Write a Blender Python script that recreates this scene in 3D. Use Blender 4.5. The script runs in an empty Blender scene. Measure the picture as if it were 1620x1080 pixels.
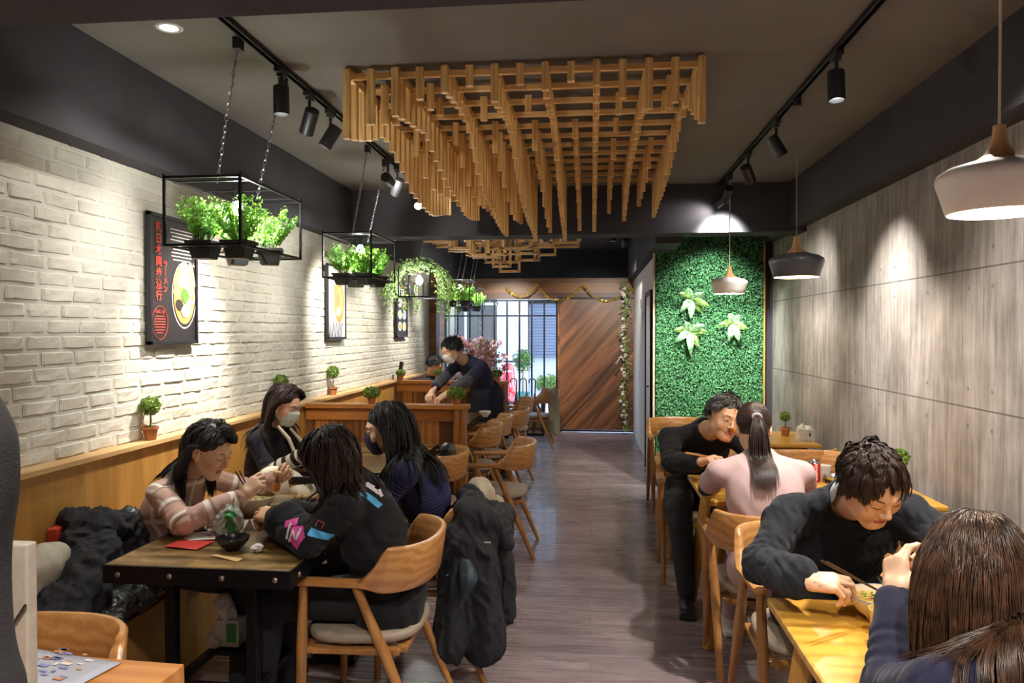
import bpy, bmesh, math, random
import numpy as np
from mathutils import Vector as V, Matrix, Euler
from mathutils.bvhtree import BVHTree

SC = bpy.context.scene
COL = SC.collection
R = math.radians
random.seed(7)
RNG = np.random.RandomState(11)

# ---------------------------------------------------------------- camera, world, exposure
cam_data = bpy.data.cameras.new('camera')
cam = bpy.data.objects.new('camera', cam_data)
COL.objects.link(cam)
cam.location = (0, 0, 1.6)
cam.rotation_euler = (R(90 - 0.777), 0, math.atan(125 / 1180))
cam_data.sensor_width = 36
cam_data.lens = 1180 / 1620 * 36
cam_data.clip_start = 0.05
SC.camera = cam
SC.view_settings.view_transform = 'Standard'
SC.view_settings.look = 'None'
SC.view_settings.gamma = 1
SC.view_settings.exposure = 1.22
SC.cycles.max_bounces = 6
SC.cycles.diffuse_bounces = 4
SC.cycles.glossy_bounces = 3
SC.cycles.transparent_max_bounces = 6
SC.cycles.sample_clamp_indirect = 4
SC.cycles.caustics_reflective = False
SC.cycles.caustics_refractive = False
SC.cycles.use_denoising = True
world = bpy.data.worlds.new('daylight')
SC.world = world
world.use_nodes = True
wn = world.node_tree
sky = wn.nodes.new('ShaderNodeTexSky')
sky.sky_type = 'NISHITA'
sky.sun_disc = False
sky.sun_elevation = R(38)
sky.sun_rotation = R(60)
wn.links.new(sky.outputs[0], wn.nodes['Background'].inputs[0])
wn.nodes['Background'].inputs[1].default_value = .6


def light(name, kind, loc, energy, color=(1, 1, 1), size=.05, target=None, spot=50, blend=.5, sy=None):
    d = bpy.data.lights.new(name, kind)
    d.energy = energy
    d.color = color
    if kind == 'SPOT':
        d.spot_size = R(spot)
        d.spot_blend = blend
        d.shadow_soft_size = size
    elif kind == 'POINT':
        d.shadow_soft_size = size
    elif kind == 'AREA':
        d.size = size
        if sy:
            d.shape = 'RECTANGLE'
            d.size_y = sy
        else:
            d.shape = 'DISK'
    elif kind == 'SUN':
        d.angle = R(3)
    o = bpy.data.objects.new(name, d)
    COL.objects.link(o)
    o.location = loc
    if target is not None:
        o.rotation_euler = (V(target) - V(loc)).to_track_quat('-Z', 'Y').to_euler()
    return o


light('street_sun', 'SUN', (6, 12, 12), 1.2, (1, .98, .95), target=(-1.5, 17, 0))

# ---------------------------------------------------------------- materials
def lin(h):
    h = h.lstrip('#')
    c = [int(h[i:i + 2], 16) / 255 for i in (0, 2, 4)]
    return tuple((x / 12.92 if x <= .04045 else ((x + .055) / 1.055) ** 2.4) for x in c) + (1,)


class NT:
    def __init__(s, name):
        s.m = bpy.data.materials.new(name)
        s.m.use_nodes = True
        s.t = s.m.node_tree
        s.b = s.t.nodes['Principled BSDF']

    def n(s, kind, **kw):
        x = s.t.nodes.new('ShaderNode' + kind)
        for k, v in kw.items():
            if k.startswith('i_'):
                x.inputs[k[2:].replace('_', ' ')].default_value = v
            else:
                setattr(x, k, v)
        return x

    def l(s, a, b):
        s.t.links.new(a, b)

    def coords(s, scale=(1, 1, 1), rot=(0, 0, 0), kind='Object'):
        tc = s.n('TexCoord')
        mp = s.n('Mapping')
        mp.inputs['Scale'].default_value = scale
        src = tc.outputs[kind]
        if any(rot):
            m0 = s.n('Mapping')
            m0.inputs['Rotation'].default_value = rot
            s.l(src, m0.inputs['Vector'])
            src = m0.outputs[0]
        s.l(src, mp.inputs['Vector'])
        return mp.outputs[0]

    def ramp(s, fac, stops):
        r = s.n('ValToRGB')
        e = r.color_ramp.elements
        e[0].position, e[0].color = stops[0]
        e[1].position, e[1].color = stops[-1]
        for p, c in stops[1:-1]:
            x = e.new(p)
            x.color = c
        s.l(fac, r.inputs[0])
        return r.outputs[0]

    def noise(s, vec, scale, detail=3, rough=.55, dist=0):
        x = s.n('TexNoise')
        x.inputs['Scale'].default_value = scale
        x.inputs['Detail'].default_value = detail
        x.inputs['Roughness'].default_value = rough
        x.inputs['Distortion'].default_value = dist
        if vec is not None:
            s.l(vec, x.inputs['Vector'])
        return x.outputs['Fac']

    def mix(s, fac, a, b, mode='MIX'):
        x = s.n('MixRGB', blend_type=mode)
        for i, v in ((0, fac), (1, a), (2, b)):
            if hasattr(v, 'is_linked') or hasattr(v, 'links'):
                s.l(v, x.inputs[i])
            else:
                x.inputs[i].default_value = v
        return x.outputs[0]

    def math(s, op, a, b=0.0, c=None):
        x = s.n('Math', operation=op)
        for i, v in ((0, a), (1, b)) + (((2, c),) if c is not None else ()):
            if hasattr(v, 'links'):
                s.l(v, x.inputs[i])
            else:
                x.inputs[i].default_value = v
        return x.outputs[0]

    def bump(s, h, strength=.3, dist=.01):
        b = s.n('Bump')
        b.inputs['Strength'].default_value = strength
        b.inputs['Distance'].default_value = dist
        s.l(h, b.inputs['Height'])
        s.l(b.outputs[0], s.b.inputs['Normal'])

    def set(s, col=None, rough=None, metal=None, spec=None, sheen=None, coat=None):
        b = s.b
        if col is not None:
            if hasattr(col, 'links'):
                s.l(col, b.inputs['Base Color'])
            else:
                b.inputs['Base Color'].default_value = col
        if rough is not None:
            b.inputs['Roughness'].default_value = rough
        if metal is not None:
            b.inputs['Metallic'].default_value = metal
        if spec is not None:
            b.inputs['Specular IOR Level'].default_value = spec
        if sheen is not None:
            b.inputs['Sheen Weight'].default_value = sheen
        if coat is not None:
            b.inputs['Coat Weight'].default_value = coat
        return s.m


def plain(name, col, rough=.5, metal=0, var=.12, nscale=25, bump=.0, bscale=200, spec=.5, sheen=0, coat=0):
    t = NT(name)
    c = lin(col)
    v = t.coords()
    n = t.noise(v, nscale, 3)
    dark = tuple(x * (1 - var) for x in c[:3]) + (1,)
    lite = tuple(min(1, x * (1 + var)) for x in c[:3]) + (1,)
    t.set(t.ramp(n, [(.3, dark), (.7, lite)]), rough, metal, spec, sheen, coat)
    if bump:
        t.bump(t.noise(v, bscale, 2), bump, .004)
    return t.m


def glow(name, col, strength):
    t = NT(name)
    t.set(lin(col), .5)
    t.b.inputs['Emission Color'].default_value = lin(col)
    t.b.inputs['Emission Strength'].default_value = strength
    return t.m


def wood(name, dark, light_, axis=0, scale=6, rough=.4, stretch=12, knots=.0, bump=.08, planks=None, coat=0, rot=(0, 0, 0), pvar=.5):
    """grain along axis 0/1/2; planks=(board width, axis across)"""
    t = NT(name)
    sc = [scale * 1.0] * 3
    sc[axis] = scale / stretch
    v = t.coords(tuple(sc), rot)
    n1 = t.noise(v, 1.6, 4, .6, 1.2)
    fine = [scale * 14.] * 3
    fine[axis] = scale * .5
    v2 = t.coords(tuple(fine), rot)
    n2 = t.noise(v2, 1, 3)
    w = t.n('TexWave', wave_type='BANDS', bands_direction='XYZ'[(axis + 1) % 3])
    w.inputs['Scale'].default_value = .9
    w.inputs['Distortion'].default_value = 9
    w.inputs['Detail'].default_value = 3
    t.l(v, w.inputs['Vector'])
    f = t.math('ADD', t.math('MULTIPLY', n1, .45), t.math('MULTIPLY', w.outputs['Fac'], .22))
    f = t.math('ADD', f, t.math('MULTIPLY', n2, .33))
    if planks:
        bw, ax = planks
        tc = t.n('TexCoord')
        mp = t.n('Mapping')
        mp.inputs['Rotation'].default_value = rot
        t.l(tc.outputs['Object'], mp.inputs['Vector'])
        sep = t.n('SeparateXYZ')
        t.l(mp.outputs[0], sep.inputs[0])
        q = t.math('DIVIDE', sep.outputs[ax], bw)
        fl = t.math('FLOOR', q)
        wn_ = t.n('TexWhiteNoise', noise_dimensions='1D')
        t.l(fl, wn_.inputs['W'])
        f = t.math('ADD', f, t.math('MULTIPLY', t.math('SUBTRACT', wn_.outputs['Value'], .5), pvar))
        fr = t.math('FRACT', q)
        gap = t.math('LESS_THAN', t.math('ABSOLUTE', t.math('SUBTRACT', fr, .5)), .485)
    col = t.ramp(f, [(.28, lin(dark)), (.72, lin(light_))])
    if knots:
        vo = t.n('TexVoronoi')
        vo.inputs['Scale'].default_value = .4
        t.l(v, vo.inputs['Vector'])
        k = t.math('LESS_THAN', vo.outputs['Distance'], knots)
        col = t.mix(t.math('MULTIPLY', k, .6), col, tuple(x * .25 for x in lin(dark)[:3]) + (1,))
    if planks:
        col = t.mix(t.math('SUBTRACT', 1, gap), col, tuple(x * .2 for x in lin(dark)[:3]) + (1,))
    t.set(col, rough, coat=coat)
    t.bump(f, bump, .01)
    return t.m


# ---------------------------------------------------------------- mesh helpers
def mesh_from(name, verts, faces, mats=(), fm=None, smooth=False):
    me = bpy.data.meshes.new(name)
    if isinstance(verts, np.ndarray):
        nv, nf = len(verts), len(faces)
        faces = np.asarray(faces, dtype=np.int32)
        k = faces.shape[1]
        me.vertices.add(nv)
        me.vertices.foreach_set('co', verts.astype(np.float32).ravel())
        me.loops.add(nf * k)
        me.loops.foreach_set('vertex_index', faces.ravel())
        me.polygons.add(nf)
        me.polygons.foreach_set('loop_start', np.arange(nf, dtype=np.int32) * k)
        me.polygons.foreach_set('loop_total', np.full(nf, k, np.int32))
        me.update(calc_edges=True)
    else:
        me.from_pydata([tuple(v) for v in verts], [], faces)
        me.update()
    for m in mats:
        me.materials.append(m)
    n = len(me.polygons)
    if fm is not None:
        me.polygons.foreach_set('material_index', np.asarray(fm, dtype=np.int32))
    me.polygons.foreach_set('use_smooth', np.full(n, bool(smooth)))
    return me


def put(name, me, parent=None, loc=(0, 0, 0), label=None, cat=None, group=None, kind=None):
    o = bpy.data.objects.new(name, me)
    COL.objects.link(o)
    o.location = loc
    if parent:
        o.parent = parent
    tag(o, label, cat, group, kind)
    return o


def tag(o, label=None, cat=None, group=None, kind=None):
    for k, v in (('label', label), ('category', cat), ('group', group), ('kind', kind)):
        if v:
            o[k] = v
    return o


def thing(name, loc, label, cat, rz=0, group=None):
    o = bpy.data.objects.new(name, None)
    COL.objects.link(o)
    o.location = loc
    o.rotation_euler = (0, 0, rz)
    o.empty_display_size = .1
    return tag(o, label, cat, group)


def dup(o, loc=None, rz=None, label=None, group=None, parent=None):
    c = o.copy()
    COL.objects.link(c)
    if parent:
        c.parent = parent
    if loc is not None:
        c.location = loc
    if rz is not None:
        c.rotation_euler = (0, 0, rz)
    if label:
        c['label'] = label
    if group:
        c['group'] = group
    for ch in list(o.children):
        dup(ch, parent=c)
    return c


class MB:
    def __init__(s, mats=()):
        s.v, s.f, s.m = [], [], []
        s.mats = list(mats) if isinstance(mats, (list, tuple)) else [mats]

    def add(s, vs, fs, mi=0):
        b = len(s.v)
        s.v += [tuple(v) for v in vs]
        s.f += [tuple(b + i for i in f) for f in fs]
        s.m += [mi] * len(fs)
        return s

    def box(s, c, size, rot=None, mi=0, taper=1):
        x, y, z = [a / 2 for a in size]
        vs = [V((sx * x * (taper if sz > 0 else 1), sy * y * (taper if sz > 0 else 1), sz * z)) for sz in (-1, 1) for sy in (-1, 1) for sx in (-1, 1)]
        if rot is not None:
            m = rot if isinstance(rot, Matrix) else Euler(rot).to_matrix()
            vs = [m @ v for v in vs]
        vs = [v + V(c) for v in vs]
        return s.add(vs, [(0, 2, 3, 1), (4, 5, 7, 6), (0, 1, 5, 4), (2, 6, 7, 3), (0, 4, 6, 2), (1, 3, 7, 5)], mi)

    def bar(s, a, b, w, d=None, mi=0):
        """square bar a->b"""
        a, b = V(a), V(b)
        q = (b - a).to_track_quat('Z', 'X').to_matrix()
        return s.box((a + b) / 2, (w, d or w, (b - a).length), q, mi)

    def cyl(s, a, b, r1, r2=None, n=16, mi=0, caps=True, ex=1):
        a, b = V(a), V(b)
        r2 = r1 if r2 is None else r2
        q = (b - a).to_track_quat('Z', 'X').to_matrix()
        vs = []
        for p, r in ((a, r1), (b, r2)):
            for i in range(n):
                t = 2 * math.pi * i / n
                vs.append(p + q @ V((r * math.cos(t) * ex, r * math.sin(t), 0)))
        fs = [(i, (i + 1) % n, n + (i + 1) % n, n + i) for i in range(n)]
        if caps:
            fs += [tuple(reversed(range(n))), tuple(range(n, 2 * n))]
        return s.add(vs, fs, mi)

    def lathe(s, prof, c=(0, 0, 0), n=32, mi=0, sx=1, sy=1):
        c = V(c)
        vs, fs = [], []
        for r, z in prof:
            for i in range(n):
                t = 2 * math.pi * i / n
                vs.append(c + V((r * math.cos(t) * sx, r * math.sin(t) * sy, z)))
        for k in range(len(prof) - 1):
            for i in range(n):
                j = (i + 1) % n
                fs.append((k * n + i, k * n + j, (k + 1) * n + j, (k + 1) * n + i))
        return s.add(vs, fs, mi)

    def tube(s, pts, r, n=8, mi=0, closed=False, ex=1):
        pts = [V(p) for p in pts]
        m = len(pts)
        rs = r if isinstance(r, (list, tuple)) else [r] * m
        vs, fs = [], []
        up = None
        for i, p in enumerate(pts):
            if closed:
                t = pts[(i + 1) % m] - pts[i - 1]
            else:
                t = pts[min(i + 1, m - 1)] - pts[max(i - 1, 0)]
            t.normalize()
            if up is None:
                up = t.orthogonal().normalized()
            up = (up - t * up.dot(t))
            up = up.normalized() if up.length > 1e-5 else t.orthogonal().normalized()
            sd = t.cross(up)
            for k in range(n):
                a = 2 * math.pi * k / n
                vs.append(p + (up * math.cos(a) * ex + sd * math.sin(a)) * rs[i])
        for i in range(m if closed else m - 1):
            j = (i + 1) % m
            for k in range(n):
                l = (k + 1) % n
                fs.append((i * n + k, i * n + l, j * n + l, j * n + k))
        if not closed:
            fs += [tuple(reversed(range(n))), tuple(range((m - 1) * n, m * n))]
        return s.add(vs, fs, mi)

    def prism(s, poly, z0, z1, mi=0, xf=None):
        """poly in xy extruded z; xf maps Vector"""
        n = len(poly)
        vs = [V((x, y, z0)) for x, y in poly] + [V((x, y, z1)) for x, y in poly]
        if xf:
            vs = [xf(v) for v in vs]
        return s.add(vs, [tuple(reversed(range(n))), tuple(range(n, 2 * n))] + [(i, (i + 1) % n, n + (i + 1) % n, n + i) for i in range(n)], mi)

    def grid(s, fn, nu, nv, mi=0, closeu=False):
        vs = [fn(i / (nu if closeu else nu - 1), j / (nv - 1)) for j in range(nv) for i in range(nu)]
        fs = []
        for j in range(nv - 1):
            for i in range(nu if closeu else nu - 1):
                k = (i + 1) % nu
                fs.append((j * nu + i, j * nu + k, (j + 1) * nu + k, (j + 1) * nu + i))
        return s.add(vs, fs, mi)

    def build(s, name, parent=None, smooth=False, bevel=0, seg=2, loc=(0, 0, 0), rot=None, sub=0, solid=0, angle=35, **tags):
        me = mesh_from(name, s.v, s.f, s.mats, s.m, smooth)
        if smooth and hasattr(me, 'set_sharp_from_angle'):
            me.set_sharp_from_angle(angle=R(angle))
        o = put(name, me, parent, loc, **tags)
        if rot:
            o.rotation_euler = rot
        if solid:
            md = o.modifiers.new('solid', 'SOLIDIFY')
            md.thickness = solid
            md.offset = 0
        if bevel:
            md = o.modifiers.new('bevel', 'BEVEL')
            md.width = bevel
            md.segments = seg
            md.limit_method = 'ANGLE'
            md.angle_limit = R(40)
        if sub:
            md = o.modifiers.new('sub', 'SUBSURF')
            md.levels = md.render_levels = sub
        return o


def text_mesh(name, body, size, mat, extrude=.0006, align='CENTER', bold=0.0):
    cu = bpy.data.curves.new(name, 'FONT')
    cu.body = body
    cu.size = size
    cu.extrude = extrude
    cu.offset = bold
    cu.align_x = align
    cu.align_y = 'CENTER'
    o = bpy.data.objects.new(name, cu)
    COL.objects.link(o)
    dg = bpy.context.evaluated_depsgraph_get()
    dg.update()
    me = bpy.data.meshes.new_from_object(o.evaluated_get(dg))
    bpy.data.objects.remove(o)
    me.materials.clear()
    me.materials.append(mat)
    return me


# ---------------------------------------------------------------- signed distance modelling (smooth unions -> one continuous mesh)
def rc(a, b, r1, r2=None, k=.02, op=1):
    return ('rc', np.array(a, float), np.array(b, float), r1, r1 if r2 is None else r2, k, op)


def el(c, rad, Rm=None, k=.02, op=1):
    return ('el', np.array(c, float), np.array(rad, float), None if Rm is None else np.array(Rm, float), 0, k, op)


def bx(c, half, Rm=None, rd=.01, k=.02, op=1):
    return ('bx', np.array(c, float), np.array(half, float), None if Rm is None else np.array(Rm, float), rd, k, op)


def sdf_mesh(prims, h, pad=None):
    lo, hi = np.full(3, 1e9), np.full(3, -1e9)
    bbs = []
    for p in prims:
        if p[0] == 'rc':
            r = max(p[3], p[4])
            a, b = np.minimum(p[1], p[2]) - r, np.maximum(p[1], p[2]) + r
        else:
            e = float(np.max(p[2])) if p[3] is not None and p[0] == 'el' else p[2]
            if p[0] == 'bx' and p[3] is not None:
                e = float(np.linalg.norm(p[2]))
            e = e + p[4]
            a, b = p[1] - e, p[1] + e
        bbs.append((a, b))
        if p[-1] > 0:
            lo, hi = np.minimum(lo, a), np.maximum(hi, b)
    lo, hi = lo - 3 * h, hi + 3 * h
    n = np.ceil((hi - lo) / h).astype(int) + 1
    F = np.full(n, 1.0, np.float32)
    ax = [lo[i] + h * np.arange(n[i]) for i in range(3)]
    for p, (a, b) in zip(prims, bbs):
        k, op = p[-2], p[-1]
        m = k + 2.5 * h
        i0 = np.clip(np.floor((a - m - lo) / h).astype(int), 0, n)
        i1 = np.clip(np.ceil((b + m - lo) / h).astype(int) + 1, 0, n)
        if np.any(i1 <= i0):
            continue
        sl = tuple(slice(i0[i], i1[i]) for i in range(3))
        X = ax[0][sl[0]][:, None, None]
        Y = ax[1][sl[1]][None, :, None]
        Z = ax[2][sl[2]][None, None, :]
        if p[0] == 'rc':
            A, B = p[1], p[2]
            ab = B - A
            L = max(ab @ ab, 1e-9)
            x, y, z = X - A[0], Y - A[1], Z - A[2]
            t = np.clip((x * ab[0] + y * ab[1] + z * ab[2]) / L, 0, 1)
            d = np.sqrt((x - t * ab[0]) ** 2 + (y - t * ab[1]) ** 2 + (z - t * ab[2]) ** 2) - (p[3] + (p[4] - p[3]) * t)
        else:
            c = p[1]
            x, y, z = X - c[0], Y - c[1], Z - c[2]
            if p[3] is not None:
                M = p[3]
                x, y, z = (x * M[0, i] + y * M[1, i] + z * M[2, i] for i in range(3))
            if p[0] == 'el':
                r = p[2]
                k0 = np.sqrt((x / r[0]) ** 2 + (y / r[1]) ** 2 + (z / r[2]) ** 2)
                k1 = np.sqrt((x / r[0] ** 2) ** 2 + (y / r[1] ** 2) ** 2 + (z / r[2] ** 2) ** 2) + 1e-9
                d = k0 * (k0 - 1) / k1
            else:
                q = [np.abs(t_) - (hh - p[4]) for t_, hh in zip((x, y, z), p[2])]
                d = np.sqrt(sum(np.maximum(t_, 0) ** 2 for t_ in q)) + np.minimum(np.maximum(np.maximum(q[0], q[1]), q[2]), 0) - p[4]
        F0 = F[sl]
        if op > 0:
            hh = np.clip(.5 + .5 * (F0 - d) / max(k, 1e-5), 0, 1)
            F[sl] = F0 * (1 - hh) + d * hh - k * hh * (1 - hh)
        else:
            hh = np.clip(.5 - .5 * (F0 + d) / max(k, 1e-5), 0, 1)
            F[sl] = F0 * (1 - hh) - d * hh + k * hh * (1 - hh)
    return surfnet(F, lo, h)


def surfnet(F, lo, h):
    s = F < 0
    nx, ny, nz = F.shape
    c = np.zeros((nx - 1, ny - 1, nz - 1), np.int8)
    for i in (0, 1):
        for j in (0, 1):
            for k in (0, 1):
                c += s[i:nx - 1 + i, j:ny - 1 + j, k:nz - 1 + k]
    ci, cj, ck = np.nonzero((c > 0) & (c < 8))
    idx = np.full(c.shape, -1, np.int32)
    idx[ci, cj, ck] = np.arange(len(ci))
    pos = np.zeros((len(ci), 3))
    cnt = np.zeros(len(ci))
    cor = [(i, j, k) for i in (0, 1) for j in (0, 1) for k in (0, 1)]
    for a in cor:
        for axx in range(3):
            if a[axx] == 0:
                b = list(a)
                b[axx] = 1
                fa = F[ci + a[0], cj + a[1], ck + a[2]]
                fb = F[ci + b[0], cj + b[1], ck + b[2]]
                cr = (fa < 0) != (fb < 0)
                t = np.where(cr, fa / np.where(cr, fa - fb, 1), 0)
                for q in range(3):
                    pos[:, q] += cr * (a[q] + t * (b[q] - a[q]))
                cnt += cr
    pos /= cnt[:, None]
    verts = (np.stack([ci, cj, ck], 1) + pos) * h + lo
    quads = []
    for axx in range(3):
        o1, o2 = (axx + 1) % 3, (axx + 2) % 3
        sl0 = [slice(None)] * 3
        sl1 = [slice(None)] * 3
        sl0[axx], sl1[axx] = slice(0, -1), slice(1, None)
        A, B = s[tuple(sl0)], s[tuple(sl1)]
        e = np.nonzero(A != B)
        e = np.stack(e, 1)
        ok = (e[:, o1] > 0) & (e[:, o2] > 0) & (e[:, o1] < F.shape[o1] - 1) & (e[:, o2] < F.shape[o2] - 1)
        e = e[ok]
        sg = A[tuple(e.T)]
        q = []
        for d1, d2 in ((0, 0), (-1, 0), (-1, -1), (0, -1)):
            f = e.copy()
            f[:, o1] += d1
            f[:, o2] += d2
            q.append(idx[tuple(f.T)])
        q = np.stack(q, 1)
        q[~sg] = q[~sg][:, ::-1]
        quads.append(q)
    quads = np.concatenate(quads)
    return verts, quads


def vnormals(v, q):
    n = np.cross(v[q[:, 2]] - v[q[:, 0]], v[q[:, 3]] - v[q[:, 1]])
    out = np.zeros_like(v)
    for i in range(4):
        np.add.at(out, q[:, i], n)
    return out / (np.linalg.norm(out, axis=1, keepdims=True) + 1e-9)


def wob(P, f, seed=0):
    """cheap smooth pseudo noise, roughly -1..1"""
    r = np.random.RandomState(seed)
    out = 0
    Q = P * f
    Q = Q + .8 * np.sin(Q[:, [1, 2, 0]] * 1.7 + r.rand(3) * 6)
    for i in range(4):
        d = r.randn(3)
        d /= np.linalg.norm(d)
        out = out + np.sin(Q @ d * (1 + .6 * i) * 2 + r.rand() * 6) / (1 + .5 * i)
    return out / 2.3


def folds(v, q, amp, f, seed=0, stretch=(1, 1, 1)):
    n = vnormals(v, q)
    w = wob(v * np.array(stretch), f, seed)
    w = np.sign(w) * np.abs(w) ** .8 if seed < 100 else 1 - 2.6 * np.abs(w) ** .8
    return v + n * (w * amp)[:, None]


def sdf_obj(name, prims, h, mat_, parent=None, org=(0, 0, 0), fold=None, **tags):
    v, q = sdf_mesh(prims, h)
    if fold:
        for fo in (fold if isinstance(fold, list) else [fold]):
            v = folds(v, q, *fo)
    me = mesh_from(name, v - np.array(org), q, [mat_], smooth=True)
    if parent is None:
        return put(name, me, None, org, **tags)
    return put(name, me, parent, **tags)
# ---------------------------------------------------------------- shared materials
M = {}
M['oak_panel'] = wood('oak_panel', '#96692f', '#bb8c4a', 2, 5, .38, 9, bump=.05)
M['pine'] = wood('pine', '#5e3415', '#b5793c', 2, 7, .42, 9, knots=.2, planks=(.11, 0), bump=.15)
M['pine_rail'] = wood('pine_rail', '#8a4d1e', '#bb7b3c', 0, 7, .4, 9)
M['chair_wood'] = wood('chair_wood', '#9a6230', '#c28e54', 1, 9, .32, 6, bump=.03, coat=.15)
M['chair_leg'] = wood('chair_leg', '#8a5a2c', '#b58248', 2, 9, .35, 6, bump=.03)
M['table_oak'] = wood('table_oak', '#b37c26', '#d8a646', 0, 5, .3, 9, bump=.03, coat=.15)
M['table_leg'] = wood('table_leg', '#a5742c', '#cf9d4c', 2, 8, .38, 7, bump=.03)
M['old_wood'] = wood('old_wood', '#5d4728', '#b3935c', 0, 4, .3, 4, bump=.12, planks=(.10, 1), coat=.25, pvar=.6)
_m = M['old_wood']
_nt = NT.__new__(NT)
_nt.m, _nt.t, _nt.b = _m, _m.node_tree, _m.node_tree.nodes['Principled BSDF']
_src = _nt.b.inputs['Base Color'].links[0].from_socket
_n1 = _nt.ramp(_nt.noise(_nt.coords((3, 6, 3)), 2.2, 5, .65, .6), [(.42, (1, 1, 1, 1)), (.62, (.28, .22, .16, 1))])
_n2 = _nt.ramp(_nt.noise(_nt.coords((5, 3, 3)), 3.1, 4, .6, .3), [(.5, (1, 1, 1, 1)), (.7, (1.5, 1.45, 1.25, 1))])
_nt.l(_nt.mix(1, _nt.mix(.75, _src, _n1, 'MULTIPLY'), _n2, 'MULTIPLY'), _nt.b.inputs['Base Color'])
M['plain_table'] = wood('plain_table', '#a9682c', '#cf9150', 0, 5, .35, 9, bump=.03)
M['lattice'] = wood('lattice', '#c49350', '#eec98a', 2, 12, .5, 8, bump=.03)
M['lattice_rail'] = wood('lattice_rail', '#c99a58', '#efcd92', 0, 12, .5, 8, bump=.03)
M['dark_wood'] = wood('dark_wood', '#4f2c14', '#8a5a2e', 0, 5, .42, 12, knots=.1, planks=(.17, 2), bump=.15)
M['door_wood'] = wood('door_wood', '#3a2110', '#80502e', 0, 9, .42, 16, knots=.06, planks=(.095, 2), bump=.15, pvar=.12, rot=(0, R(48), 0))
M['black_metal'] = plain('black_metal', '#15151a', .4, .6, var=.2)
M['black_plastic'] = plain('black_plastic', '#1c1c1e', .45)
M['steel'] = plain('steel', '#b5b7ba', .22, 1, var=.04)
M['rivet'] = plain('rivet', '#9a8a80', .35, .9)
M['cushion'] = plain('cushion', '#958674', .48, var=.06, bump=.15, bscale=300)
M['terracotta'] = plain('terracotta', '#a4683a', .8, var=.15)
M['white_glaze'] = plain('white_glaze', '#d9d5ca', .25, var=.03)
M['leaf_bright'] = None


def leaf_mat(name, a, b, rough=.45, trans=.25):
    t = NT(name)
    v = t.coords()
    n = t.noise(v, 38, 2)
    t.set(t.ramp(n, [(.35, lin(a)), (.65, lin(b))]), rough)
    t.b.inputs['Subsurface Weight'].default_value = 0
    t.b.inputs['Transmission Weight'].default_value = 0
    tr = t.n('BsdfTranslucent')
    tr.inputs[0].default_value = lin(b)
    mx = t.n('MixShader')
    mx.inputs[0].default_value = trans
    out = t.t.nodes['Material Output']
    t.l(t.b.outputs[0], mx.inputs[1])
    t.l(tr.outputs[0], mx.inputs[2])
    t.l(mx.outputs[0], out.inputs[0])
    return t.m


M['leaf_bright'] = leaf_mat('leaf_bright', '#3a8428', '#a0d65c')
M['leaf_dark'] = leaf_mat('leaf_dark', '#1f4a16', '#5f8f34')
M['leaf_hedge'] = leaf_mat('leaf_hedge', '#175428', '#86c890', .35)
M['leaf_ivy'] = leaf_mat('leaf_ivy', '#3f6a2c', '#9dbb6a')
M['leaf_pale'] = leaf_mat('leaf_pale', '#3f7f50', '#b9d6ab', .4)
M['petal_pink'] = leaf_mat('petal_pink', '#c25a6c', '#f0b0b4', .6)
M['petal_white'] = leaf_mat('petal_white', '#cfc6c0', '#f4e6e2', .6)

# ---------------------------------------------------------------- the room
YB, YF = -2.6, 11.95          # wall behind the camera, shopfront
XL, XR, ZC = -2.30, 1.83, 2.88
CX = .67                      # white corridor wall beyond the hedge


def struct(name, mb, **kw):
    return mb.build(name, kind='structure', **kw)


def floor_mat():
    t = NT('floor_planks')
    v = t.coords()
    b = t.n('TexBrick')
    b.offset = .37
    b.inputs['Scale'].default_value = 1
    b.inputs['Brick Width'].default_value = 1.1
    b.inputs['Row Height'].default_value = .095
    b.inputs['Mortar Size'].default_value = .0012
    b.inputs['Mortar Smooth'].default_value = .3
    b.inputs['Bias'].default_value = 0
    b.inputs['Color1'].default_value = (.25, .25, .25, 1)
    b.inputs['Color2'].default_value = (.75, .75, .75, 1)
    b.inputs['Mortar'].default_value = (0, 0, 0, 1)
    t.l(v, b.inputs['Vector'])
    s = t.coords((1.3, 22, 1))
    n = t.noise(s, 2.2, 4, .6, .4)
    f = t.math('ADD', t.math('MULTIPLY', b.outputs['Color'], .45), t.math('MULTIPLY', n, .55))
    col = t.ramp(f, [(.2, lin('#4c4144')), (.5, lin('#847476')), (.8, lin('#a79796'))])
    col = t.mix(b.outputs['Fac'], col, lin('#4a4042'))
    t.set(col, .33, spec=.6, coat=.15)
    t.bump(t.math('SUBTRACT', n, b.outputs['Fac']), .12, .004)
    rr = t.ramp(n, [(.3, (.2,) * 3 + (1,)), (.7, (.36,) * 3 + (1,))])
    t.l(rr, t.b.inputs['Roughness'])
    return t.m


struct('floor', MB(floor_mat()).box(((XL + XR) / 2, (YB + YF + .3) / 2, -.05), (XR - XL + .6, YF - YB + .8, .1)))

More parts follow.
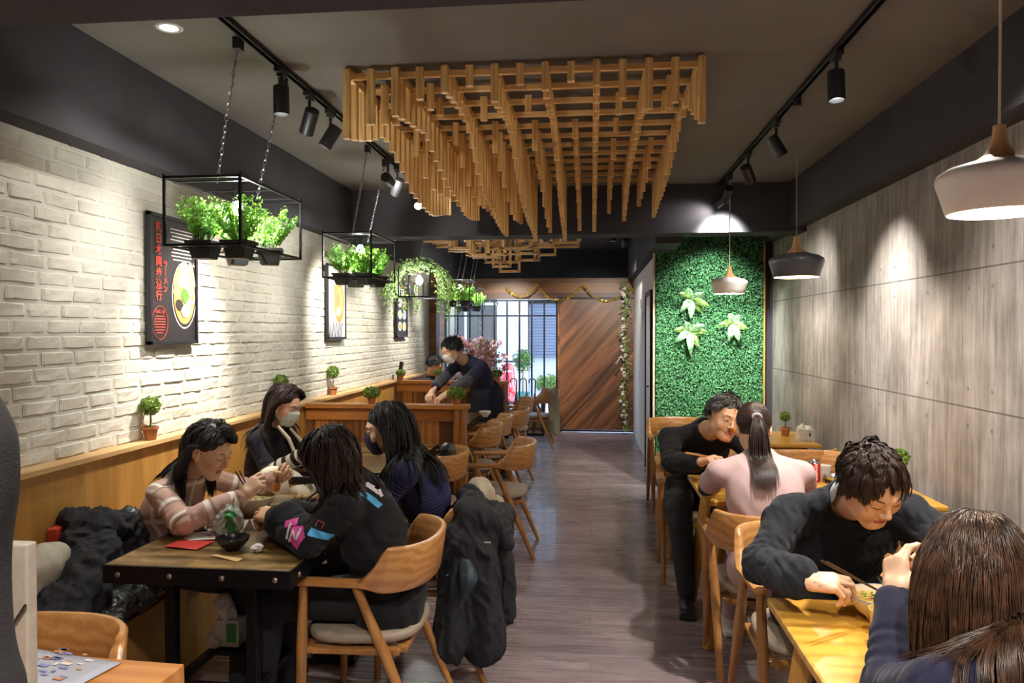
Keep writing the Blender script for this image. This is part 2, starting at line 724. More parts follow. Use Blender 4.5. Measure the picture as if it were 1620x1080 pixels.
dark_paint = plain('dark_ceiling_paint', '#6d6964', .85, var=.06, nscale=4, bump=.25, bscale=160, spec=.25)
darker_paint = plain('dark_bulkhead_paint', '#3b393d', .85, var=.08, nscale=5, bump=.25, bscale=160, spec=.25)
black_paint = plain('black_ceiling_paint', '#1d1d22', .8, var=.1, nscale=5, spec=.25)
struct('ceiling', MB([dark_paint, black_paint]).box(((XL + XR) / 2, (YB + 6.65) / 2, ZC + .05), (XR - XL + .4, 6.65 - YB, .1))
       .box(((XL + XR) / 2, (6.65 + YF + .3) / 2, ZC + .05), (XR - XL + .4, YF + .3 - 6.65, .1), mi=1))
struct('beam_back', MB(darker_paint).box(((XL + XR) / 2, 6.76, (2.455 + ZC) / 2), (XR - XL, .3, ZC - 2.455)))
struct('beam_front', MB(darker_paint).box(((XL + XR) / 2, 1.46, (2.46 + ZC) / 2), (XR - XL, 1.0, ZC - 2.46)))
struct('trim_bulkhead_left', MB(darker_paint).box(((XL - 2.16) / 2, (YB + YF) / 2, (2.42 + ZC) / 2), (.14, YF - YB, ZC - 2.42)))
struct('trim_bulkhead_right', MB(darker_paint).box(((XR + 1.69) / 2, (YB + 7.7) / 2, (2.50 + ZC) / 2), (.14, 7.7 - YB, ZC - 2.50)))


# white painted brick wall: every brick modelled with an uneven edge
def brick_wall(y0, y1, z0, z1):
    ph, pw, g = .0682, .205, .010
    V_, F_, n = [], [], 0
    rnd = np.random.RandomState(3)
    rows = int(math.ceil((z1 - z0) / ph))
    nu, nv = 9, 5
    for r in range(rows):
        za = z0 + r * ph
        y = y0 - (pw / 2 if r % 2 else 0) + rnd.uniform(-.01, .01)
        while y < y1:
            w = pw + rnd.uniform(-.012, .012)
            ya, yb = y + g / 2, y + w - g / 2
            y += w
            ya, yb = max(ya, y0), min(yb, y1)
            if yb - ya < .02:
                continue
            zb, zt = za + g / 2, min(za + ph - g / 2, z1)
            if zt - zb < .015:
                continue
            tilt = rnd.uniform(-.0015, .0015, 2)
            dep = .0065 + rnd.uniform(-.0025, .003)
            u = np.array([0, .0, .08, .25, .5, .75, .92, 1, 1])
            vv = np.array([0, .12, .5, .88, 1])
            U, W = np.meshgrid(u, vv)
            d = np.full(U.shape, dep) + tilt[0] * (U - .5) * 2 + tilt[1] * (W - .5) * 2 + rnd.uniform(-.0022, .0022, U.shape)
            edge = (U < .01) | (U > .99) | (W < .01) | (W > .99)
            d[edge] = dep * .45 + rnd.uniform(-.003, .002, edge.sum())
            d[:, 0] = d[:, -1] = 0
            d[0, :] = -.001
            d[-1, :] = -.001
            Yj = ya + (yb - ya) * U
            Zj = zb + (zt - zb) * W
            Zj[1, :] += rnd.uniform(-.003, .002, nu)
            Zj[-2, :] += rnd.uniform(-.002, .003, nu)
            Yj[:, 1] += rnd.uniform(0, .004, nv)
            Yj[:, -2] -= rnd.uniform(0, .004, nv)
            V_.append(np.stack([XL + d, Yj, Zj], -1).reshape(-1, 3))
            a = np.arange(nu * nv).reshape(nv, nu)
            F_.append(np.stack([a[:-1, :-1], a[:-1, 1:], a[1:, 1:], a[1:, :-1]], -1).reshape(-1, 4) + n)
            n += nu * nv
    b = np.array([(XL - .12, y0, 0), (XL + .002, y0, 0), (XL + .002, y1, 0), (XL - .12, y1, 0),
                  (XL - .12, y0, ZC), (XL + .002, y0, ZC), (XL + .002, y1, ZC), (XL - .12, y1, ZC)])
    V_.append(b)
    F_.append(np.array([(0, 3, 2, 1), (4, 5, 6, 7), (1, 2, 6, 5), (3, 0, 4, 7), (0, 1, 5, 4), (2, 3, 7, 6)]) + n)
    F_ = np.concatenate(F_)
    return np.concatenate(V_), F_, np.concatenate([np.zeros(len(F_) - 6, int), np.ones(6, int)])


bw = plain('white_painted_brick', '#c0bcae', .75, var=.08, nscale=9, bump=.35, bscale=90, spec=.3)
v_, f_, m_ = brick_wall(YB, 10.45, 1.04, 2.43)
put('wall_left', mesh_from('wall_left', v_, f_, [bw, plain('white_mortar', '#c2bfb3', .8, var=.05, nscale=20, bump=.3, bscale=120)], m_), kind='structure')


def concrete_mat():
    t = NT('board_marked_concrete')
    v = t.coords((1, 1, 1))
    n = t.noise(v, 2.2, 5, .6)
    st = t.coords((9, 9, .8))
    n2 = t.noise(st, 3, 4, .65)
    f = t.math('ADD', t.math('MULTIPLY', n, .5), t.math('MULTIPLY', n2, .5))
    col = t.ramp(f, [(.32, lin('#5a5450')), (.5, lin('#8a837e')), (.66, lin('#aca49e'))])
    sep = t.n('SeparateXYZ')
    t.l(t.coords(), sep.inputs[0])

    def line(o, first, step, w):
        q = t.math('FRACT', t.math('ADD', t.math('DIVIDE', t.math('SUBTRACT', o, first), step), 50.5))
        return t.math('LESS_THAN', t.math('ABSOLUTE', t.math('SUBTRACT', q, .5)), w / step)
    hz = line(sep.outputs[2], 1.90, .67, .004)
    vt = line(sep.outputs[1], 3.74, 1.115, .003)
    col = t.mix(t.math('MULTIPLY', hz, .75), col, lin('#3c3834'))
    col = t.mix(t.math('MULTIPLY', vt, .4), col, lin('#5a544e'))
    t.set(col, .72, spec=.3)
    t.bump(t.math('SUBTRACT', f, t.math('ADD', hz, vt)), .15, .01)
    return t.m


cm = concrete_mat()
dent = plain('concrete_hole', '#75706a', .8)
wr = MB([cm, dent]).box((XR + .06, (YB + 7.9) / 2, ZC / 2), (.12, 7.9 - YB, ZC))
for kz in (1.90, 1.23, .56):
    for dz in (-.09, .09):
        for k in range(-4, 5):
            y0 = 3.74 + k * 1.115
            for dy in (-.11, .11, .5575):
                y = y0 + dy
                if YB < y < 7.7:
                    wr.lathe([(.0001, .0), (.005, .001), (.007, .003), (.0085, .0015), (.009, -.001)], (0, 0, 0), 10, 1)
                    for i in range(len(wr.v) - 50, len(wr.v)):
                        a = wr.v[i]
                        wr.v[i] = (XR - a[2] * .7, y + a[0], kz + dz + a[1] * 1.25)
struct('wall_right', wr)

# hedge end wall, corridor wall with a door, back wall, shopfront
white_wall = plain('white_wall_paint', '#c9c6c4', .75, var=.03, nscale=3)
struct('wall_hedge_end', MB(darker_paint).box(((CX + XR) / 2 + .02, 7.86, ZC / 2), (XR - CX + .04, .12, ZC)))
wc = MB([white_wall, black_paint])
wc.box((CX + .06, (7.92 + YF) / 2, 1.2), (.12, YF - 7.92, 2.4))
struct('wall_corridor', wc)
struct('trim_bulkhead_corridor', MB(darker_paint).box((CX + .03, (6.9 + YF) / 2, (2.40 + ZC) / 2), (.24, YF - 6.9, ZC - 2.40)))
dm = MB([plain('corridor_door_white', '#bdb9b8', .5), M['black_metal']])
dm.box((CX - .008, 8.55, 1.0), (.03, .72, 2.0))
for y in (8.17, 8.93):
    dm.box((CX - .012, y, 1.01), (.05, .045, 2.02), mi=1)
dm.box((CX - .012, 8.55, 2.03), (.05, .8, .045), mi=1)
d1 = struct('door_1', dm)
MB(M['steel']).cyl((CX - .04, 8.27, 1.0), (CX - .075, 8.27, 1.0), .012).cyl((CX - .075, 8.27, 1.0), (CX - .075, 8.38, 1.0), .009).build('door_handle', d1, True)

struct('wall_back_behind_camera', MB(white_wall).box(((XL + XR) / 2, YB - .06, ZC / 2), (XR - XL + .4, .12, ZC)))
wf = MB([M['dark_wood'], black_paint])
wf.box(((XL + CX) / 2 - .1, YF + .05, 2.285), (CX - XL + .5, .1, .33))
wf.box(((XL + CX) / 2 - .1, YF + .05, (2.45 + ZC) / 2), (CX - XL + .5, .14, ZC - 2.45), mi=1)
wf.box(((-2.42 - .53) / 2, YF + .05, .13), (1.89, .12, .26))
struct('wall_shopfront', wf)
struct('trim_1', MB(M['dark_wood']).box((-2.27, 10.53, 1.44), (.16, .16, 2.88)).box((-.5, YF + .02, 1.06), (.06, .12, 2.12)).box((-2.42, YF + .02, 1.44), (.12, .14, 2.88)))
struct('trim_2', MB(plain('window_seat_wood', '#9a6a34', .5)).box((-1.45, YF - .17, .28), (1.85, .34, .04)).box((-1.45, YF - .02, .13), (1.85, .04, .26)))
# diagonal boarded sliding door
dd = MB(M['door_wood']).box((.09, YF - .05, 1.075), (1.17, .05, 2.07))
d2 = struct('door_2', dd, bevel=.004)
MB(M['black_metal']).box((.09, YF - .05, .022), (1.17, .04, .025)).build('door_rail', d2)
MB(M['black_metal']).box((.09, YF - .085, 2.125), (1.22, .02, .03)).build('door_track', d2)

# glazed front: glass + black grid
glass = NT('window_glass')
glass.set((1, 1, 1, 1), 0.0)
gl = glass.n('BsdfTransparent')
gs = glass.n('BsdfGlossy')
gs.inputs['Roughness'].default_value = .02
mx = glass.n('MixShader')
mx.inputs[0].default_value = .06
glass.l(gl.outputs[0], mx.inputs[1])
glass.l(gs.outputs[0], mx.inputs[2])
glass.l(mx.outputs[0], glass.t.nodes['Material Output'].inputs[0])
w1 = struct('window_1', MB(glass.m).box((-1.45, YF + .03, 1.18), (1.86, .008, 1.84)))
bars = [-2.36, -2.15, -1.95, -1.745, -1.55, -1.345, -1.145, -.945, -.745, -.545]
for x in bars:
    MB(M['black_metal']).box((x, YF, 1.19), (.026, .035, 1.82)).build('mullion', w1)
for z in (2.095, 1.85, .285):
    MB(M['black_metal']).box((-1.45, YF, z), (1.86, .038, .026)).build('transom', w1)
w2 = struct('window_2', MB(glass.m).box((XL - .03, 11.25, 1.2), (.008, 1.3, 2.3)))
for y in (10.66, 11.25, 11.84):
    MB(M['black_metal']).box((XL - .03, y, 1.2), (.035, .03, 2.36)).build('mullion', w2)
struct('trim_3', MB(black_paint).box((XL - .03, 11.28, 2.63), (.12, 1.4, .5)))

# wainscot with ledge
wp = MB([M['oak_panel'], M['pine_rail']])
wp.box((XL + .035, (YB + 10.45) / 2, .51), (.07, 10.45 - YB, 1.02))
struct('trim_wainscot', wp)
struct('trim_ledge', MB(wood('ledge', '#b98e58', '#d9b888', 1, 5, .4, 9)).box((XL + .045, (YB + 10.45) / 2, 1.032), (.10, 10.45 - YB, .024)), bevel=.003)

# ---------------------------------------------------------------- the street outside
pave = plain('pavement', '#b9bcc2', .8, nscale=3)
struct('pavement_outside', MB(pave).box((-1, 17.5, -.12), (18, 11, .1)))
fac = MB([plain('facade_render', '#b9c0cc', .8, nscale=2), plain('facade_dark', '#4a5260', .5), plain('facade_tile', '#c9c2b4', .7)])
fac.box((-1, 19.2, 3), (18, .3, 6.5))
fac.box((-2.02, 18.6, 2.5), (.5, .8, 5.5), mi=0)
fac.box((-1.68, 18.75, 2.5), (.16, .5, 5.5), mi=2)
struct('building_outside', fac)
fs = MB([plain('shutter_grey', '#6f7a90', .5), M['black_metal']])
for k in range(18):
    fs.box((-.95, 18.98, .98 + k * .075), (1.25, .05, .068), (R(8), 0, 0))
fs.box((-.95, 18.96, 2.36), (1.35, .12, .08), mi=1)
struct('shutter_outside', fs)
fs2 = MB([plain('shop_window_dark', '#2c3442', .2), plain('shop_frame', '#d8d8d8', .4)])
fs2.box((-3.2, 18.98, 1.6), (1.7, .06, 2.6))
for x in (-4.05, -3.2, -2.36):
    fs2.box((x, 18.93, 1.6), (.06, .06, 2.6), mi=1)
fs2.box((-3.2, 18.93, 2.3), (1.75, .06, .06), mi=1)
struct('shopfront_outside', fs2)
# ---------------------------------------------------------------- foliage helpers
def leaves(name, pts, nrm, size, mat_, parent=None, seed=0, fold=.25, aspect=.55, jitter=.8, **tags):
    """many small folded leaves at pts, facing roughly nrm (numpy arrays)"""
    r = np.random.RandomState(seed)
    n = len(pts)
    N = nrm + r.normal(0, jitter * .5, (n, 3))
    N /= np.linalg.norm(N, axis=1, keepdims=True) + 1e-9
    T = r.normal(0, 1, (n, 3))
    T -= N * (T * N).sum(1, keepdims=True)
    T /= np.linalg.norm(T, axis=1, keepdims=True) + 1e-9
    B = np.cross(N, T)
    s = size * r.uniform(.65, 1.25, (n, 1))
    p0 = pts - T * s * .5
    p1 = pts + B * s * aspect * .5 + N * s * fold * .4
    p2 = pts + T * s * .55 - N * s * .12
    p3 = pts - B * s * aspect * .5 + N * s * fold * .4
    c1 = p0 * .5 + p2 * .5 - N * s * .02
    vs = np.stack([p0, p1, p2, p3, c1], 1).reshape(-1, 3)
    i = np.arange(n) * 5
    fs = np.concatenate([np.stack([i, i + 1, i + 4], 1), np.stack([i + 1, i + 2, i + 4], 1), np.stack([i + 2, i + 3, i + 4], 1), np.stack([i + 3, i, i + 4], 1)])
    me = mesh_from(name, vs, fs, [mat_] if not isinstance(mat_, list) else mat_)
    if isinstance(mat_, list):
        mi = r.randint(0, len(mat_), n)
        me.polygons.foreach_set('material_index', np.concatenate([mi] * 4).astype(np.int32))
    return put(name, me, parent, **tags)


def sph(n, r, seed=0, inner=.75):
    q = np.random.RandomState(seed)
    d = q.normal(0, 1, (n, 3))
    d /= np.linalg.norm(d, axis=1, keepdims=True)
    rr = q.uniform(inner, 1, (n, 1)) * r
    return d * rr, d


# ---------------------------------------------------------------- chair
def chair_path(t):
    """t in -1..1 along the arm/back rail; returns plan point, z bottom, z top, thickness"""
    a = abs(t)
    sgn = 1 if t > 0 else -1
    if a > .55:                          # straight arm
        q = (a - .55) / .45
        x, y = .265 + .005 * (1 - q), -.06 + q * .27
    else:
        ang = (a / .55) * R(88)
        x, y = .27 * math.sin(ang) ** .8 if ang > 0 else 0, -.06 - .20 * math.cos(ang) ** .9
    s = min(1, max(0, (.60 - a) / .13))
    s = s * s * (3 - 2 * s)
    zt = .672 + s * .122
    zb = .642 - s * .02 + .0
    th = .052 - s * .026
    return x * sgn, y, zb, zt, th


def rail_mesh(t0, t1, n):
    mb = MB(M['chair_wood'])
    ring = []
    for i in range(n + 1):
        t = t0 + (t1 - t0) * i / n
        x, y, zb, zt, th = chair_path(t)
        x2, y2, *_ = chair_path(t + .01)
        x1, y1, *_ = chair_path(t - .01)
        d = V((x2 - x1, y2 - y1, 0)).normalized()
        nn = V((d.y, -d.x, 0))
        lean = -.018 * (zt - zb) / .13
        sec = []
        hw = th / 2
        e = min(.008, (zt - zb) * .3)
        for u, z, k in ((-hw, zb + e, 0), (-hw * .5, zb, 0), (hw * .5, zb, 0), (hw, zb + e, 0), (hw, zt - e, 1), (hw * .5, zt, 1), (-hw * .5, zt, 1), (-hw, zt - e, 1)):
            p = V((x, y, z)) + nn * u
            p.y += lean * k
            sec.append(p)
        ring.append(sec)
    vs = [p for s in ring for p in s]
    m = 8
    fs = [(i * m + k, i * m + (k + 1) % m, (i + 1) * m + (k + 1) % m, (i + 1) * m + k) for i in range(n) for k in range(m)]
    fs += [tuple(range(m)), tuple(reversed(range(n * m, n * m + m)))]
    mb.add(vs, fs)
    return mb


def make_chair():
    t = thing('wooden_armchair', (0, 0, 0), 'x', 'chair')
    rail_mesh(-.60, .60, 40).build('backrest', t, True, angle=50)
    rail_mesh(-1, -.60, 14).build('armrest', t, True, angle=50)
    rail_mesh(.60, 1, 14).build('armrest', t, True, angle=50)
    s = MB(M['cushion'])

    def seat(u, v):
        a = 2 * math.pi * u
        prof = [(0, .0), (.8, .0), (.97, .008), (1, .022), (.985, .038), (.9, .048), (.6, .05), (.3, .046), (0, .044)]
        k = v * (len(prof) - 1)
        i = min(int(k), len(prof) - 2)
        f = k - i
        r = prof[i][0] * (1 - f) + prof[i + 1][0] * f
        z = prof[i][1] * (1 - f) + prof[i + 1][1] * f
        c, sn = math.cos(a), math.sin(a)
        e = 3.2
        q = (abs(c) ** e + abs(sn) ** e) ** (-1 / e)
        wdt = .235 + .02 * sn
        return V((c * q * r * wdt, sn * q * r * .225 + .0, .405 + z))
    s.grid(seat, 40, 17, closeu=True)
    s.build('seat', t, True, angle=80)
    fr = MB(M['chair_leg'])
    for a, b in (((-.215, .2, .385), (.215, .2, .385)), ((-.2, -.17, .385), (.2, -.17, .385)), ((-.225, .2, .385), (-.21, -.17, .385)), ((.225, .2, .385), (.21, -.17, .385))):
        fr.bar(a, b, .022, .045)
    fr.build('seat_frame', t, bevel=.004)
    for sx in (-1, 1):
        MB(M['chair_leg']).tube([(sx * .262, .19, .645), (sx * .255, .2, .4), (sx * .248, .21, 0)], [.017, .021, .014], 12).build('leg', t, True)
        MB(M['chair_leg']).tube([(sx * .268, -.015, .645), (sx * .262, -.12, .4), (sx * .262, -.29, 0)], [.016, .022, .013], 12).build('leg', t, True)
    return t


CH = make_chair()
CH_USED = [False]


def chair(x, y, rz, label, z=0):
    """rz: 0 faces +y"""
    if not CH_USED[0]:
        CH_USED[0] = True
        CH.location, CH.rotation_euler = (x, y, z), (0, 0, R(rz))
        CH['label'], CH['group'] = label, 'wooden armchairs of the restaurant'
        return CH
    return dup(CH, (x, y, z), R(rz), label)


chair(-.89, 2.97, 90, 'wooden armchair under the woman in the black printed sweatshirt')
chair(-.78, 3.60, 92, 'wooden armchair with a long black coat hanging over its back')
chair(-1.12, 4.98, 90, 'wooden armchair holding a black bag, pushed in before the plank partition')
chair(-.69, 5.45, 91, 'empty wooden armchair in the aisle, right at the end post of the partition')
chair(-1.06, 6.45, 90, 'empty armchair, first one beyond the plank partition')
chair(-1.04, 7.08, 88, 'empty armchair, second one beyond the plank partition')
chair(-.93, 7.75, 84, 'empty armchair nearest the end post of the farther partition')
chair(-.98, 9.0, 90, 'empty armchair beyond the farther partition, closer to it')
chair(-.80, 10.35, 92, 'armchair with a beige coat over its back, by the window seat')
chair(.87, 3.0, 183, 'wooden armchair under the man in the dark cable-knit sweater')
chair(.83, 3.60, 0, 'wooden armchair under the woman with the ponytail')
chair(.72, 4.95, 176, 'wooden armchair under the grey-haired man in black')
chair(1.42, 4.98, 180, 'empty armchair across the table from the red can')
chair(1.42, 5.5, 2, 'empty armchair pushed in before the table with the napkin box')
chair(.80, 5.62, 4, 'armchair behind the grey-haired man, facing the leaf wall')
chair(.80, 6.88, 180, 'empty armchair backed against the leaf wall')
chair(-1.50, 1.70, 184, 'wooden armchair whose curved back rises behind the table with paper menus')
chair(.82, 1.10, 0, 'wooden armchair under the long-haired woman in the navy coat')
chair(1.45, 1.28, 0, 'armchair beside the long-haired woman, against the concrete wall')

# ---------------------------------------------------------------- tables
RIV = {}


def iron_table(x, y, L, label, W=.71):
    t = thing('iron_framed_table', (x, y, 0), label, 'table')
    MB(M['old_wood']).box((0, 0, .735), (W - .01, L - .01, .03)).build('tabletop', t, bevel=.003)
    e = MB(M['black_metal'])
    for sx in (-1, 1):
        e.box((sx * (W / 2), 0, .715), (.008, L, .066))
    for sy in (-1, 1):
        e.box((0, sy * (L / 2), .715), (W, .008, .066))
    eb = e.build('edge_band', t, bevel=.002)
    if 'rv' not in RIV:
        RIV['rv'] = MB(M['rivet']).lathe([(.0001, .006), (.006, .005), (.010, .002), (.011, 0)], n=10)
        RIV['rv'] = mesh_from('rivet', RIV['rv'].v, RIV['rv'].f, RIV['rv'].mats, None, True)
    for sy in (-1, 1):
        for fx in (-.42, -.14, .14, .42):
            put('rivet', RIV['rv'], eb, (fx * W, sy * (L / 2 + .004), .715)).rotation_euler = (R(-90 * sy), 0, 0)
    for sx in (-1, 1):
        for fy in (-.44, -.22, 0, .22, .44):
            put('rivet', RIV['rv'], eb, (sx * (W / 2 + .004), fy * L, .715)).rotation_euler = (0, R(90 * sx), 0)
    for sx in (-1, 1):
        for sy in (-1, 1):
            MB(M['black_metal']).box((sx * .16, sy * (L / 2 - .12), .36), (.04, .04, .70)).build('leg', t, bevel=.002)
    st = MB(M['black_metal'])
    for sy in (-1, 1):
        st.box((0, sy * (L / 2 - .12), .02), (.5, .06, .03))
        st.box((0, sy * (L / 2 - .12), .26), (.32, .03, .03))
    for sx in (-1, 1):
        st.box((sx * .16, 0, .26), (.03, L - .24, .03))
    st.build('frame', t, bevel=.002)
    return t


iron_table(-1.415, 3.14, 1.2, 'iron-edged worn plank table with ramen bowls, between bench and aisle chairs')
iron_table(-1.50, 4.95, 1.16, 'iron-edged plank table right against the near plank partition')
iron_table(-1.48, 6.27, .88, 'iron-edged plank table just beyond the near plank partition')
iron_table(-1.48, 7.28, 1.02, 'iron-edged plank table the masked waiter is wiping')
iron_table(-1.48, 9.3, 1.2, 'iron-edged plank table beyond the farther partition')


def oak_table(x, y, W, D, label):
    t = thing('oak_table', (x, y, 0), label, 'table')
    MB(M['table_oak']).box((0, 0, .736), (W, D, .028)).build('tabletop', t, bevel=.008, seg=3)
    ap = MB(M['table_leg'])
    for sy in (-1, 1):
        ap.box((0, sy * (D / 2 - .10), .695), (W - .2, .022, .06))
    for sx in (-1, 1):
        ap.box((sx * (W / 2 - .1), 0, .695), (.022, D - .2, .06))
    ap.build('apron', t, bevel=.002)
    for sx in (-1, 1):
        for sy in (-1, 1):
            lg = MB(M['table_leg'])
            a, b = V((sx * (W / 2 - .11), sy * (D / 2 - .10), .72)), V((sx * (W / 2 - .02), sy * (D / 2 - .01), 0))
            m = (b - a).to_track_quat('Z', 'X').to_matrix()
            lg.bar(a, b, .062, .036)
            lg.build('leg', t, bevel=.006)
    return t


oak_table(1.14, 2.11, 1.16, .68, 'light oak table with the bowl of noodles, nearest the concrete wall front')
oak_table(1.15, 4.16, 1.16, .70, 'light oak table carrying the red can and steel bowl')
oak_table(1.145, 6.17, 1.16, .74, 'light oak table with the napkin box and small ball tree')
pt = thing('wooden_table', (-1.45, 1.48, 0), 'plain wooden table with printed paper menus, in the near corner', 'table', R(-3))
MB(M['plain_table']).box((-.02, -.05, .735), (.84, .78, .03)).build('tabletop', pt, bevel=.004)
MB(M['plain_table']).box((.39, -.05, .68), (.02, .78, .09)).box((-.02, .33, .68), (.8, .02, .09)).build('apron', pt, bevel=.003)
for sx in (-1, 1):
    for sy in (-1, 1):
        MB(M['table_leg']).box((sx * .36 - .02, sy * .33 - .05, .36), (.05, .05, .72)).build('leg', pt, bevel=.004)

# ---------------------------------------------------------------- bench and partitions
for y0, y1, lb in ((-2.55, 5.62, 'long built-in oak bench along the brick wall, under the coats and the women'), (5.70, 8.36, 'built-in bench section between the two plank partitions'), (8.44, 10.40, 'built-in bench section beyond the farther partition')):
    L_ = y1 - y0
    bn = thing('bench', (-2.05, (y0 + y1) / 2, 0), lb, 'bench')
    MB(M['oak_panel']).box((.0, 0, .40), (.36, L_, .04)).build('seat_board', bn, bevel=.005)
    MB(M['oak_panel']).box((.16, 0, .19), (.025, L_, .38)).build('front_panel', bn)
    MB(plain('bench_pad', '#c9a14a', .7)).box((-.01, 0, .44), (.33, L_ - .04, .04)).build('seat_pad', bn, bevel=.012, seg=3)


def partition(y, label):
    t = thing('plank_partition', (-1.6, y, 0), label, 'partition')
    MB(M['pine']).box((-.03, 0, .51), (1.18, .045, .98)).build('plank_panel', t)
    MB(M['pine_rail']).box((-.0, 0, 1.02), (1.34, .13, .035)).build('cap_board', t, bevel=.004)
    MB(M['pine_rail']).box((-.0, -.028, .955), (1.24, .012, .09)).build('top_rail', t, bevel=.003)
    MB(M['pine']).box((.60, 0, .50), (.09, .12, 1.0)).build('end_post', t, bevel=.005)


partition(5.66, 'plank partition with two bushy pots on top, right behind the masked women')
partition(8.40, 'plank partition behind the bending waiter')

# ---------------------------------------------------------------- lattice chandelier
lt = thing('wooden_lattice', (-.335, 4.85, ZC), 'large hanging wooden lattice of many square sticks on the dark ceiling', 'ceiling ornament')
LX0, LX1, LY0, LY1 = -.84, .84, -1.30, 1.32
NX, NY = 8, 12
rl = MB(M['lattice_rail'])
for j in range(NY):
    y = LY0 + (LY1 - LY0) * j / (NY - 1)
    rl.box(((LX0 + LX1) / 2, y, -.042), (LX1 - LX0, .026, .026))
rl.build('cross_rails', lt)
r2 = MB(wood('lattice_rail_y', '#c99a58', '#efcd92', 1, 12, .5, 8, bump=.03))
for i in range(NX):
    x = LX0 + (LX1 - LX0) * i / (NX - 1)
    r2.box((x, 0, -.030), (.026, LY1 - LY0 + .03, .05))
r2.build('long_rails', lt)
Lc = np.array([  # columns u = 0..1, rows v = 0..1 : stick length
    [.33, .16, .12, .15, .31],
    [.12, .12, .10, .10, .06],
    [.34, .36, .32, .10, .16],
    [.36, .44, .50, .17, .28],
    [.31, .40, .58, .42, .30]])


def bil(u, v):
    a, b = u * 4, v * 4
    i, j = min(int(a), 3), min(int(b), 3)
    a, b = a - i, b - j
    return Lc[j][i] * (1 - a) * (1 - b) + Lc[j][i + 1] * a * (1 - b) + Lc[j + 1][i] * (1 - a) * b + Lc[j + 1][i + 1] * a * b


sticks = []
NF = 2 * (NY - 1) + 1
for j in range(NF):
    v = j / (NF - 1)
    for i in range(2 * NX - 1):
        u = i / (2 * NX - 2)
        if i % 2 and j % 2:
            continue
        ln = bil(u, v)
        if i % 2:
            if (j // 2) % 2 and ln < .16:
                continue
            ln = ln * .8
        ln += .026 * math.sin(u * 17 + v * 3) + .022 * math.sin(v * 11 + i * 2.4)
        if ln < .07:
            if i % 2 or j % 2:
                continue
            ln = .07
        sticks.append((ln, LX0 + (LX1 - LX0) * u, LY0 + (LY1 - LY0) * v))
sticks.sort(reverse=True)
for k, (ln, x, y) in enumerate(sticks[:98]):
    MB(M['lattice']).box((x, y - .032, -.02 - ln / 2), (.031, .031, ln)).build('stick', lt)
rs = MB(M['lattice'])
for ln, x, y in sticks[98:]:
    rs.box((x, y - .032, -.02 - ln / 2), (.034, .034, ln))
rs.build('short_sticks', lt, kind='stuff')

l2 = thing('wooden_lattice', (-1.0, 8.9, ZC), 'smaller wooden ceiling ornament of open square loops beyond the ceiling beam', 'ceiling ornament')
g2 = MB(M['lattice_rail'])
for j in range(7):
    g2.box((0, -.75 + j * .25, -.06), (1.75, .035, .04))
for i in range(8):
    g2.box((-.85 + i * .243, 0, -.10), (.035, 1.55, .04))
g2.build('rail_grid', l2)
rnd = random.Random(5)
for k in range(26):
    x = -.72 + (k % 7) * .235 + rnd.uniform(-.04, .04)
    y = -.7 + (k // 7) * .42 + rnd.uniform(-.06, .06)
    w = rnd.choice((.2, .24, .3))
    cz = 1 - min(1, abs(x) / .9)
    d = .12 + .34 * cz * rnd.uniform(.55, 1.0)
    lp = MB(M['lattice'])
    for sx in (-1, 1):
        lp.box((x + sx * w / 2, y, -.08 - d / 2), (.03, .035, d))
    lp.box((x, y, -.08 - d), (w + .03, .035, .03))
    if d > .26:
        lp.box((x, y, -.08 - d * .5), (w, .035, .025))
    lp.build('loop', l2)

# ---------------------------------------------------------------- tracks and spotlights
def track(x, y0, y1, label):
    t = thing('ceiling_track', (x, (y0 + y1) / 2, ZC), label, 'lighting track')
    mb = MB(M['black_metal'])
    for s in (-1, 1):
        mb.box((s * .014, 0, -.012), (.006, y1 - y0, .024))
    mb.box((0, 0, -.003), (.03, y1 - y0, .006))
    mb.build('rail', t)
    for y in (y0, y1):
        MB(M['black_plastic']).box((0, y - (y0 + y1) / 2, -.014), (.036, .03, .028)).build('end_cap', t)


track(-1.48, 2.15, 6.6, 'black lighting track on the ceiling above the white brick wall side')
track(1.10, 2.15, 6.6, 'black lighting track on the ceiling above the oak tables')
track(-1.40, 7.0, 10.8, 'black lighting track beyond the ceiling beam')
lens_on = glow('spot_lens', '#ffffff', 9)
lens_off = plain('spot_lens_dull', '#6a6a78', .2)


def spot(x, y, z, aim, label, energy, on=True, ang=64, color=(1, .95, .87)):
    t = thing('track_spotlight', (x, y, z), label, 'spotlight')
    MB(M['black_plastic']).box((0, 0, -.035), (.034, .10, .025)).box((0, 0, -.052), (.03, .045, .02)).build('adapter', t, bevel=.002)
    MB(M['black_plastic']).cyl((0, 0, -.06), (0, 0, -.115), .008).build('stem', t, True)
    d = (V(aim) - V((x, y, z - .16))).normalized()
    c = V((0, 0, -.17))
    a, b = c - d * .065, c + d * .07
    mb = MB(M['black_plastic'])
    q = d.to_track_quat('Z', 'X').to_matrix()
    n0 = len(mb.v)
    mb.lathe([(.0001, -.065), (.036, -.065), (.038, -.06), (.038, .07), (.033, .07), (.031, .05), (.0001, .045)], n=24)
    mb.v[n0:] = [tuple(c + q @ V(p)) for p in mb.v[n0:]]
    body_ = mb.build('lamp_body', t, True)
    m2 = MB(lens_on if on else lens_off)
    m2.cyl(c + d * .047, c + d * .05, .03, n=20)
    m2.build('lens', body_)
    if on:
        L = light('spot_light', 'SPOT', V((x, y, z)) + c + d * .075, energy, color, .03, target=V((x, y, z)) + c + d, spot=ang, blend=.95)
        w = L.matrix_world.copy()
        L.parent = t
        L.location = c + d * .075
    return t
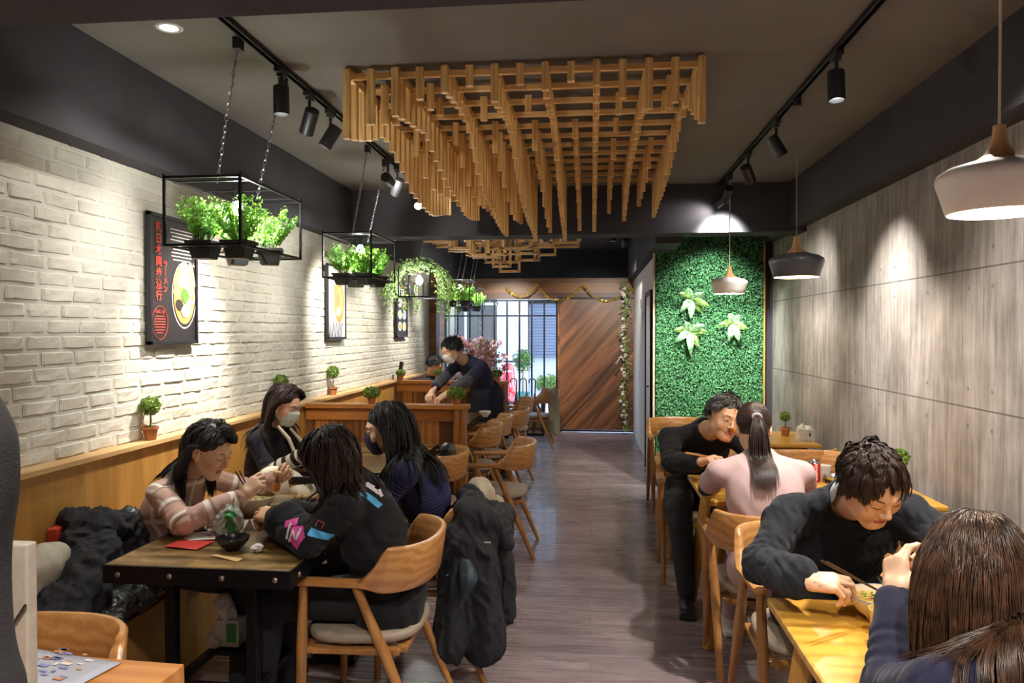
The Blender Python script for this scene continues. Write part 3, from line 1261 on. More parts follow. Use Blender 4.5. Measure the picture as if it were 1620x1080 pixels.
# ---------------------------------------------------------------- people
def skin_mat(name, a, b):
    t = NT(name)
    n = t.noise(t.coords(), 14, 3)
    t.set(t.ramp(n, [(.3, lin(a)), (.7, lin(b))]), .48, spec=.4)
    t.b.inputs['Subsurface Weight'].default_value = .08
    t.b.inputs['Subsurface Radius'].default_value = (.01, .004, .002)
    t.bump(t.noise(t.coords(), 260, 2), .08, .002)
    return t.m


SKIN = {'fair': skin_mat('skin_fair', '#d6a888', '#e6bfa0'), 'tan': skin_mat('skin_tan', '#c4916e', '#d8a883'), 'pale': skin_mat('skin_pale', '#d8a98c', '#e8c0a2')}
LIPS = plain('lips', '#b5605a', .4, var=.05)
EYEW = plain('eye_white', '#e6e0da', .2, var=.02)
EYEB = plain('eye_iris', '#20140e', .15, var=.02)


def hair_mat(name, a, b, rough=.46):
    t = NT(name)
    n = t.noise(t.coords(), 30, 3)
    t.set(t.ramp(n, [(.3, lin(a)), (.7, lin(b))]), rough, spec=.45)
    t.b.inputs['Anisotropic'].default_value = .4
    return t.m


HAIR = {'black': hair_mat('hair_black', '#0c0a0a', '#1d1816'), 'brown': hair_mat('hair_brown', '#1d120d', '#38241b'), 'grey': hair_mat('hair_greying', '#1f1d1d', '#6a6664', .45),
        'chestnut': hair_mat('hair_chestnut', '#1f130d', '#503524', .34),
        'dark': hair_mat('hair_dark', '#120e0d', '#2a201c', .42)}


def fabric(name, col, rough=.9, rings=None, knit=0, plaid=None, sheen=.06, var=.1, knit_v=False):
    """rings=(pitch, duty, colour, from, to) bands along the sleeve; knit = rib pitch"""
    t = NT(name)
    c = lin(col)
    n = t.noise(t.coords(), 18, 3)
    out = t.ramp(n, [(.3, tuple(x * (1 - var) for x in c[:3]) + (1,)), (.7, tuple(min(1, x * (1 + var)) for x in c[:3]) + (1,))])
    al = t.n('Attribute', attribute_name='along').outputs['Fac']
    arm = t.n('Attribute', attribute_name='arm').outputs['Fac']
    if rings:
        for pitch, duty, rc_, a0, a1, off in rings:
            fr = t.math('FRACT', t.math('ADD', t.math('DIVIDE', al, pitch), 10 + off))
            m = t.math('LESS_THAN', fr, duty)
            m = t.math('MULTIPLY', m, t.math('GREATER_THAN', al, a0))
            m = t.math('MULTIPLY', m, t.math('LESS_THAN', al, a1))
            m = t.math('MULTIPLY', m, arm)
            out = t.mix(m, out, lin(rc_))
    if plaid:
        sep = t.n('SeparateXYZ')
        t.l(t.coords(rot=(0, 0, R(12))), sep.inputs[0])
        for ax, pitch, duty, pc, off in plaid:
            fr = t.math('FRACT', t.math('ADD', t.math('DIVIDE', sep.outputs[ax], pitch), 10 + off))
            m = t.math('LESS_THAN', fr, duty)
            m = t.math('MULTIPLY', m, t.math('SUBTRACT', 1, arm))
            out = t.mix(m, out, lin(pc))
    t.set(out, rough, spec=.25, sheen=sheen)
    if knit:
        w = t.math('SINE', t.math('MULTIPLY', al, 2 * math.pi / knit))
        n2 = t.noise(t.coords(), 220, 2)
        if knit_v:
            sp_ = t.n('SeparateXYZ')
            t.l(t.coords(), sp_.inputs[0])
            w = t.math('SINE', t.math('ADD', t.math('MULTIPLY', sp_.outputs[0], 2 * math.pi / .034), t.math('MULTIPLY', t.math('SINE', t.math('MULTIPLY', sp_.outputs[2], 90)), 1.0)))
        t.bump(t.math('ADD', w, n2), .5, .003)
    else:
        t.bump(t.noise(t.coords(), 320, 2), .25, .002)
    return t.m


def nrm(v):
    v = np.array(v, float)
    return v / (np.linalg.norm(v) + 1e-9)


def head_frame(fwd, roll=0.0):
    f = nrm(fwd)
    s = nrm(np.cross(f, (0, 0, 1)))
    u = np.cross(s, f)
    c, sn = math.cos(R(roll)), math.sin(R(roll))
    s2 = s * c + u * sn
    u2 = -s * sn + u * c
    return np.stack([s2, f, u2], 1)       # columns: side(+x right of the person), forward, up


def head_prims(C, H, sc=1.0, fat=1.0, mouth_open=0.0):
    P = []

    def W(p):
        return C + H @ (np.array(p) * sc)

    def E(c, r, k, op=1):
        P.append(el(W(c), np.array(r) * sc, H, k, op))

    def K(a, b, r1, r2, k, op=1):
        P.append(rc(W(a), W(b), r1 * sc, r2 * sc, k, op))
    E((0, -.014, .030), (.075, .093, .085), .02)
    E((0, .022, -.004), (.064 * fat, .066, .078), .03)
    E((0, .030, -.056), (.052 * fat, .052, .050), .03)
    E((0, .066, -.096), (.021 * fat, .017, .014), .03)
    for s in (-1, 1):
        K((s * .050 * fat, .0, -.055), (s * .018, .062, -.094), .016, .014, .03)
        E((s * .040 * fat, .062, -.030), (.022 * fat, .016, .022), .025)
        K((s * .012, .084, .026), (s * .044, .070, .026), .008, .006, .014)
        E((s * .032, .098, .008), (.019, .016, .012), .012, -1)
        E((s * .032, .0735, .006), (.0165, .0135, .0125), .004)
        K((s * .019, .0865, .001), (s * .045, .077, .001), .0022, .0018, .003)
        E((s * .0115, .0955, -.031), (.0075, .009, .0065), .006)
        E((s * .076, -.010, -.008), (.009, .019, .031), .006)
        E((s * .084, -.006, -.004), (.006, .010, .018), .005, -1)
        K((s * .079, .004, -.030), (s * .076, .006, -.036), .007, .006, .006)
    K((0, .083, .016), (0, .103, -.022), .0065, .0085, .010)
    E((0, .104, -.026), (.0095, .0085, .008), .008)
    E((0, .087, -.0545), (.021, .0085, .0050), .006)
    E((0, .0855, -.0655), (.018, .0085, .0062), .005)
    K((-.014, .0945, -.0598), (.014, .0945, -.0598), .0022 + mouth_open, .0022 + mouth_open, .003, -1)
    E((0, .0955, -.0598), (.012, .006, .0016 + mouth_open), .003, -1)
    return P


def hand_prims(Wp, d, n, thumb, curl=(20, 30, 20), spread=1.0, thumb_in=.4, sc=1.0):
    """Wp wrist, d finger direction, n palm facing, thumb=+1/-1 along d x n"""
    d = nrm(d)
    n = nrm(np.array(n) - d * np.dot(n, d))
    s = np.cross(d, n) * thumb
    P = []
    P.append(rc(Wp - d * .02, Wp + d * .02, .025 * sc, .026 * sc, .01))
    offs = [.028, .010, -.009, -.026]
    lens = [(.040, .024, .019), (.044, .028, .020), (.041, .026, .020), (.032, .020, .017)]
    for i, (o, L) in enumerate(zip(offs, lens)):
        o *= sc
        k0 = Wp + d * .022 * sc + s * o * .6
        k1 = Wp + d * (.088 - abs(i - 1) * .005) * sc + s * o
        P.append(rc(k0, k1, .0145 * sc, .0108 * sc, .012))
        P.append(rc(k0 + n * .006, k1 - d * .01 + n * .004, .012 * sc, .009 * sc, .012))
        p, a = k1, 0.0
        dd = nrm(d + s * (o * 3.0 * spread))
        cur = curl[i] if isinstance(curl[0], (tuple, list)) else curl
        for j in range(3):
            a += R(cur[j])
            v = dd * math.cos(a) + n * math.sin(a)
            q = p + v * L[j] * sc
            r1 = (.0092 - .0009 * j) * sc
            P.append(rc(p, q, r1, r1 - .0009, .0022 if j == 0 else .003))
            p = q
    # thumb leaves the side of the palm near its base
    t0 = Wp + d * .022 * sc + s * .022 * sc
    t1 = t0 + (d * .55 + s * .62 * (1 - thumb_in * .5) + n * (.25 + .5 * thumb_in)) * .040 * sc
    t2 = t1 + nrm(d * .8 + s * (.3 - .6 * thumb_in) + n * (.2 + .6 * thumb_in)) * .032 * sc
    t3 = t2 + nrm(d * .85 - s * (.5 * thumb_in) + n * (.15 + .3 * thumb_in)) * .026 * sc
    P += [rc(t0, t1, .0165 * sc, .0125 * sc, .012), rc(t1, t2, .0112 * sc, .0098 * sc, .004), rc(t2, t3, .0098 * sc, .0078 * sc, .003)]
    return P


def ik(a, b, L1, L2, pole):
    a, b = np.array(a, float), np.array(b, float)
    d = b - a
    D = np.linalg.norm(d)
    if D > (L1 + L2) * .995:
        k = D / ((L1 + L2) * .995)
        L1, L2 = L1 * k, L2 * k
    x = (L1 ** 2 - L2 ** 2 + D * D) / (2 * D)
    h = math.sqrt(max(L1 ** 2 - x * x, 1e-6))
    u = d / D
    p = np.array(pole, float)
    p = nrm(p - u * np.dot(p, u))
    return a + u * x + p * h


def join_meshes(parts):
    vs, qs, n = [], [], 0
    for v, q in parts:
        vs.append(v)
        qs.append(q + n)
        n += len(v)
    return np.concatenate(vs), np.concatenate(qs)


def strands(C, H, sc, n, length, comb, seed=0, grav=.35, rad=.0022, obstacles=(), region=None, steps=16, part=0.0, face=True, lift=.004, curl=0.0, clump=40, g=(0, 0, -1), rr=(.079, .098, .090), kid=8, spread=.011, ymax=.02):
    """hair strands simulated over the head; returns verts, tris. comb(local root)->local direction"""
    r = np.random.RandomState(seed)
    d = r.normal(0, 1, (n * 4, 3))
    d /= np.linalg.norm(d, axis=1, keepdims=True)
    keep = (d[:, 2] > -.35 + .5 * (d[:, 1] > 0) + .75 * (d[:, 1] > .62))
    if region is not None:
        keep &= region(d)
    d = d[keep][:n]
    n = len(d)
    E0 = np.array(rr) * sc
    c0 = np.array((0, -.014, .032)) * sc
    p = c0 + d * E0 * (1 + r.uniform(-.02, .03, (n, 1)))
    cb = comb(d, r)
    cb /= np.linalg.norm(cb, axis=1, keepdims=True) + 1e-9
    G = H.T @ nrm(g)
    L = length(d, r) if callable(length) else np.full(n, length) * r.uniform(.85, 1.08, n)
    cl = r.randint(0, clump, n)
    cn = r.normal(0, 1, (clump, 3))
    dirv = cb * .8 + d * .25 + cn[cl] * .10
    pts = [p.copy()]
    off = r.uniform(0, 1, (n, 1)) * lift * sc
    ph = r.uniform(0, 6.28, n)
    obs = [(H.T @ (np.array(a) - C), H.T @ (np.array(b) - C), ra, rb) for a, b, ra, rb in obstacles]
    for s in range(steps):
        f = s / steps
        dirv = dirv * (1 - grav) + G * grav + r.normal(0, .03, (n, 3))
        if curl:
            dirv += curl * np.stack([np.sin(ph + s * .9), np.cos(ph * 1.7 + s * .8), np.sin(ph * .6 + s)], 1)
        dirv /= np.linalg.norm(dirv, axis=1, keepdims=True) + 1e-9
        p = p + dirv * (L / steps)[:, None]
        q = (p - c0) / (E0 + off)
        e = np.linalg.norm(q, axis=1, keepdims=True)
        p = np.where(e < 1, c0 + q / e * (E0 + off), p)
        for a, b, ra, rb in obs:
            ab = b - a
            t = np.clip(((p - a) @ ab) / (ab @ ab), 0, 1)[:, None]
            cc = a + t * ab
            w = p - cc
            dist = np.linalg.norm(w, axis=1, keepdims=True) + 1e-9
            rad_ = ra + (rb - ra) * t + off
            p = np.where(dist < rad_, cc + w / dist * rad_, p)
        if face:
            yl = np.interp(p[:, 2] / sc, [-.02, .03, .055, .075, .10], [ymax, ymax + .012, .045, .07, .12]) * sc
            tk = (p[:, 1] > yl) & (p[:, 2] > -.125 * sc)
            p[tk, 1] = yl[tk]
            q = (p - c0) / (E0 + off)
            e = np.linalg.norm(q, axis=1, keepdims=True)
            p = np.where(e < 1, np.stack([np.sign(p[:, 0] - part) * np.sqrt(np.maximum(1 - q[:, 1] ** 2 - q[:, 2] ** 2, 0)) * (E0[0] + off[:, 0]), p[:, 1], p[:, 2]], 1), p)
            infc = (p[:, 1] > .022 * sc) & (p[:, 2] < .050 * sc) & (p[:, 2] > -.14 * sc)
            lim = (.060 + .018 * np.clip((.05 * sc - p[:, 2]) / (.06 * sc), 0, 1)) * sc
            sx = np.sign(p[:, 0] - part)
            bad = infc & (np.abs(p[:, 0]) < lim)
            p[bad, 0] = (sx * lim)[bad]

        pts.append(p.copy())
        dirv = (pts[-1] - pts[-2])
        dirv /= np.linalg.norm(dirv, axis=1, keepdims=True) + 1e-9
    P = np.stack(pts, 1)                     # n, steps+1, 3
    kids = kid
    m = P.shape[1]
    th = r.uniform(0, 6.28, (n, kids))
    q_ = np.sqrt(r.rand(n, kids)) * spread * sc
    N0 = (P[:, 0] - c0)
    N0 /= np.linalg.norm(N0, axis=1, keepdims=True)
    T0 = np.cross(N0, np.array((.1, .9, .3)))
    T0 /= np.linalg.norm(T0, axis=1, keepdims=True)
    B0 = np.cross(N0, T0)
    off_ = T0[:, None] * (np.cos(th) * q_)[..., None] + B0[:, None] * (np.sin(th) * q_)[..., None]
    fall = np.interp(np.linspace(0, 1, m), [0, .5, 1], [1, .8, .45])[None, None, :, None]
    P = P[:, None] + off_[:, :, None] * fall + r.normal(0, .0006, (n, kids, m, 3))
    n = n * kids
    P = P.reshape(n, m, 3)
    m = P.shape[1]
    T = np.gradient(P, axis=1)
    T /= np.linalg.norm(T, axis=2, keepdims=True) + 1e-9
    ref = (P - c0)
    ref /= np.linalg.norm(ref, axis=2, keepdims=True) + 1e-9
    Sd = np.cross(T, ref)
    Sd /= np.linalg.norm(Sd, axis=2, keepdims=True) + 1e-9
    Up = np.cross(Sd, T)
    w = rad * sc * np.interp(np.linspace(0, 1, m), [0, .15, .7, 1], [.7, 1, .9, .15])
    w = w[None, :, None]
    A = P + Sd * w * 1.6
    B = P + Up * w * .8
    D = P - Sd * w * 1.6
    VV = np.stack([A, B, D], 2)              # n,m,3,3
    vs = VV.reshape(-1, 3)
    idx = np.arange(n * m * 3).reshape(n, m, 3)
    fs = []
    for a, b in ((0, 1), (1, 2), (2, 0)):
        fs.append(np.stack([idx[:, :-1, a], idx[:, :-1, b], idx[:, 1:, b], idx[:, 1:, a]], -1).reshape(-1, 4))
    return C + vs @ H.T, np.concatenate(fs)


def person(name_label, org, sp):
    """sp: pelvis, neck, head, face (direction), yaw side vector, wrists, etc. -- all world metres"""
    g = sp.get
    org = np.array(org, float)
    root = thing('person', org, name_label, 'person')
    pel, nck, hd = (np.array(sp[k], float) for k in ('pelvis', 'neck', 'head'))
    sc = g('sc', 1.0)
    fw = nrm(sp['facing'])
    side = nrm(np.cross(fw, (0, 0, 1)))      # person's right hand side
    up = nrm(nck - pel)
    f2 = nrm(np.cross(up, side))             # chest forward
    Rm = np.stack([side, f2, up], 1)
    bulk = g('bulk', 1.0)
    H = head_frame(sp['face'], g('roll', 0))
    skin = SKIN[g('skin', 'fair')]
    shw = g('shoulder', .175) * bulk
    back = g('hunch', .03)
    mid = (pel + nck) / 2 - f2 * back
    ch = pel * .36 + nck * .64 - f2 * back * .7
    SH, EL, WR, HANDS = [], [], [], []
    for i, k in enumerate(('R', 'L')):
        s = 1 if k == 'R' else -1
        off = np.array(g('sh' + k, (0, 0, 0)), float)
        sh = nck + side * s * shw - up * .05 - np.array((0, 0, .018)) + off
        wr = np.array(sp['wr' + k], float)
        e = np.array(sp['el' + k], float) if g('el' + k) is not None else ik(sh, wr, .27 * sc, .24 * sc, g('pole' + k, (side * s * .6 - np.array((0, 0, 1)))))
        SH.append(sh)
        EL.append(e)
        WR.append(wr)
    # legs
    HP, KN, AN = [], [], []
    for i, k in enumerate(('R', 'L')):
        s = 1 if k == 'R' else -1
        HP.append(pel + side * s * .085 * bulk)
        KN.append(np.array(sp['kn' + k], float))
        AN.append(np.array(sp['an' + k], float))
    b = bulk

    def torso(e, k):
        return [el(pel, (np.array((.156, .116, .13)) * b + e), Rm, k),
                el(mid, (np.array((.136, .100, .16)) * b + e), Rm, k),
                el(ch, (np.array((.148, .098, .135)) * b + e), Rm, k),
                rc(nck - up * .015, SH[0] - side * .01, .044 * b + e, .038 * b + e, k),
                rc(nck - up * .015, SH[1] + side * .01, .044 * b + e, .038 * b + e, k),
                rc(nck - up * .05, nck + up * .0, .060 * b + e, .045 * b + e, k)]

    def arm(i, e, k, upto=1.0, e2=None):
        e2 = e if e2 is None else e2
        w = EL[i] + (WR[i] - EL[i]) * upto
        return [rc(SH[i], EL[i], .043 * b + e, .034 * b + e, k), rc(EL[i], w, .034 * b + e, (.034 - .010 * upto) * b + e2, k * .6)]

    def leg(i, e, k):
        return [rc(HP[i], KN[i], .080 * b + e, .056 * b + e, k), rc(KN[i], AN[i], .056 * b + e, .036 * b + e, k * .5)]
    # --- skin: trunk coarse, head and hands fine, one mesh
    nb = hd + H @ (np.array((0, -.022, -.062)) * sc)
    trunk = torso(-.022, .04)
    for i in (0, 1):
        trunk += arm(i, -.010 if not g('bare') else -.004, .02)
        trunk += leg(i, -.018, .03)
    trunk += [rc(nck - up * .03, nb, .050 * b * sc, .050 * sc, .02)]
    parts = [sdf_mesh(trunk, .011)]
    hp = head_prims(hd, H, sc, g('fat', 1.0), g('mouth', 0))
    hp.append(rc(nb + (nck - nb) * .8, nb, .051 * sc, .050 * sc, .02))
    nhead0 = sum(len(q) for v, q in parts)
    hv = sdf_mesh(hp, g('hres', .0034))
    parts.append(hv)
    for i, k in enumerate(('R', 'L')):
        if g('hand' + k):
            h = dict(g('hand' + k))
            fdir = nrm(WR[i] - EL[i])
            HPm = hand_prims(WR[i] + fdir * .012, h.get('d', fdir), h.get('n', (0, 0, -1)), h.get('t', 1), h.get('curl', (25, 35, 25)), h.get('spread', 1), h.get('thumb', .4), sc * g('hsc', 1.0))
            HPm.append(rc(WR[i] - fdir * .05, WR[i] + fdir * .01, .027 * sc * b ** .5, .0245 * sc, .012))
            parts.append(sdf_mesh(HPm, .0032))
    v, q = join_meshes(parts)
    me = mesh_from('body', v - org, q, [skin, LIPS], smooth=True)
    cen = v[q].mean(1)
    loc = (cen - hd) @ H / sc
    lip = (np.abs(loc[:, 0]) < .0225 - np.abs(loc[:, 2] + .060) * .7) & (loc[:, 2] < -.0495) & (loc[:, 2] > -.0725) & (loc[:, 1] > .078)
    me.polygons.foreach_set('material_index', lip.astype(np.int32))
    put('body', me, root)
    # --- upper garment
    if g('top'):
        tp = sp['top']
        e, k = tp.get('e', .012), .035
        T = torso(e, k)
        if tp.get('hem'):
            T.append(el(pel - up * .05, np.array((.170, .135, .11)) * b + e, Rm, .03))
        fin = tp.get('sleeve', .93)
        for i in (0, 1):
            if fin > .3:
                T += arm(i, e + .004, .03, fin, e + tp.get('cuff', .008))
                if tp.get('puff'):
                    w = EL[i] + (WR[i] - EL[i]) * (fin - .12)
                    T.append(rc(EL[i], w, .042 * b + e, .034 * b + e + tp['puff'], .02))
            else:
                T += [rc(SH[i], SH[i] + (EL[i] - SH[i]) * .62, .032 * b + e, .038 * b + e, .03)]
        if tp.get('collar'):
            T.append(rc(nck - up * .02, nck + (nb - nck) * .55, .056 * sc + tp['collar'], .054 * sc + tp['collar'] * .6, .012))
        T.append(rc(nck + (nb - nck) * tp.get('neck0', -.05), nb + (nb - nck) * .4, tp.get('neckr', .0555) * sc, tp.get('neckr', .0555) * sc + .02 * sc, .006, -1))
        vg, qg = sdf_mesh(T, tp.get('h', .0065))
        al, ar = attrs(vg, SH, EL, WR, pel, nck)
        # folds: broad wrinkles and elbow creases
        nn = vnormals(vg, qg)
        amp = tp.get('fold', .006)
        w = wob(vg, tp.get('ff', 9), 3)
        w = np.where(w > 0, w ** 1.3, -np.abs(w) ** .7) * amp
        w = w - amp * tp.get('crease', .55) * (1 - np.abs(wob(vg * np.array((1, 1, 1.3)), tp.get('ff', 9) * 1.1, 31))) ** 5
        for i in (0, 1):
            de = np.linalg.norm(vg - EL[i], axis=1)
            w = w + .0045 * np.sin(al * 2 * math.pi / .042 + wob(vg, 12, 5) * 2.5) * np.exp(-(de / .09) ** 2) * (fin > .3)
        keepn = np.exp(-(np.linalg.norm(vg - nck, axis=1) / .07) ** 2)
        vg = vg + nn * (w * (1 - keepn))[:, None]
        me = mesh_from(tp.get('name', 'sweater'), vg - org, qg, [tp['mat']], smooth=True)
        for nm, arr in (('along', al), ('arm', ar)):
            a = me.attributes.new(nm, 'FLOAT', 'POINT')
            a.data.foreach_set('value', arr.astype(np.float32))
        sw = put(tp.get('name', 'sweater'), me, root)
        root['_'] = 0
        del root['_']
        if tp.get('under'):
            U = []
            for i in (0, 1):
                U += arm(i, .003, .02, .95, .003)
            vu, qu = sdf_mesh(U, .007)
            vu = folds(vu, qu, .002, 30, 4)
            put('undersleeves', mesh_from('undersleeves', vu - org, qu, [tp['under']], smooth=True), root)
    else:
        sw = None
    # --- trousers, shoes
    if g('pants'):
        T = [el(pel - up * .02, np.array((.166, .128, .12)) * b, Rm, .03)]
        for i in (0, 1):
            T += leg(i, .010, .03)
        vp, qp = sdf_mesh(T, .010)
        vp = folds(vp, qp, .005, 9, 8)
        put('trousers', mesh_from('trousers', vp - org, qp, [sp['pants']], smooth=True), root)
        for i in (0, 1):
            a = AN[i]
            fd = nrm(np.array(g('foot', fw)))
            S = [el(a + (0, 0, -.02), (.042, .042, .05), None, .02), rc((a[0], a[1], .042), a * (1, 1, 0) + (0, 0, .036) + fd * .11, .040, .036, .02),
                 bx(a * (1, 1, 0) + (0, 0, .014) + fd * .055, (.045, .13, .014), np.stack([np.cross(fd, (0, 0, 1)), fd, (0, 0, 1)], 1), .01, .01)]
            put('shoe', mesh_from('shoe', *[x if j else x - org for j, x in enumerate(sdf_mesh(S, .006))], [g('shoe', SHOE)], smooth=True), root)
    # --- face details
    def FP(p):
        return hd + H @ (np.array(p) * sc) - org
    if not g('noface'):
        for s in (-1, 1):
            pts = [(s * .015, .0905, .024), (s * .024, .0895, .0285), (s * .036, .0835, .030), (s * .048, .073, .026)]
            MB(g('browmat', HAIR['black'])).tube([FP(p) for p in pts], [.0016, .0026, .0022, .0008], 6, ex=.6).build('eyebrow', root, True)
            pts = [(s * .0185, .0878, .0015), (s * .026, .0895, -.0008), (s * .034, .0880, -.0012), (s * .0415, .0835, .0002), (s * .0475, .078, .003)]
            if g('eyes') == 'open':
                pts = [(s * .0185, .0868, .003), (s * .026, .0893, .0062), (s * .034, .0885, .0070), (s * .0415, .0835, .006), (s * .0475, .077, .002)]
                vE, qE = sdf_mesh([el(FP((s * .032, .0795, .0035)), np.array((.0135, .0090, .0038)) * sc, H, .001)], .0018)
                put('eye', mesh_from('eye', vE, qE, [EYEW], smooth=True), root)
                vE, qE = sdf_mesh([el(FP((s * .031, .0835, .0032)), np.array((.0050, .0062, .0034)) * sc, H, .001)], .0012)
                put('iris', mesh_from('iris', vE, qE, [EYEB], smooth=True), root)
            MB(HAIR['black']).tube([FP(p) for p in pts], [.0006, .0013, .0013, .0012, .0006], 6).build('eyelashes', root, True)
    if g('mask'):
        mb = MB(sp['mask'])

        def fm(u, v):
            a = (u - .5) * 2.35
            z = .000 - v * .106
            wv = 1 - .28 * max(0, v - .45) - .15 * max(0, .3 - v)
            x = .066 * math.sin(a) * wv * (1.04 if abs(a) > .5 else 1)
            yb = .112 * math.cos(a * .72) * (1 - .22 * max(0, v - .55) * 1.8)
            y = yb + .006 * math.exp(-(a / .35) ** 2) * (1 - v) - .02 * (abs(a) / 1.2) ** 2 - (.012 if v < .1 else 0) + .0015 * math.sin(v * 30) * math.cos(a)
            return V(FP((x, y - .002, z)))
        mb.grid(fm, 21, 15)
        m_o = mb.build('face_mask', root, True, solid=.002)
        for s in (-1, 1):
            for z0, z1 in ((-.012, .012), (-.082, -.034)):
                MB(sp['mask']).tube([FP((s * .062, .040, z0)), FP((s * .074, .018, (z0 + z1) / 2)), FP((s * .086, -.008, z1))], .0012, 5).build('ear_loop', m_o, True)
    if g('glasses'):
        gm = MB(M['black_plastic'])
        for s in (-1, 1):
            pts = [FP((s * .033 + .021 * math.cos(t), .100 - .006 * abs(math.cos(t)) , .003 + .016 * math.sin(t))) for t in np.linspace(0, 6.28, 20)[:-1]]
            gm.tube(pts, .0013, 6, closed=True)
            gm.tube([FP((s * .054, .096, .008)), FP((s * .078, .05, .010)), FP((s * .084, -.01, .006))], .0013, 6)
        gm.tube([FP((-.012, .103, .006)), FP((0, .106, .010)), FP((.012, .103, .006))], .0013, 6)
        gm.build('glasses', root, True)
    return dict(root=root, org=org, C=hd, H=H, sc=sc, SH=SH, EL=EL, WR=WR, nck=nck, pel=pel, ch=ch, side=side, f2=f2, up=up, b=b, top=sw, FP=FP, nb=nb)


def attrs(v, SH, EL, WR, pel, nck):
    best = np.full(len(v), 1e9)
    al = np.zeros(len(v))
    ar = np.zeros(len(v))

    def seg(a, b, base, rad, isarm):
        nonlocal best, al, ar
        ab = b - a
        t = np.clip(((v - a) @ ab) / (ab @ ab), 0, 1)
        d = np.linalg.norm(v - a - t[:, None] * ab, axis=1) - rad
        m = d < best
        best = np.where(m, d, best)
        al = np.where(m, base + ((v - a) @ ab) / np.linalg.norm(ab), al)
        ar = np.where(m, isarm, ar)
    seg(pel, nck, 0, .12, 0)
    seg(SH[0], SH[1], 0, .05, 0)
    for i in (0, 1):
        L = np.linalg.norm(EL[i] - SH[i])
        seg(SH[i] + (EL[i] - SH[i]) * .12, EL[i], .12 * L, .045, 1)
        seg(EL[i], WR[i], L, .04, 1)
    return al, ar


SHOE = plain('shoe_black', '#121214', .45)


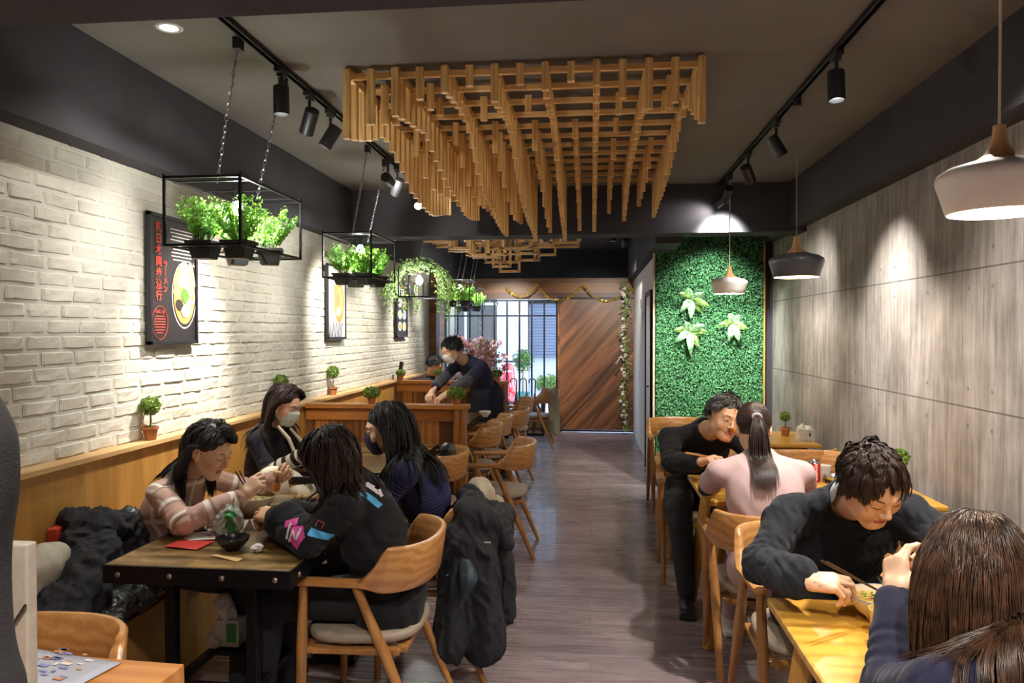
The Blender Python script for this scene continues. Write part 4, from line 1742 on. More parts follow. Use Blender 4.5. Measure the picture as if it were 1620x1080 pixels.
def hair(p, kind, mat_, seed=1, **kw):
    C, H, sc = p['C'], p['H'], p['sc']
    r_ = p['b']
    obst = [(p['nck'] - p['up'] * .04, p['nb'], .062 * sc, .058 * sc),
            (p['nck'], p['SH'][0], .062 * r_, .062 * r_), (p['nck'], p['SH'][1], .062 * r_, .062 * r_),
            (p['pel'], p['ch'], .145 * r_, .135 * r_), (p['ch'], p['nck'] - p['up'] * .06, .135 * r_, .085 * r_)]
    for i in (0, 1):
        obst.append((p['SH'][i], p['EL'][i], .066 * r_, .056 * r_))

    def W(q):
        return C + H @ (np.array(q) * sc)
    parts = []
    pr = []
    if kind in ('short', 'messy'):
        pr = [el(W((0, -.020, .034)), np.array((.082, .098, .092)) * sc, H, .015),
              el(W((0, .104, -.030)), np.array((.086, .075, .096)) * sc, H, .010, -1),
              el(W((0, .02, -.075)), np.array((.1, .13, .055)) * sc, H, .012, -1)]
        pr.append(el(W((0, -.07, -.085)), np.array((.07, .05, .03)) * sc, H, .012, -1))
    else:
        pr = [el(W((0, -.018, .032)), np.array((.082, .100, .092)) * sc, H, .015),
              el(W((0, .104, -.022)), np.array((.078, .075, .104)) * sc, H, .008, -1),
              el(W((0, .045, -.11)), np.array((.075, .10, .055)) * sc, H, .012, -1)]
    parts.append(sdf_mesh(pr, .005))
    q_ = parts[0][0]
    parts[0] = (folds(parts[0][0], parts[0][1], .0018, 60, seed), parts[0][1])
    part = kw.get('part', 0.0)
    if kind == 'long':
        L = kw.get('L', .42)

        def comb(d, r):
            s = np.sign(d[:, 0] - part)
            c = np.stack([s * (.8 + .3 * r.rand(len(d))), -.35 - .55 * (d[:, 1] > 0), -.5 + .45 * (d[:, 1] > .2)], 1)
            bk = d[:, 1] < -.2
            c[bk] = np.stack([d[bk, 0] * .6, -.6 + 0 * d[bk, 0], -.9 + 0 * d[bk, 0]], 1)
            return c
        parts.append(strands(C, H, sc, kw.get('n', 500), L, comb, seed, kw.get('grav', .30), kw.get('rad', .0013), obst, None, kw.get('steps', 18), part * .08, lift=kw.get('lift', .014), ymax=kw.get('ymax', .02), curl=kw.get('curl', 0)))
        if kw.get('bangs'):
            parts.append(strands(C, H, sc, 90, .085, lambda d, r: np.stack([d[:, 0] * .8 + kw.get('bang_dir', 0), .7 + 0 * d[:, 0], -.2 + 0 * d[:, 0]], 1), seed + 9, .25, .0013, (), lambda d: (d[:, 1] > .35) & (d[:, 2] > .35), 9, 0, face=False, g=tuple(-H[:, 2])))
    elif kind == 'pony':
        K = np.array(kw.get('knot', (0, -.115, .03))) * sc

        r = np.random.RandomState(seed)
        d = r.normal(0, 1, (5200, 3))
        d /= np.linalg.norm(d, axis=1, keepdims=True)
        d = d[(d[:, 2] > -.30 + .45 * (d[:, 1] > 0) + .5 * (d[:, 1] > .7))]
        E0, c0 = np.array((.082, .101, .093)) * sc, np.array((0, -.016, .032)) * sc
        kd = (K - c0) / E0
        kd /= np.linalg.norm(kd)
        P = []
        for f in np.linspace(0, 1, 10):
            w = d * (1 - f) + kd * f
            w /= np.linalg.norm(w, axis=1, keepdims=True) + 1e-9
            P.append(c0 + w * E0 * (1 + r.uniform(.0, .02, (len(d), 1)) + .10 * f ** 6))
        P = C + np.stack(P, 1) @ H.T
        parts.append(ribbon(P, .0013))
        # tail
        kp = C + H @ K
        n = 700
        r = np.random.RandomState(seed)
        th = r.uniform(0, 6.28, n)
        rr = np.sqrt(r.rand(n))
        base = kp + np.stack([np.cos(th) * rr * .014, np.sin(th) * rr * .010, r.uniform(-.006, .006, n)], 1)
        Lt = kw.get('tail', .30)
        dv = np.array(kw.get('taildir', (0, -.35, .1)))
        P = [base]
        d = np.tile(dv, (n, 1)) + np.stack([np.cos(th), np.sin(th), 0 * th], 1) * .15 * rr[:, None]
        st = 16
        p_ = base
        Ls = Lt * r.uniform(.72, 1.05, n)
        for s in range(st):
            d = d * .74 + np.array((0, 0, -1)) * .26 + r.normal(0, .02, (n, 3))
            d = d / np.linalg.norm(d, axis=1, keepdims=True)
            p_ = p_ + d * (Ls / st)[:, None]
            for a, b, ra, rb in obst:
                ab = b - a
                t = np.clip(((p_ - a) @ ab) / (ab @ ab), 0, 1)[:, None]
                cc = a + t * ab
                w = p_ - cc
                ds = np.linalg.norm(w, axis=1, keepdims=True)
                rad_ = (ra + (rb - ra) * t) * 1.12 + .006
                p_ = np.where(ds < rad_, p_ - p['f2'] * (rad_ - ds) * 1.15, p_)
            P.append(p_)
        P = np.stack(P, 1)
        parts.append(ribbon(P, .0013))
    elif kind == 'short':
        def comb(d, r):
            return np.stack([d[:, 0] * .9 + kw.get('sweep', .5), kw.get('fwd', .5) + 0 * d[:, 0], -.25 + 0 * d[:, 0]], 1)
        parts.append(strands(C, H, sc, kw.get('n', 700), kw.get('L', .05), comb, seed, .12, .0012, (), None, 7, 0, face=False, lift=.006, curl=.04, kid=6, g=tuple(-H[:, 2])))
    elif kind == 'messy':
        def comb(d, r):
            c = np.stack([d[:, 0] * .8 + .15, .75 - .7 * (d[:, 1] < -.2), .25 - .5 * (np.abs(d[:, 0]) > .6)], 1) + r.normal(0, .35, (len(d), 3))
            return c
        parts.append(strands(C, H, sc, kw.get('n', 650), lambda d, r: (.042 + .028 * (d[:, 2] > .2)) * r.uniform(.8, 1.25, len(d)), comb, seed, .34, .0009, (), None, 11, 0, face=False, lift=.009, curl=.16, kid=16, spread=.008, g=tuple(-H[:, 2] + H[:, 1] * .5)))
    v, q = join_meshes([x for x in parts])
    put('hair', mesh_from('hair', v - p['org'], q, [mat_], smooth=True), p['root'])


def ribbon(P, rad):
    n, m, _ = P.shape
    T = np.gradient(P, axis=1)
    T /= np.linalg.norm(T, axis=2, keepdims=True) + 1e-9
    ref = np.array((.3, -1, .2))
    Sd = np.cross(T, ref)
    Sd /= np.linalg.norm(Sd, axis=2, keepdims=True) + 1e-9
    Up = np.cross(Sd, T)
    w = (rad * np.interp(np.linspace(0, 1, m), [0, .15, .7, 1], [.8, 1, .9, .2]))[None, :, None]
    VV = np.stack([P + Sd * w * 1.5, P + Up * w, P - Sd * w * 1.5, P - Up * w], 2)
    idx = np.arange(n * m * 4).reshape(n, m, 4)
    fs = []
    for a in range(4):
        b = (a + 1) % 4
        fs.append(np.stack([idx[:, :-1, a], idx[:, :-1, b], idx[:, 1:, b], idx[:, 1:, a]], -1).reshape(-1, 4))
    return VV.reshape(-1, 3), np.concatenate(fs)


def decal(p, origin, direction, uax, poly, mat_, name, lift=.0025, st=.004):
    """a printed patch laid onto the garment: poly in metres on a plane at origin, cast along direction"""
    ob = p['top']
    me = ob.data
    bv = BVHTree.FromPolygons([v.co for v in me.vertices], [tuple(f.vertices) for f in me.polygons])
    d = V(direction).normalized()
    u = V(uax)
    u = (u - d * u.dot(d)).normalized()
    w = d.cross(u)
    xs = [a for a, b in poly]
    ys = [b for a, b in poly]
    vs, fs, ix = [], [], {}

    def inside(x, y):
        c = False
        j = len(poly) - 1
        for i in range(len(poly)):
            xi, yi = poly[i]
            xj, yj = poly[j]
            if (yi > y) != (yj > y) and x < (xj - xi) * (y - yi) / (yj - yi) + xi:
                c = not c
            j = i
        return c
    o = V(origin) - V(tuple(p['org']))

    def vert(i, j):
        if (i, j) in ix:
            return ix[(i, j)]
        pt = o + u * (i * st) + w * (j * st)
        h = bv.ray_cast(pt - d * .3, d, .6)
        k = None
        if h[0] is not None:
            vs.append(h[0] - d * lift)
            k = len(vs) - 1
        ix[(i, j)] = k
        return k
    for i in range(int(min(xs) / st) - 1, int(max(xs) / st) + 2):
        for j in range(int(min(ys) / st) - 1, int(max(ys) / st) + 2):
            if inside((i + .5) * st, (j + .5) * st):
                q = [vert(i, j), vert(i + 1, j), vert(i + 1, j + 1), vert(i, j + 1)]
                if None not in q:
                    pts = [vs[k] for k in q]
                    if max((pts[a] - pts[a - 1]).length for a in range(4)) < .03:
                        fs.append(tuple(q))
    if fs:
        put(name, mesh_from(name, vs, fs, [mat_], smooth=True), ob)
F_PLAID = fabric('sweater_pink_plaid', '#c9a596', rings=[(.105, .20, '#efe6da', .0, 1, 0), (.105, .06, '#8f8378', .0, 1, -.26)],
                 plaid=[(2, .155, .11, '#efe6da', .1), (2, .155, .04, '#8f8378', -.08), (0, .16, .10, '#efe6da', .35), (1, .17, .09, '#efe6da', .1)])
p1 = person('woman in a pink and cream plaid sweater eating ramen on the bench', (-1.98, 3.2, 0), dict(
    pelvis=(-1.97, 3.24, .56), neck=(-1.80, 3.17, .975), head=(-1.675, 3.13, 1.075), face=(.88, -.16, -.42), facing=(.97, -.12, 0), sc=.98, skin='fair', bulk=.95, hunch=.03,
    shR=(0, .0, -.01), wrR=(-1.495, 3.05, .885), elR=(-1.67, 2.90, .815), wrL=(-1.49, 3.40, .895), elL=(-1.66, 3.47, .83),
    handR=dict(d=(.45, .35, .6), n=(.1, .85, -.3), t=1, curl=((35, 50, 30), (45, 55, 35), (60, 60, 40), (70, 60, 40)), thumb=.9),
    handL=dict(d=(.5, -.15, .45), n=(-.1, -.8, -.5), t=-1, curl=((40, 50, 30), (50, 55, 35), (60, 60, 40), (65, 60, 40)), thumb=.9),
    knR=(-1.50, 3.10, .50), knL=(-1.50, 3.32, .50), anR=(-1.52, 3.08, .09), anL=(-1.50, 3.34, .09),
    top=dict(mat=F_PLAID, e=.013, fold=.007, hem=1, cuff=.010, sleeve=.95, name='sweater'), pants=plain('trousers_dark', '#23232a', .85), mouth=.0015))
hair(p1, 'long', HAIR['dark'], 4, ymax=-.034, L=.27, part=.25, grav=.33)

F_STRIPE = fabric('sweater_navy_striped_sleeves', '#15151f', rings=[(.062, .52, '#b9b3a4', .17, .48, .1)])
MASKW = plain('mask_white', '#c9d4c4', .8, var=.02)
p2 = person('masked long-haired woman in navy sweater with striped sleeves, seated on the bench', (-1.97, 4.3, 0), dict(
    pelvis=(-1.98, 4.32, .56), neck=(-1.885, 4.27, 1.035), head=(-1.80, 4.24, 1.165), face=(.86, -.22, -.34), facing=(.97, -.2, 0), sc=.96, skin='pale', bulk=.9, hunch=.02,
    wrR=(-1.62, 4.04, .90), elR=(-1.82, 4.08, .79), wrL=(-1.60, 4.28, .86), elL=(-1.80, 4.45, .80),
    handR=dict(d=(.8, .1, .1), n=(0, .5, -.6), t=1, thumb=.6), handL=dict(d=(.8, -.3, .1), n=(0, -.3, -.8), t=-1, thumb=.6),
    knR=(-1.56, 4.22, .52), knL=(-1.56, 4.42, .52), anR=(-1.58, 4.22, .09), anL=(-1.58, 4.42, .09), mask=MASKW,
    top=dict(mat=F_STRIPE, e=.012, fold=.005, hem=1), pants=plain('trousers_cream', '#cfc8b4', .85)))
hair(p2, 'long', HAIR['brown'], 6, ymax=.0, L=.36, part=.1, grav=.34)
sc2 = MB(plain('scarf_cream', '#c9c2b0', .9))
sc2.tube([(-1.80, 4.14, 1.05), (-1.74, 4.15, .98), (-1.70, 4.14, .90), (-1.68, 4.15, .82)], [.016, .022, .020, .024], 8, ex=.5)
sc2.tube([(-1.76, 4.22, 1.03), (-1.70, 4.24, .95), (-1.67, 4.26, .85)], [.014, .02, .02], 8, ex=.5)
sc2.build('scarf', None, True, label='thin pale scarf hanging down the front of the masked woman in navy', cat='scarf')
# pale coat across her lap
sdf_obj('coat', [rc((-1.84, 4.10, .62), (-1.60, 4.04, .70), .075, .07, .03), rc((-1.62, 4.05, .72), (-1.56, 4.1, .56), .06, .05, .03), rc((-1.60, 4.02, .70), (-1.52, 4.28, .66), .06, .05, .03), el((-1.74, 4.05, .70), (.10, .07, .09), None, .03), el((-1.74, 4.02, .775), (.12, .045, .07), None, .04)],
        .008, plain('coat_cream', '#d3ccb8', .9, bump=.3), None, (-1.72, 4.1, .55), (.010, 14, 4), label='cream coat bundled on the lap of the masked woman in navy', cat='coat')

F_BLACK = fabric('sweatshirt_black', '#17171a', var=.15)
p3 = person('woman in a black sweatshirt with pink and blue prints, seen from behind', (-.80, 2.95, 0), dict(
    pelvis=(-.83, 2.95, .56), neck=(-.95, 2.90, .985), head=(-1.03, 2.86, 1.09), face=(-.80, .22, -.52), facing=(-.98, .0, 0), sc=1.0, skin='tan', bulk=1.05, hunch=.02, shoulder=.16,
    wrL=(-1.225, 2.83, .855), elL=(-1.05, 2.72, .815), wrR=(-1.23, 2.97, .84), elR=(-1.02, 3.06, .80),
    handL=dict(d=(-.85, .25, .15), n=(.1, .4, -.7), t=-1, curl=((30, 40, 25), (35, 45, 25), (40, 50, 30), (45, 50, 30)), thumb=.5),
    handR=dict(d=(-.75, -.3, .1), n=(0, -.4, -.8), t=1, curl=(35, 50, 30), thumb=.8),
    knL=(-1.27, 2.83, .52), knR=(-1.27, 3.05, .52), anL=(-1.30, 2.80, .09), anR=(-1.28, 3.03, .09),
    top=dict(mat=F_BLACK, e=.022, fold=.012, ff=10, hem=1, cuff=.018, puff=.012, sleeve=.94, name='sweatshirt'), pants=plain('trousers_black', '#121216', .85)))
hair(p3, 'long', HAIR['brown'], 8, n=700, curl=.08, L=.25, part=-.1, grav=.34)
PINK, CYAN, WHT = plain('print_pink', '#d0459a', .7), plain('print_blue', '#4fa8dc', .7), plain('print_white', '#d9d2d6', .7)
cd = (.0, 1, -.12)
e3, w3 = p3['EL'][1], p3['WR'][1]
o3 = e3 + (w3 - e3) * .18 - np.array((0, .2, -.02))
decal(p3, o3, cd, (1, 0, .1), [(-.035, -.045), (.02, -.05), (.035, -.01), (-.005, .035), (-.04, .01)], PINK, 'pink_print')
decal(p3, o3 + np.array((-.045, 0, .055)), cd, (1, 0, .3), [(-.03, -.012), (.03, -.012), (.03, .012), (-.03, .012)], PINK, 'pink_print')
for a, b in (((-.04, .04), (-.015, -.005)), ((-.015, -.005), (.0, .035)), ((.0, .035), (.02, -.01)), ((-.05, .03), (-.03, -.03))):
    dx, dy = b[0] - a[0], b[1] - a[1]
    L_ = math.hypot(dx, dy)
    nx_, ny_ = -dy / L_ * .0045, dx / L_ * .0045
    decal(p3, o3 + np.array((-.01, 0, .03)), cd, (1, 0, .1), [(a[0] + nx_, a[1] + ny_), (b[0] + nx_, b[1] + ny_), (b[0] - nx_, b[1] - ny_), (a[0] - nx_, a[1] - ny_)], WHT, 'white_print', .0035, .002)
m3 = p3['SH'][1] * .45 + e3 * .55 - np.array((-.0, .2, 0))
decal(p3, m3, cd, (1, 0, -.35), [(-.04, -.014), (.045, -.014), (.045, .014), (-.04, .014)], CYAN, 'blue_print')
decal(p3, m3 + np.array((.0, 0, .04)), cd, (1, 0, -.35), [(-.016, -.012), (.016, -.012), (.016, .012), (.011, .012), (.011, -.007), (-.011, -.007), (-.011, .012), (-.016, .012)], plain('print_red', '#b0404a', .7), 'red_print')
bp = p3['nck'] + np.array((.10, -.2, -.02))
decal(p3, bp, cd, (1, 0, -.8), [(-.05, -.008), (.05, -.008), (.05, .010), (-.05, .010)], CYAN, 'blue_print')
decal(p3, bp + np.array((.01, 0, .022)), cd, (1, 0, -.8), [(-.05, -.006), (.03, -.006), (.03, .006), (-.05, .006)], WHT, 'white_print')

F_NAVY = fabric('sweater_navy_rib', '#2c2c52', knit=.017, var=.15)
MASKN = plain('mask_navy', '#26264e', .8, var=.05)
p4 = person('woman with glasses and navy mask in a ribbed navy sweater', (-.74, 3.58, 0), dict(
    pelvis=(-.76, 3.60, .56), neck=(-.89, 3.55, 1.01), head=(-.985, 3.52, 1.13), face=(-.93, -.20, -.22), facing=(-.98, -.05, 0), sc=1.0, skin='fair', bulk=1.0, hunch=.02,
    wrL=(-1.17, 3.44, .83), elL=(-.98, 3.36, .80), wrR=(-1.2, 3.66, .83), elR=(-1.0, 3.74, .80),
    handL=dict(t=-1), handR=dict(t=1), knL=(-1.2, 3.48, .52), knR=(-1.2, 3.68, .52), anL=(-1.2, 3.5, .09), anR=(-1.2, 3.68, .09), mask=MASKN, glasses=1, eyes='open',
    top=dict(mat=F_NAVY, e=.022, fold=.006, hem=1), pants=plain('trousers_black_b', '#15151a', .85)))
hair(p4, 'long', HAIR['black'], 12, ymax=.01, L=.42, part=.0, grav=.32)

F_WAIT = fabric('shirt_navy_waiter', '#2c2e48', rings=[(.6, .9, '#4c4c54', .24, 1, .0)])
p5 = person('standing masked waiter in dark navy shirt bending over a table', (-1.14, 8.02, 0), dict(
    pelvis=(-1.14, 8.02, .93), neck=(-1.30, 7.76, 1.29), head=(-1.43, 7.60, 1.405), face=(-.70, -.52, -.42), facing=(-.6, -.75, 0), sc=1.05, skin='fair', bulk=1.12, hunch=.04,
    wrR=(-1.58, 7.30, .99), wrL=(-1.43, 7.24, .975), poleL=(.7, -.2, -.2), poleR=(-.6, .3, -.2),
    handR=dict(n=(.2, -.2, -1), t=1, curl=(40, 45, 30), thumb=.9), handL=dict(n=(-.2, -.1, -1), t=-1, curl=(40, 45, 30), thumb=.9),
    knR=(-1.10, 7.98, .50), knL=(-.96, 8.02, .50), anR=(-1.08, 8.12, .09), anL=(-.92, 8.10, .09), mask=plain('mask_pale', '#dfe0e4', .8, var=.02),
    top=dict(mat=F_WAIT, e=.014, fold=.006, hem=1, sleeve=.48, name='shirt'), pants=plain('trousers_navy', '#191a2a', .85)))
hair(p5, 'short', HAIR['black'], 14, L=.045, fwd=.7, sweep=.2)
ap = sdf_mesh([el(p5['pel'] + (0, 0, -.12), (.185, .15, .30), None, .04), el(p5['pel'], (.175, .14, .16), None, .04)], .01)
put('apron', mesh_from('apron', folds(*ap, .004, 8, 2) - p5['org'], ap[1], [plain('apron_navy', '#1c1d30', .9)], smooth=True), p5['root'])

p6 = person('seated diner with short black hair, only head and shoulders above the farther partition', (-2.0, 9.15, 0), dict(
    pelvis=(-2.0, 9.15, .56), neck=(-1.97, 9.12, 1.04), head=(-1.92, 9.08, 1.175), face=(.85, -.1, -.42), facing=(1, -.1, 0), sc=1.0, skin='tan',
    wrR=(-1.6, 8.95, .85), wrL=(-1.6, 9.3, .85), handR=dict(t=1), handL=dict(t=-1), knR=(-1.58, 9.05, .5), knL=(-1.58, 9.25, .5), anR=(-1.6, 9.05, .09), anL=(-1.6, 9.25, .09),
    top=dict(mat=fabric('shirt_charcoal', '#26262c'), e=.012, hem=1, h=.009), pants=plain('trousers_grey', '#2a2a30', .85), hres=.004))
hair(p6, 'short', HAIR['black'], 15, L=.06, n=300, fwd=.5)

F_KN = fabric('jumper_black', '#141418', var=.15)
p7 = person('grey-haired man in a black high-necked jumper bending over his spoon', (.66, 4.98, 0), dict(
    pelvis=(.67, 4.97, .56), neck=(.69, 4.66, 1.0), head=(.765, 4.37, 1.105), face=(.24, -.90, -.16), roll=14, facing=(.1, -1, 0), sc=1.05, skin='tan', bulk=1.18, fat=1.1, hunch=.05,
    wrR=(.60, 4.27, .865), elR=(.475, 4.50, .82), wrL=(.98, 4.28, .87), elL=(1.0, 4.52, .82), browmat=HAIR['black'],
    handR=dict(d=(.5, -.5, .3), n=(.3, -.1, -.7), t=1, curl=((30, 60, 30), (40, 60, 40), (55, 60, 40), (60, 60, 40)), thumb=.9),
    handL=dict(d=(-.3, -.6, .4), n=(-.5, 0, -.6), t=-1, curl=(45, 60, 30), thumb=.9), eyes='open', mouth=.004,
    knR=(.52, 4.50, .53), knL=(.86, 4.50, .52), anR=(.55, 4.36, .10), anL=(.84, 4.45, .09),
    top=dict(mat=F_KN, e=.016, fold=.006, hem=1, collar=.012), pants=plain('jeans_black', '#17171c', .85), foot=(-.1, -1, 0)))
hair(p7, 'short', HAIR['grey'], 17, L=.050, fwd=.35, sweep=.5)

F_PINKB = fabric('blouse_pale_pink', '#b39795', rough=.75, var=.04)
NAVYU = plain('undersleeve_navy', '#17172a', .85)
p8 = person('woman with a long ponytail in a pale pink blouse, back to the room', (.82, 3.50, 0), dict(
    pelvis=(.82, 3.50, .57), neck=(.80, 3.66, .99), head=(.795, 3.765, 1.125), face=(.06, .93, -.32), facing=(0, 1, 0), sc=1.0, skin='fair', bulk=1.08, hunch=.03, shoulder=.18,
    wrR=(.96, 4.06, .83), elR=(1.06, 3.84, .815), wrL=(.68, 4.06, .83), elL=(.58, 3.84, .81), noface=0,
    handR=dict(d=(-.3, .8, .1), n=(-.3, 0, -.9), t=1, curl=(40, 50, 30)), handL=dict(d=(.3, .8, .1), n=(.3, 0, -.9), t=-1, curl=(40, 50, 30)),
    knR=(.92, 3.92, .53), knL=(.74, 3.92, .53), anR=(.90, 4.02, .10), anL=(.74, 4.04, .10), shoe=plain('sneaker_white', '#cfcac6', .6),
    top=dict(mat=F_PINKB, e=.018, fold=.003, ff=14, crease=.0, hem=1, sleeve=.1, collar=.006, name='blouse', under=NAVYU), pants=plain('trousers_pink', '#b79e9a', .85)))
hair(p8, 'pony', HAIR['brown'], 19, tail=.37)
kp = p8['C'] + p8['H'] @ np.array((0, -.118, .03)) - p8['org']
MB(plain('scrunchie', '#9a9298', .6, var=.3, nscale=200)).tube([kp + np.array((math.cos(t) * .019, -.002, math.sin(t) * .013)) for t in np.linspace(0, 6.28, 14)[:-1]], .0075, 8, closed=True).build('hair_tie', p8['root'], True)

F_CABLE = fabric('jumper_charcoal_knit', '#1d1f26', knit=.009, knit_v=True, var=.12)
p9 = person('man in a dark cable-knit jumper over a pale collar, eating noodles', (.90, 2.98, 0), dict(
    pelvis=(.92, 2.99, .57), neck=(.905, 2.70, 1.015), head=(.878, 2.45, 1.115), face=(.26, -.74, -.58), roll=-8, facing=(.05, -1, 0), sc=1.03, skin='fair', bulk=1.18, fat=1.06, hunch=.03, hres=.003,
    wrR=(.625, 2.29, .862), elR=(.565, 2.53, .83), wrL=(1.06, 2.26, .86), elL=(1.20, 2.5, .83),
    handR=dict(d=(.9, -.15, .0), n=(.1, .35, -.85), t=1, curl=((15, 40, 20), (22, 45, 25), (35, 50, 30), (45, 50, 30)), thumb=.5),
    handL=dict(d=(-.9, -.1, -.1), n=(-.2, .1, .8), t=-1, curl=(15, 30, 20), thumb=.3),
    knR=(.78, 2.56, .54), knL=(1.06, 2.56, .54), anR=(.76, 2.5, .09), anL=(1.06, 2.5, .09),
    top=dict(mat=F_CABLE, e=.020, fold=.009, ff=13, hem=1, cuff=.014, sleeve=.93, neck0=-.3, neckr=.071, name='jumper'), pants=plain('trousers_dark_b', '#1c1c22', .85)))
hair(p9, 'messy', HAIR['brown'], 21)
# shirt collar showing inside the jumper
vC, qC = sdf_mesh([rc(p9['nck'] + p9['up'] * .0, p9['nck'] + (p9['nb'] - p9['nck']) * .8, .078, .073, .01), rc(p9['nck'] - p9['up'] * .05, p9['nb'] + (p9['nb'] - p9['nck']) * .2, .068, .070, .003, -1)], .004)
put('shirt_collar', mesh_from('shirt_collar', vC - p9['org'], qC, [plain('shirt_white', '#cdd0da', .8, var=.02)], smooth=True), p9['root'])

F_COAT = fabric('coat_navy_wool', '#131228', var=.12)
p10 = person('long-haired woman in a navy coat seated with back to us, holding chopsticks', (.82, 1.14, 0), dict(
    pelvis=(.93, 1.20, .57), neck=(.80, 1.44, 1.005), head=(.772, 1.58, 1.125), face=(.18, .92, -.30), facing=(-.1, 1, 0), sc=.91, skin='fair', bulk=1.05, hunch=.03, shoulder=.185,
    wrL=(.698, 1.80, .985), elL=(.625, 1.62, .85), wrR=(.86, 1.86, .965), elR=(1.02, 1.66, .82),
    handL=dict(d=(.15, .35, .9), n=(.8, .3, -.2), t=-1, curl=((25, 40, 25), (40, 50, 30), (55, 60, 35), (60, 60, 40)), thumb=.8),
    handR=dict(d=(-.3, .35, .85), n=(-.7, .3, -.3), t=1, curl=((40, 50, 30), (50, 60, 35), (60, 60, 40), (65, 60, 40)), thumb=.8),
    knR=(.98, 1.60, .54), knL=(.74, 1.60, .54), anR=(.98, 1.62, .09), anL=(.74, 1.62, .09),
    top=dict(mat=F_COAT, e=.015, fold=.007, hem=1, cuff=.004, sleeve=.93, name='coat'), pants=plain('trousers_navy_b', '#17182a', .85)))
hair(p10, 'long', HAIR['chestnut'], 23, n=1300, rad=.0010, lift=.008, L=.36, part=.1, grav=.36)
# ---------------------------------------------------------------- lamps
LY_, RY_ = (3.52, 3.78, 4.06, 4.95, 5.15), 0
spot(-1.48, 3.46, ZC, (-1.45, 3.4, 0), 'black cylinder spotlight pointing straight down, nearest on the brick side track', 18)
spot(-1.48, 3.82, ZC, (-2.28, 4.75, 1.45), 'tilted black spotlight turned to the brick wall, second on the brick side track', 60, ang=62)
spot(-1.48, 4.14, ZC, (-2.28, 3.95, 1.35), 'third spotlight on the brick side track, aimed at the ramen poster', 165, ang=56)
spot(-1.48, 5.35, ZC, (-1.5, 6.6, 2.6), 'lit spotlight in the middle of the brick side track', 22)
spot(-1.48, 5.62, ZC, (-2.28, 6.5, 1.45), 'spotlight just beyond the middle of the brick side track', 160, ang=56)
spot(-1.48, 6.35, ZC, (-1.35, 3.4, .8), 'last spotlight on the brick side track, beside the ceiling beam', 26)
spot(1.10, 3.52, ZC, (1.12, 3.3, .0), 'nearest black spotlight on the track above the oak tables', 42)
spot(1.10, 4.62, ZC, (1.83, 4.75, 1.55), 'second spotlight above the oak tables, lens glowing', 110, ang=62)
spot(1.10, 5.42, ZC, (1.83, 6.6, 1.55), 'third spotlight above the oak tables, half way to the beam', 80, ang=62)
spot(1.10, 6.20, ZC, (1.15, 7.7, 1.55), 'fourth spotlight above the oak tables, close to the beam', 230, color=(.95, 1, .92))
spot(1.10, 6.45, ZC, (.9, 6.6, 2.55), 'last spotlight above the oak tables, throwing a pool on the beam', 7, ang=110)
spot(-1.40, 7.6, ZC, (-2.26, 7.4, 1.35), 'spotlight beyond the ceiling beam aimed at the white brick wall', 60)
spot(-1.40, 8.9, ZC, (-2.26, 8.75, 1.35), 'second spotlight beyond the ceiling beam, aimed at the farthest poster', 110)
spot(-1.40, 10.2, ZC, (-1.3, 11.6, 1.6), 'spotlight beyond the ceiling beam turned to the pink blossom tree', 200)
spot(1.19, 7.12, ZC, (1.19, 7.78, 1.35), 'spotlight tucked between the ceiling beam and the leaf wall', 70, ang=90, color=(.95, 1, .92))
spot(.25, 8.7, ZC, (.3, 8.8, 0), 'small spotlight on the black ceiling beyond the beam, over the aisle', 40)
spot(.42, 9.4, ZC, (.1, 11.8, 1.2), 'small spotlight over the aisle turned to the diagonal board door', 150)


def downlight(x, y, z, label, e):
    t = thing('downlight', (x, y, z), label, 'ceiling light')
    MB(plain('downlight_rim', '#c9c9cc', .4)).lathe([(.036, -.004), (.05, -.006), (.056, -.002), (.056, 0)], n=28).build('rim', t, True)
    MB(lens_on).cyl((0, 0, -.001), (0, 0, -.003), .036, n=24).build('lens', t)
    L = light('downlight_lamp', 'SPOT', (0, 0, -.02), e * 2.2, (1, .95, .88), .04, target=(0, 0, -1), spot=120, blend=.9)
    L.parent = t


downlight(-1.77, 2.99, ZC, 'round ceiling downlight half hidden by the near beam, brick wall side', 10)
downlight(1.27, 2.92, ZC, 'round ceiling downlight above the oak table side, near the track', 60)
for x, y in ((-.5, .5), (.6, .5), (-.5, -1.2), (.6, -1.2)):  # out-of-view downlights added as soft fill for the room
    downlight(x, y, ZC, 'added unseen fill downlight behind the near beam', 60)
for o in [o for o in COL.objects if o.get('label') == 'added unseen fill downlight behind the near beam']:
    o['group'] = 'added fill downlights in the front part of the ceiling'

PEND = {'white': plain('shade_white', '#efebe4', .45, var=.02), 'dark': plain('shade_charcoal', '#45454a', .4, var=.04), 'in': plain('shade_inside', '#b5a587', .6, var=.02),
        'neck': wood('pendant_neck', '#b8895a', '#d9b07c', 2, 10, .45, 5, bump=.02)}


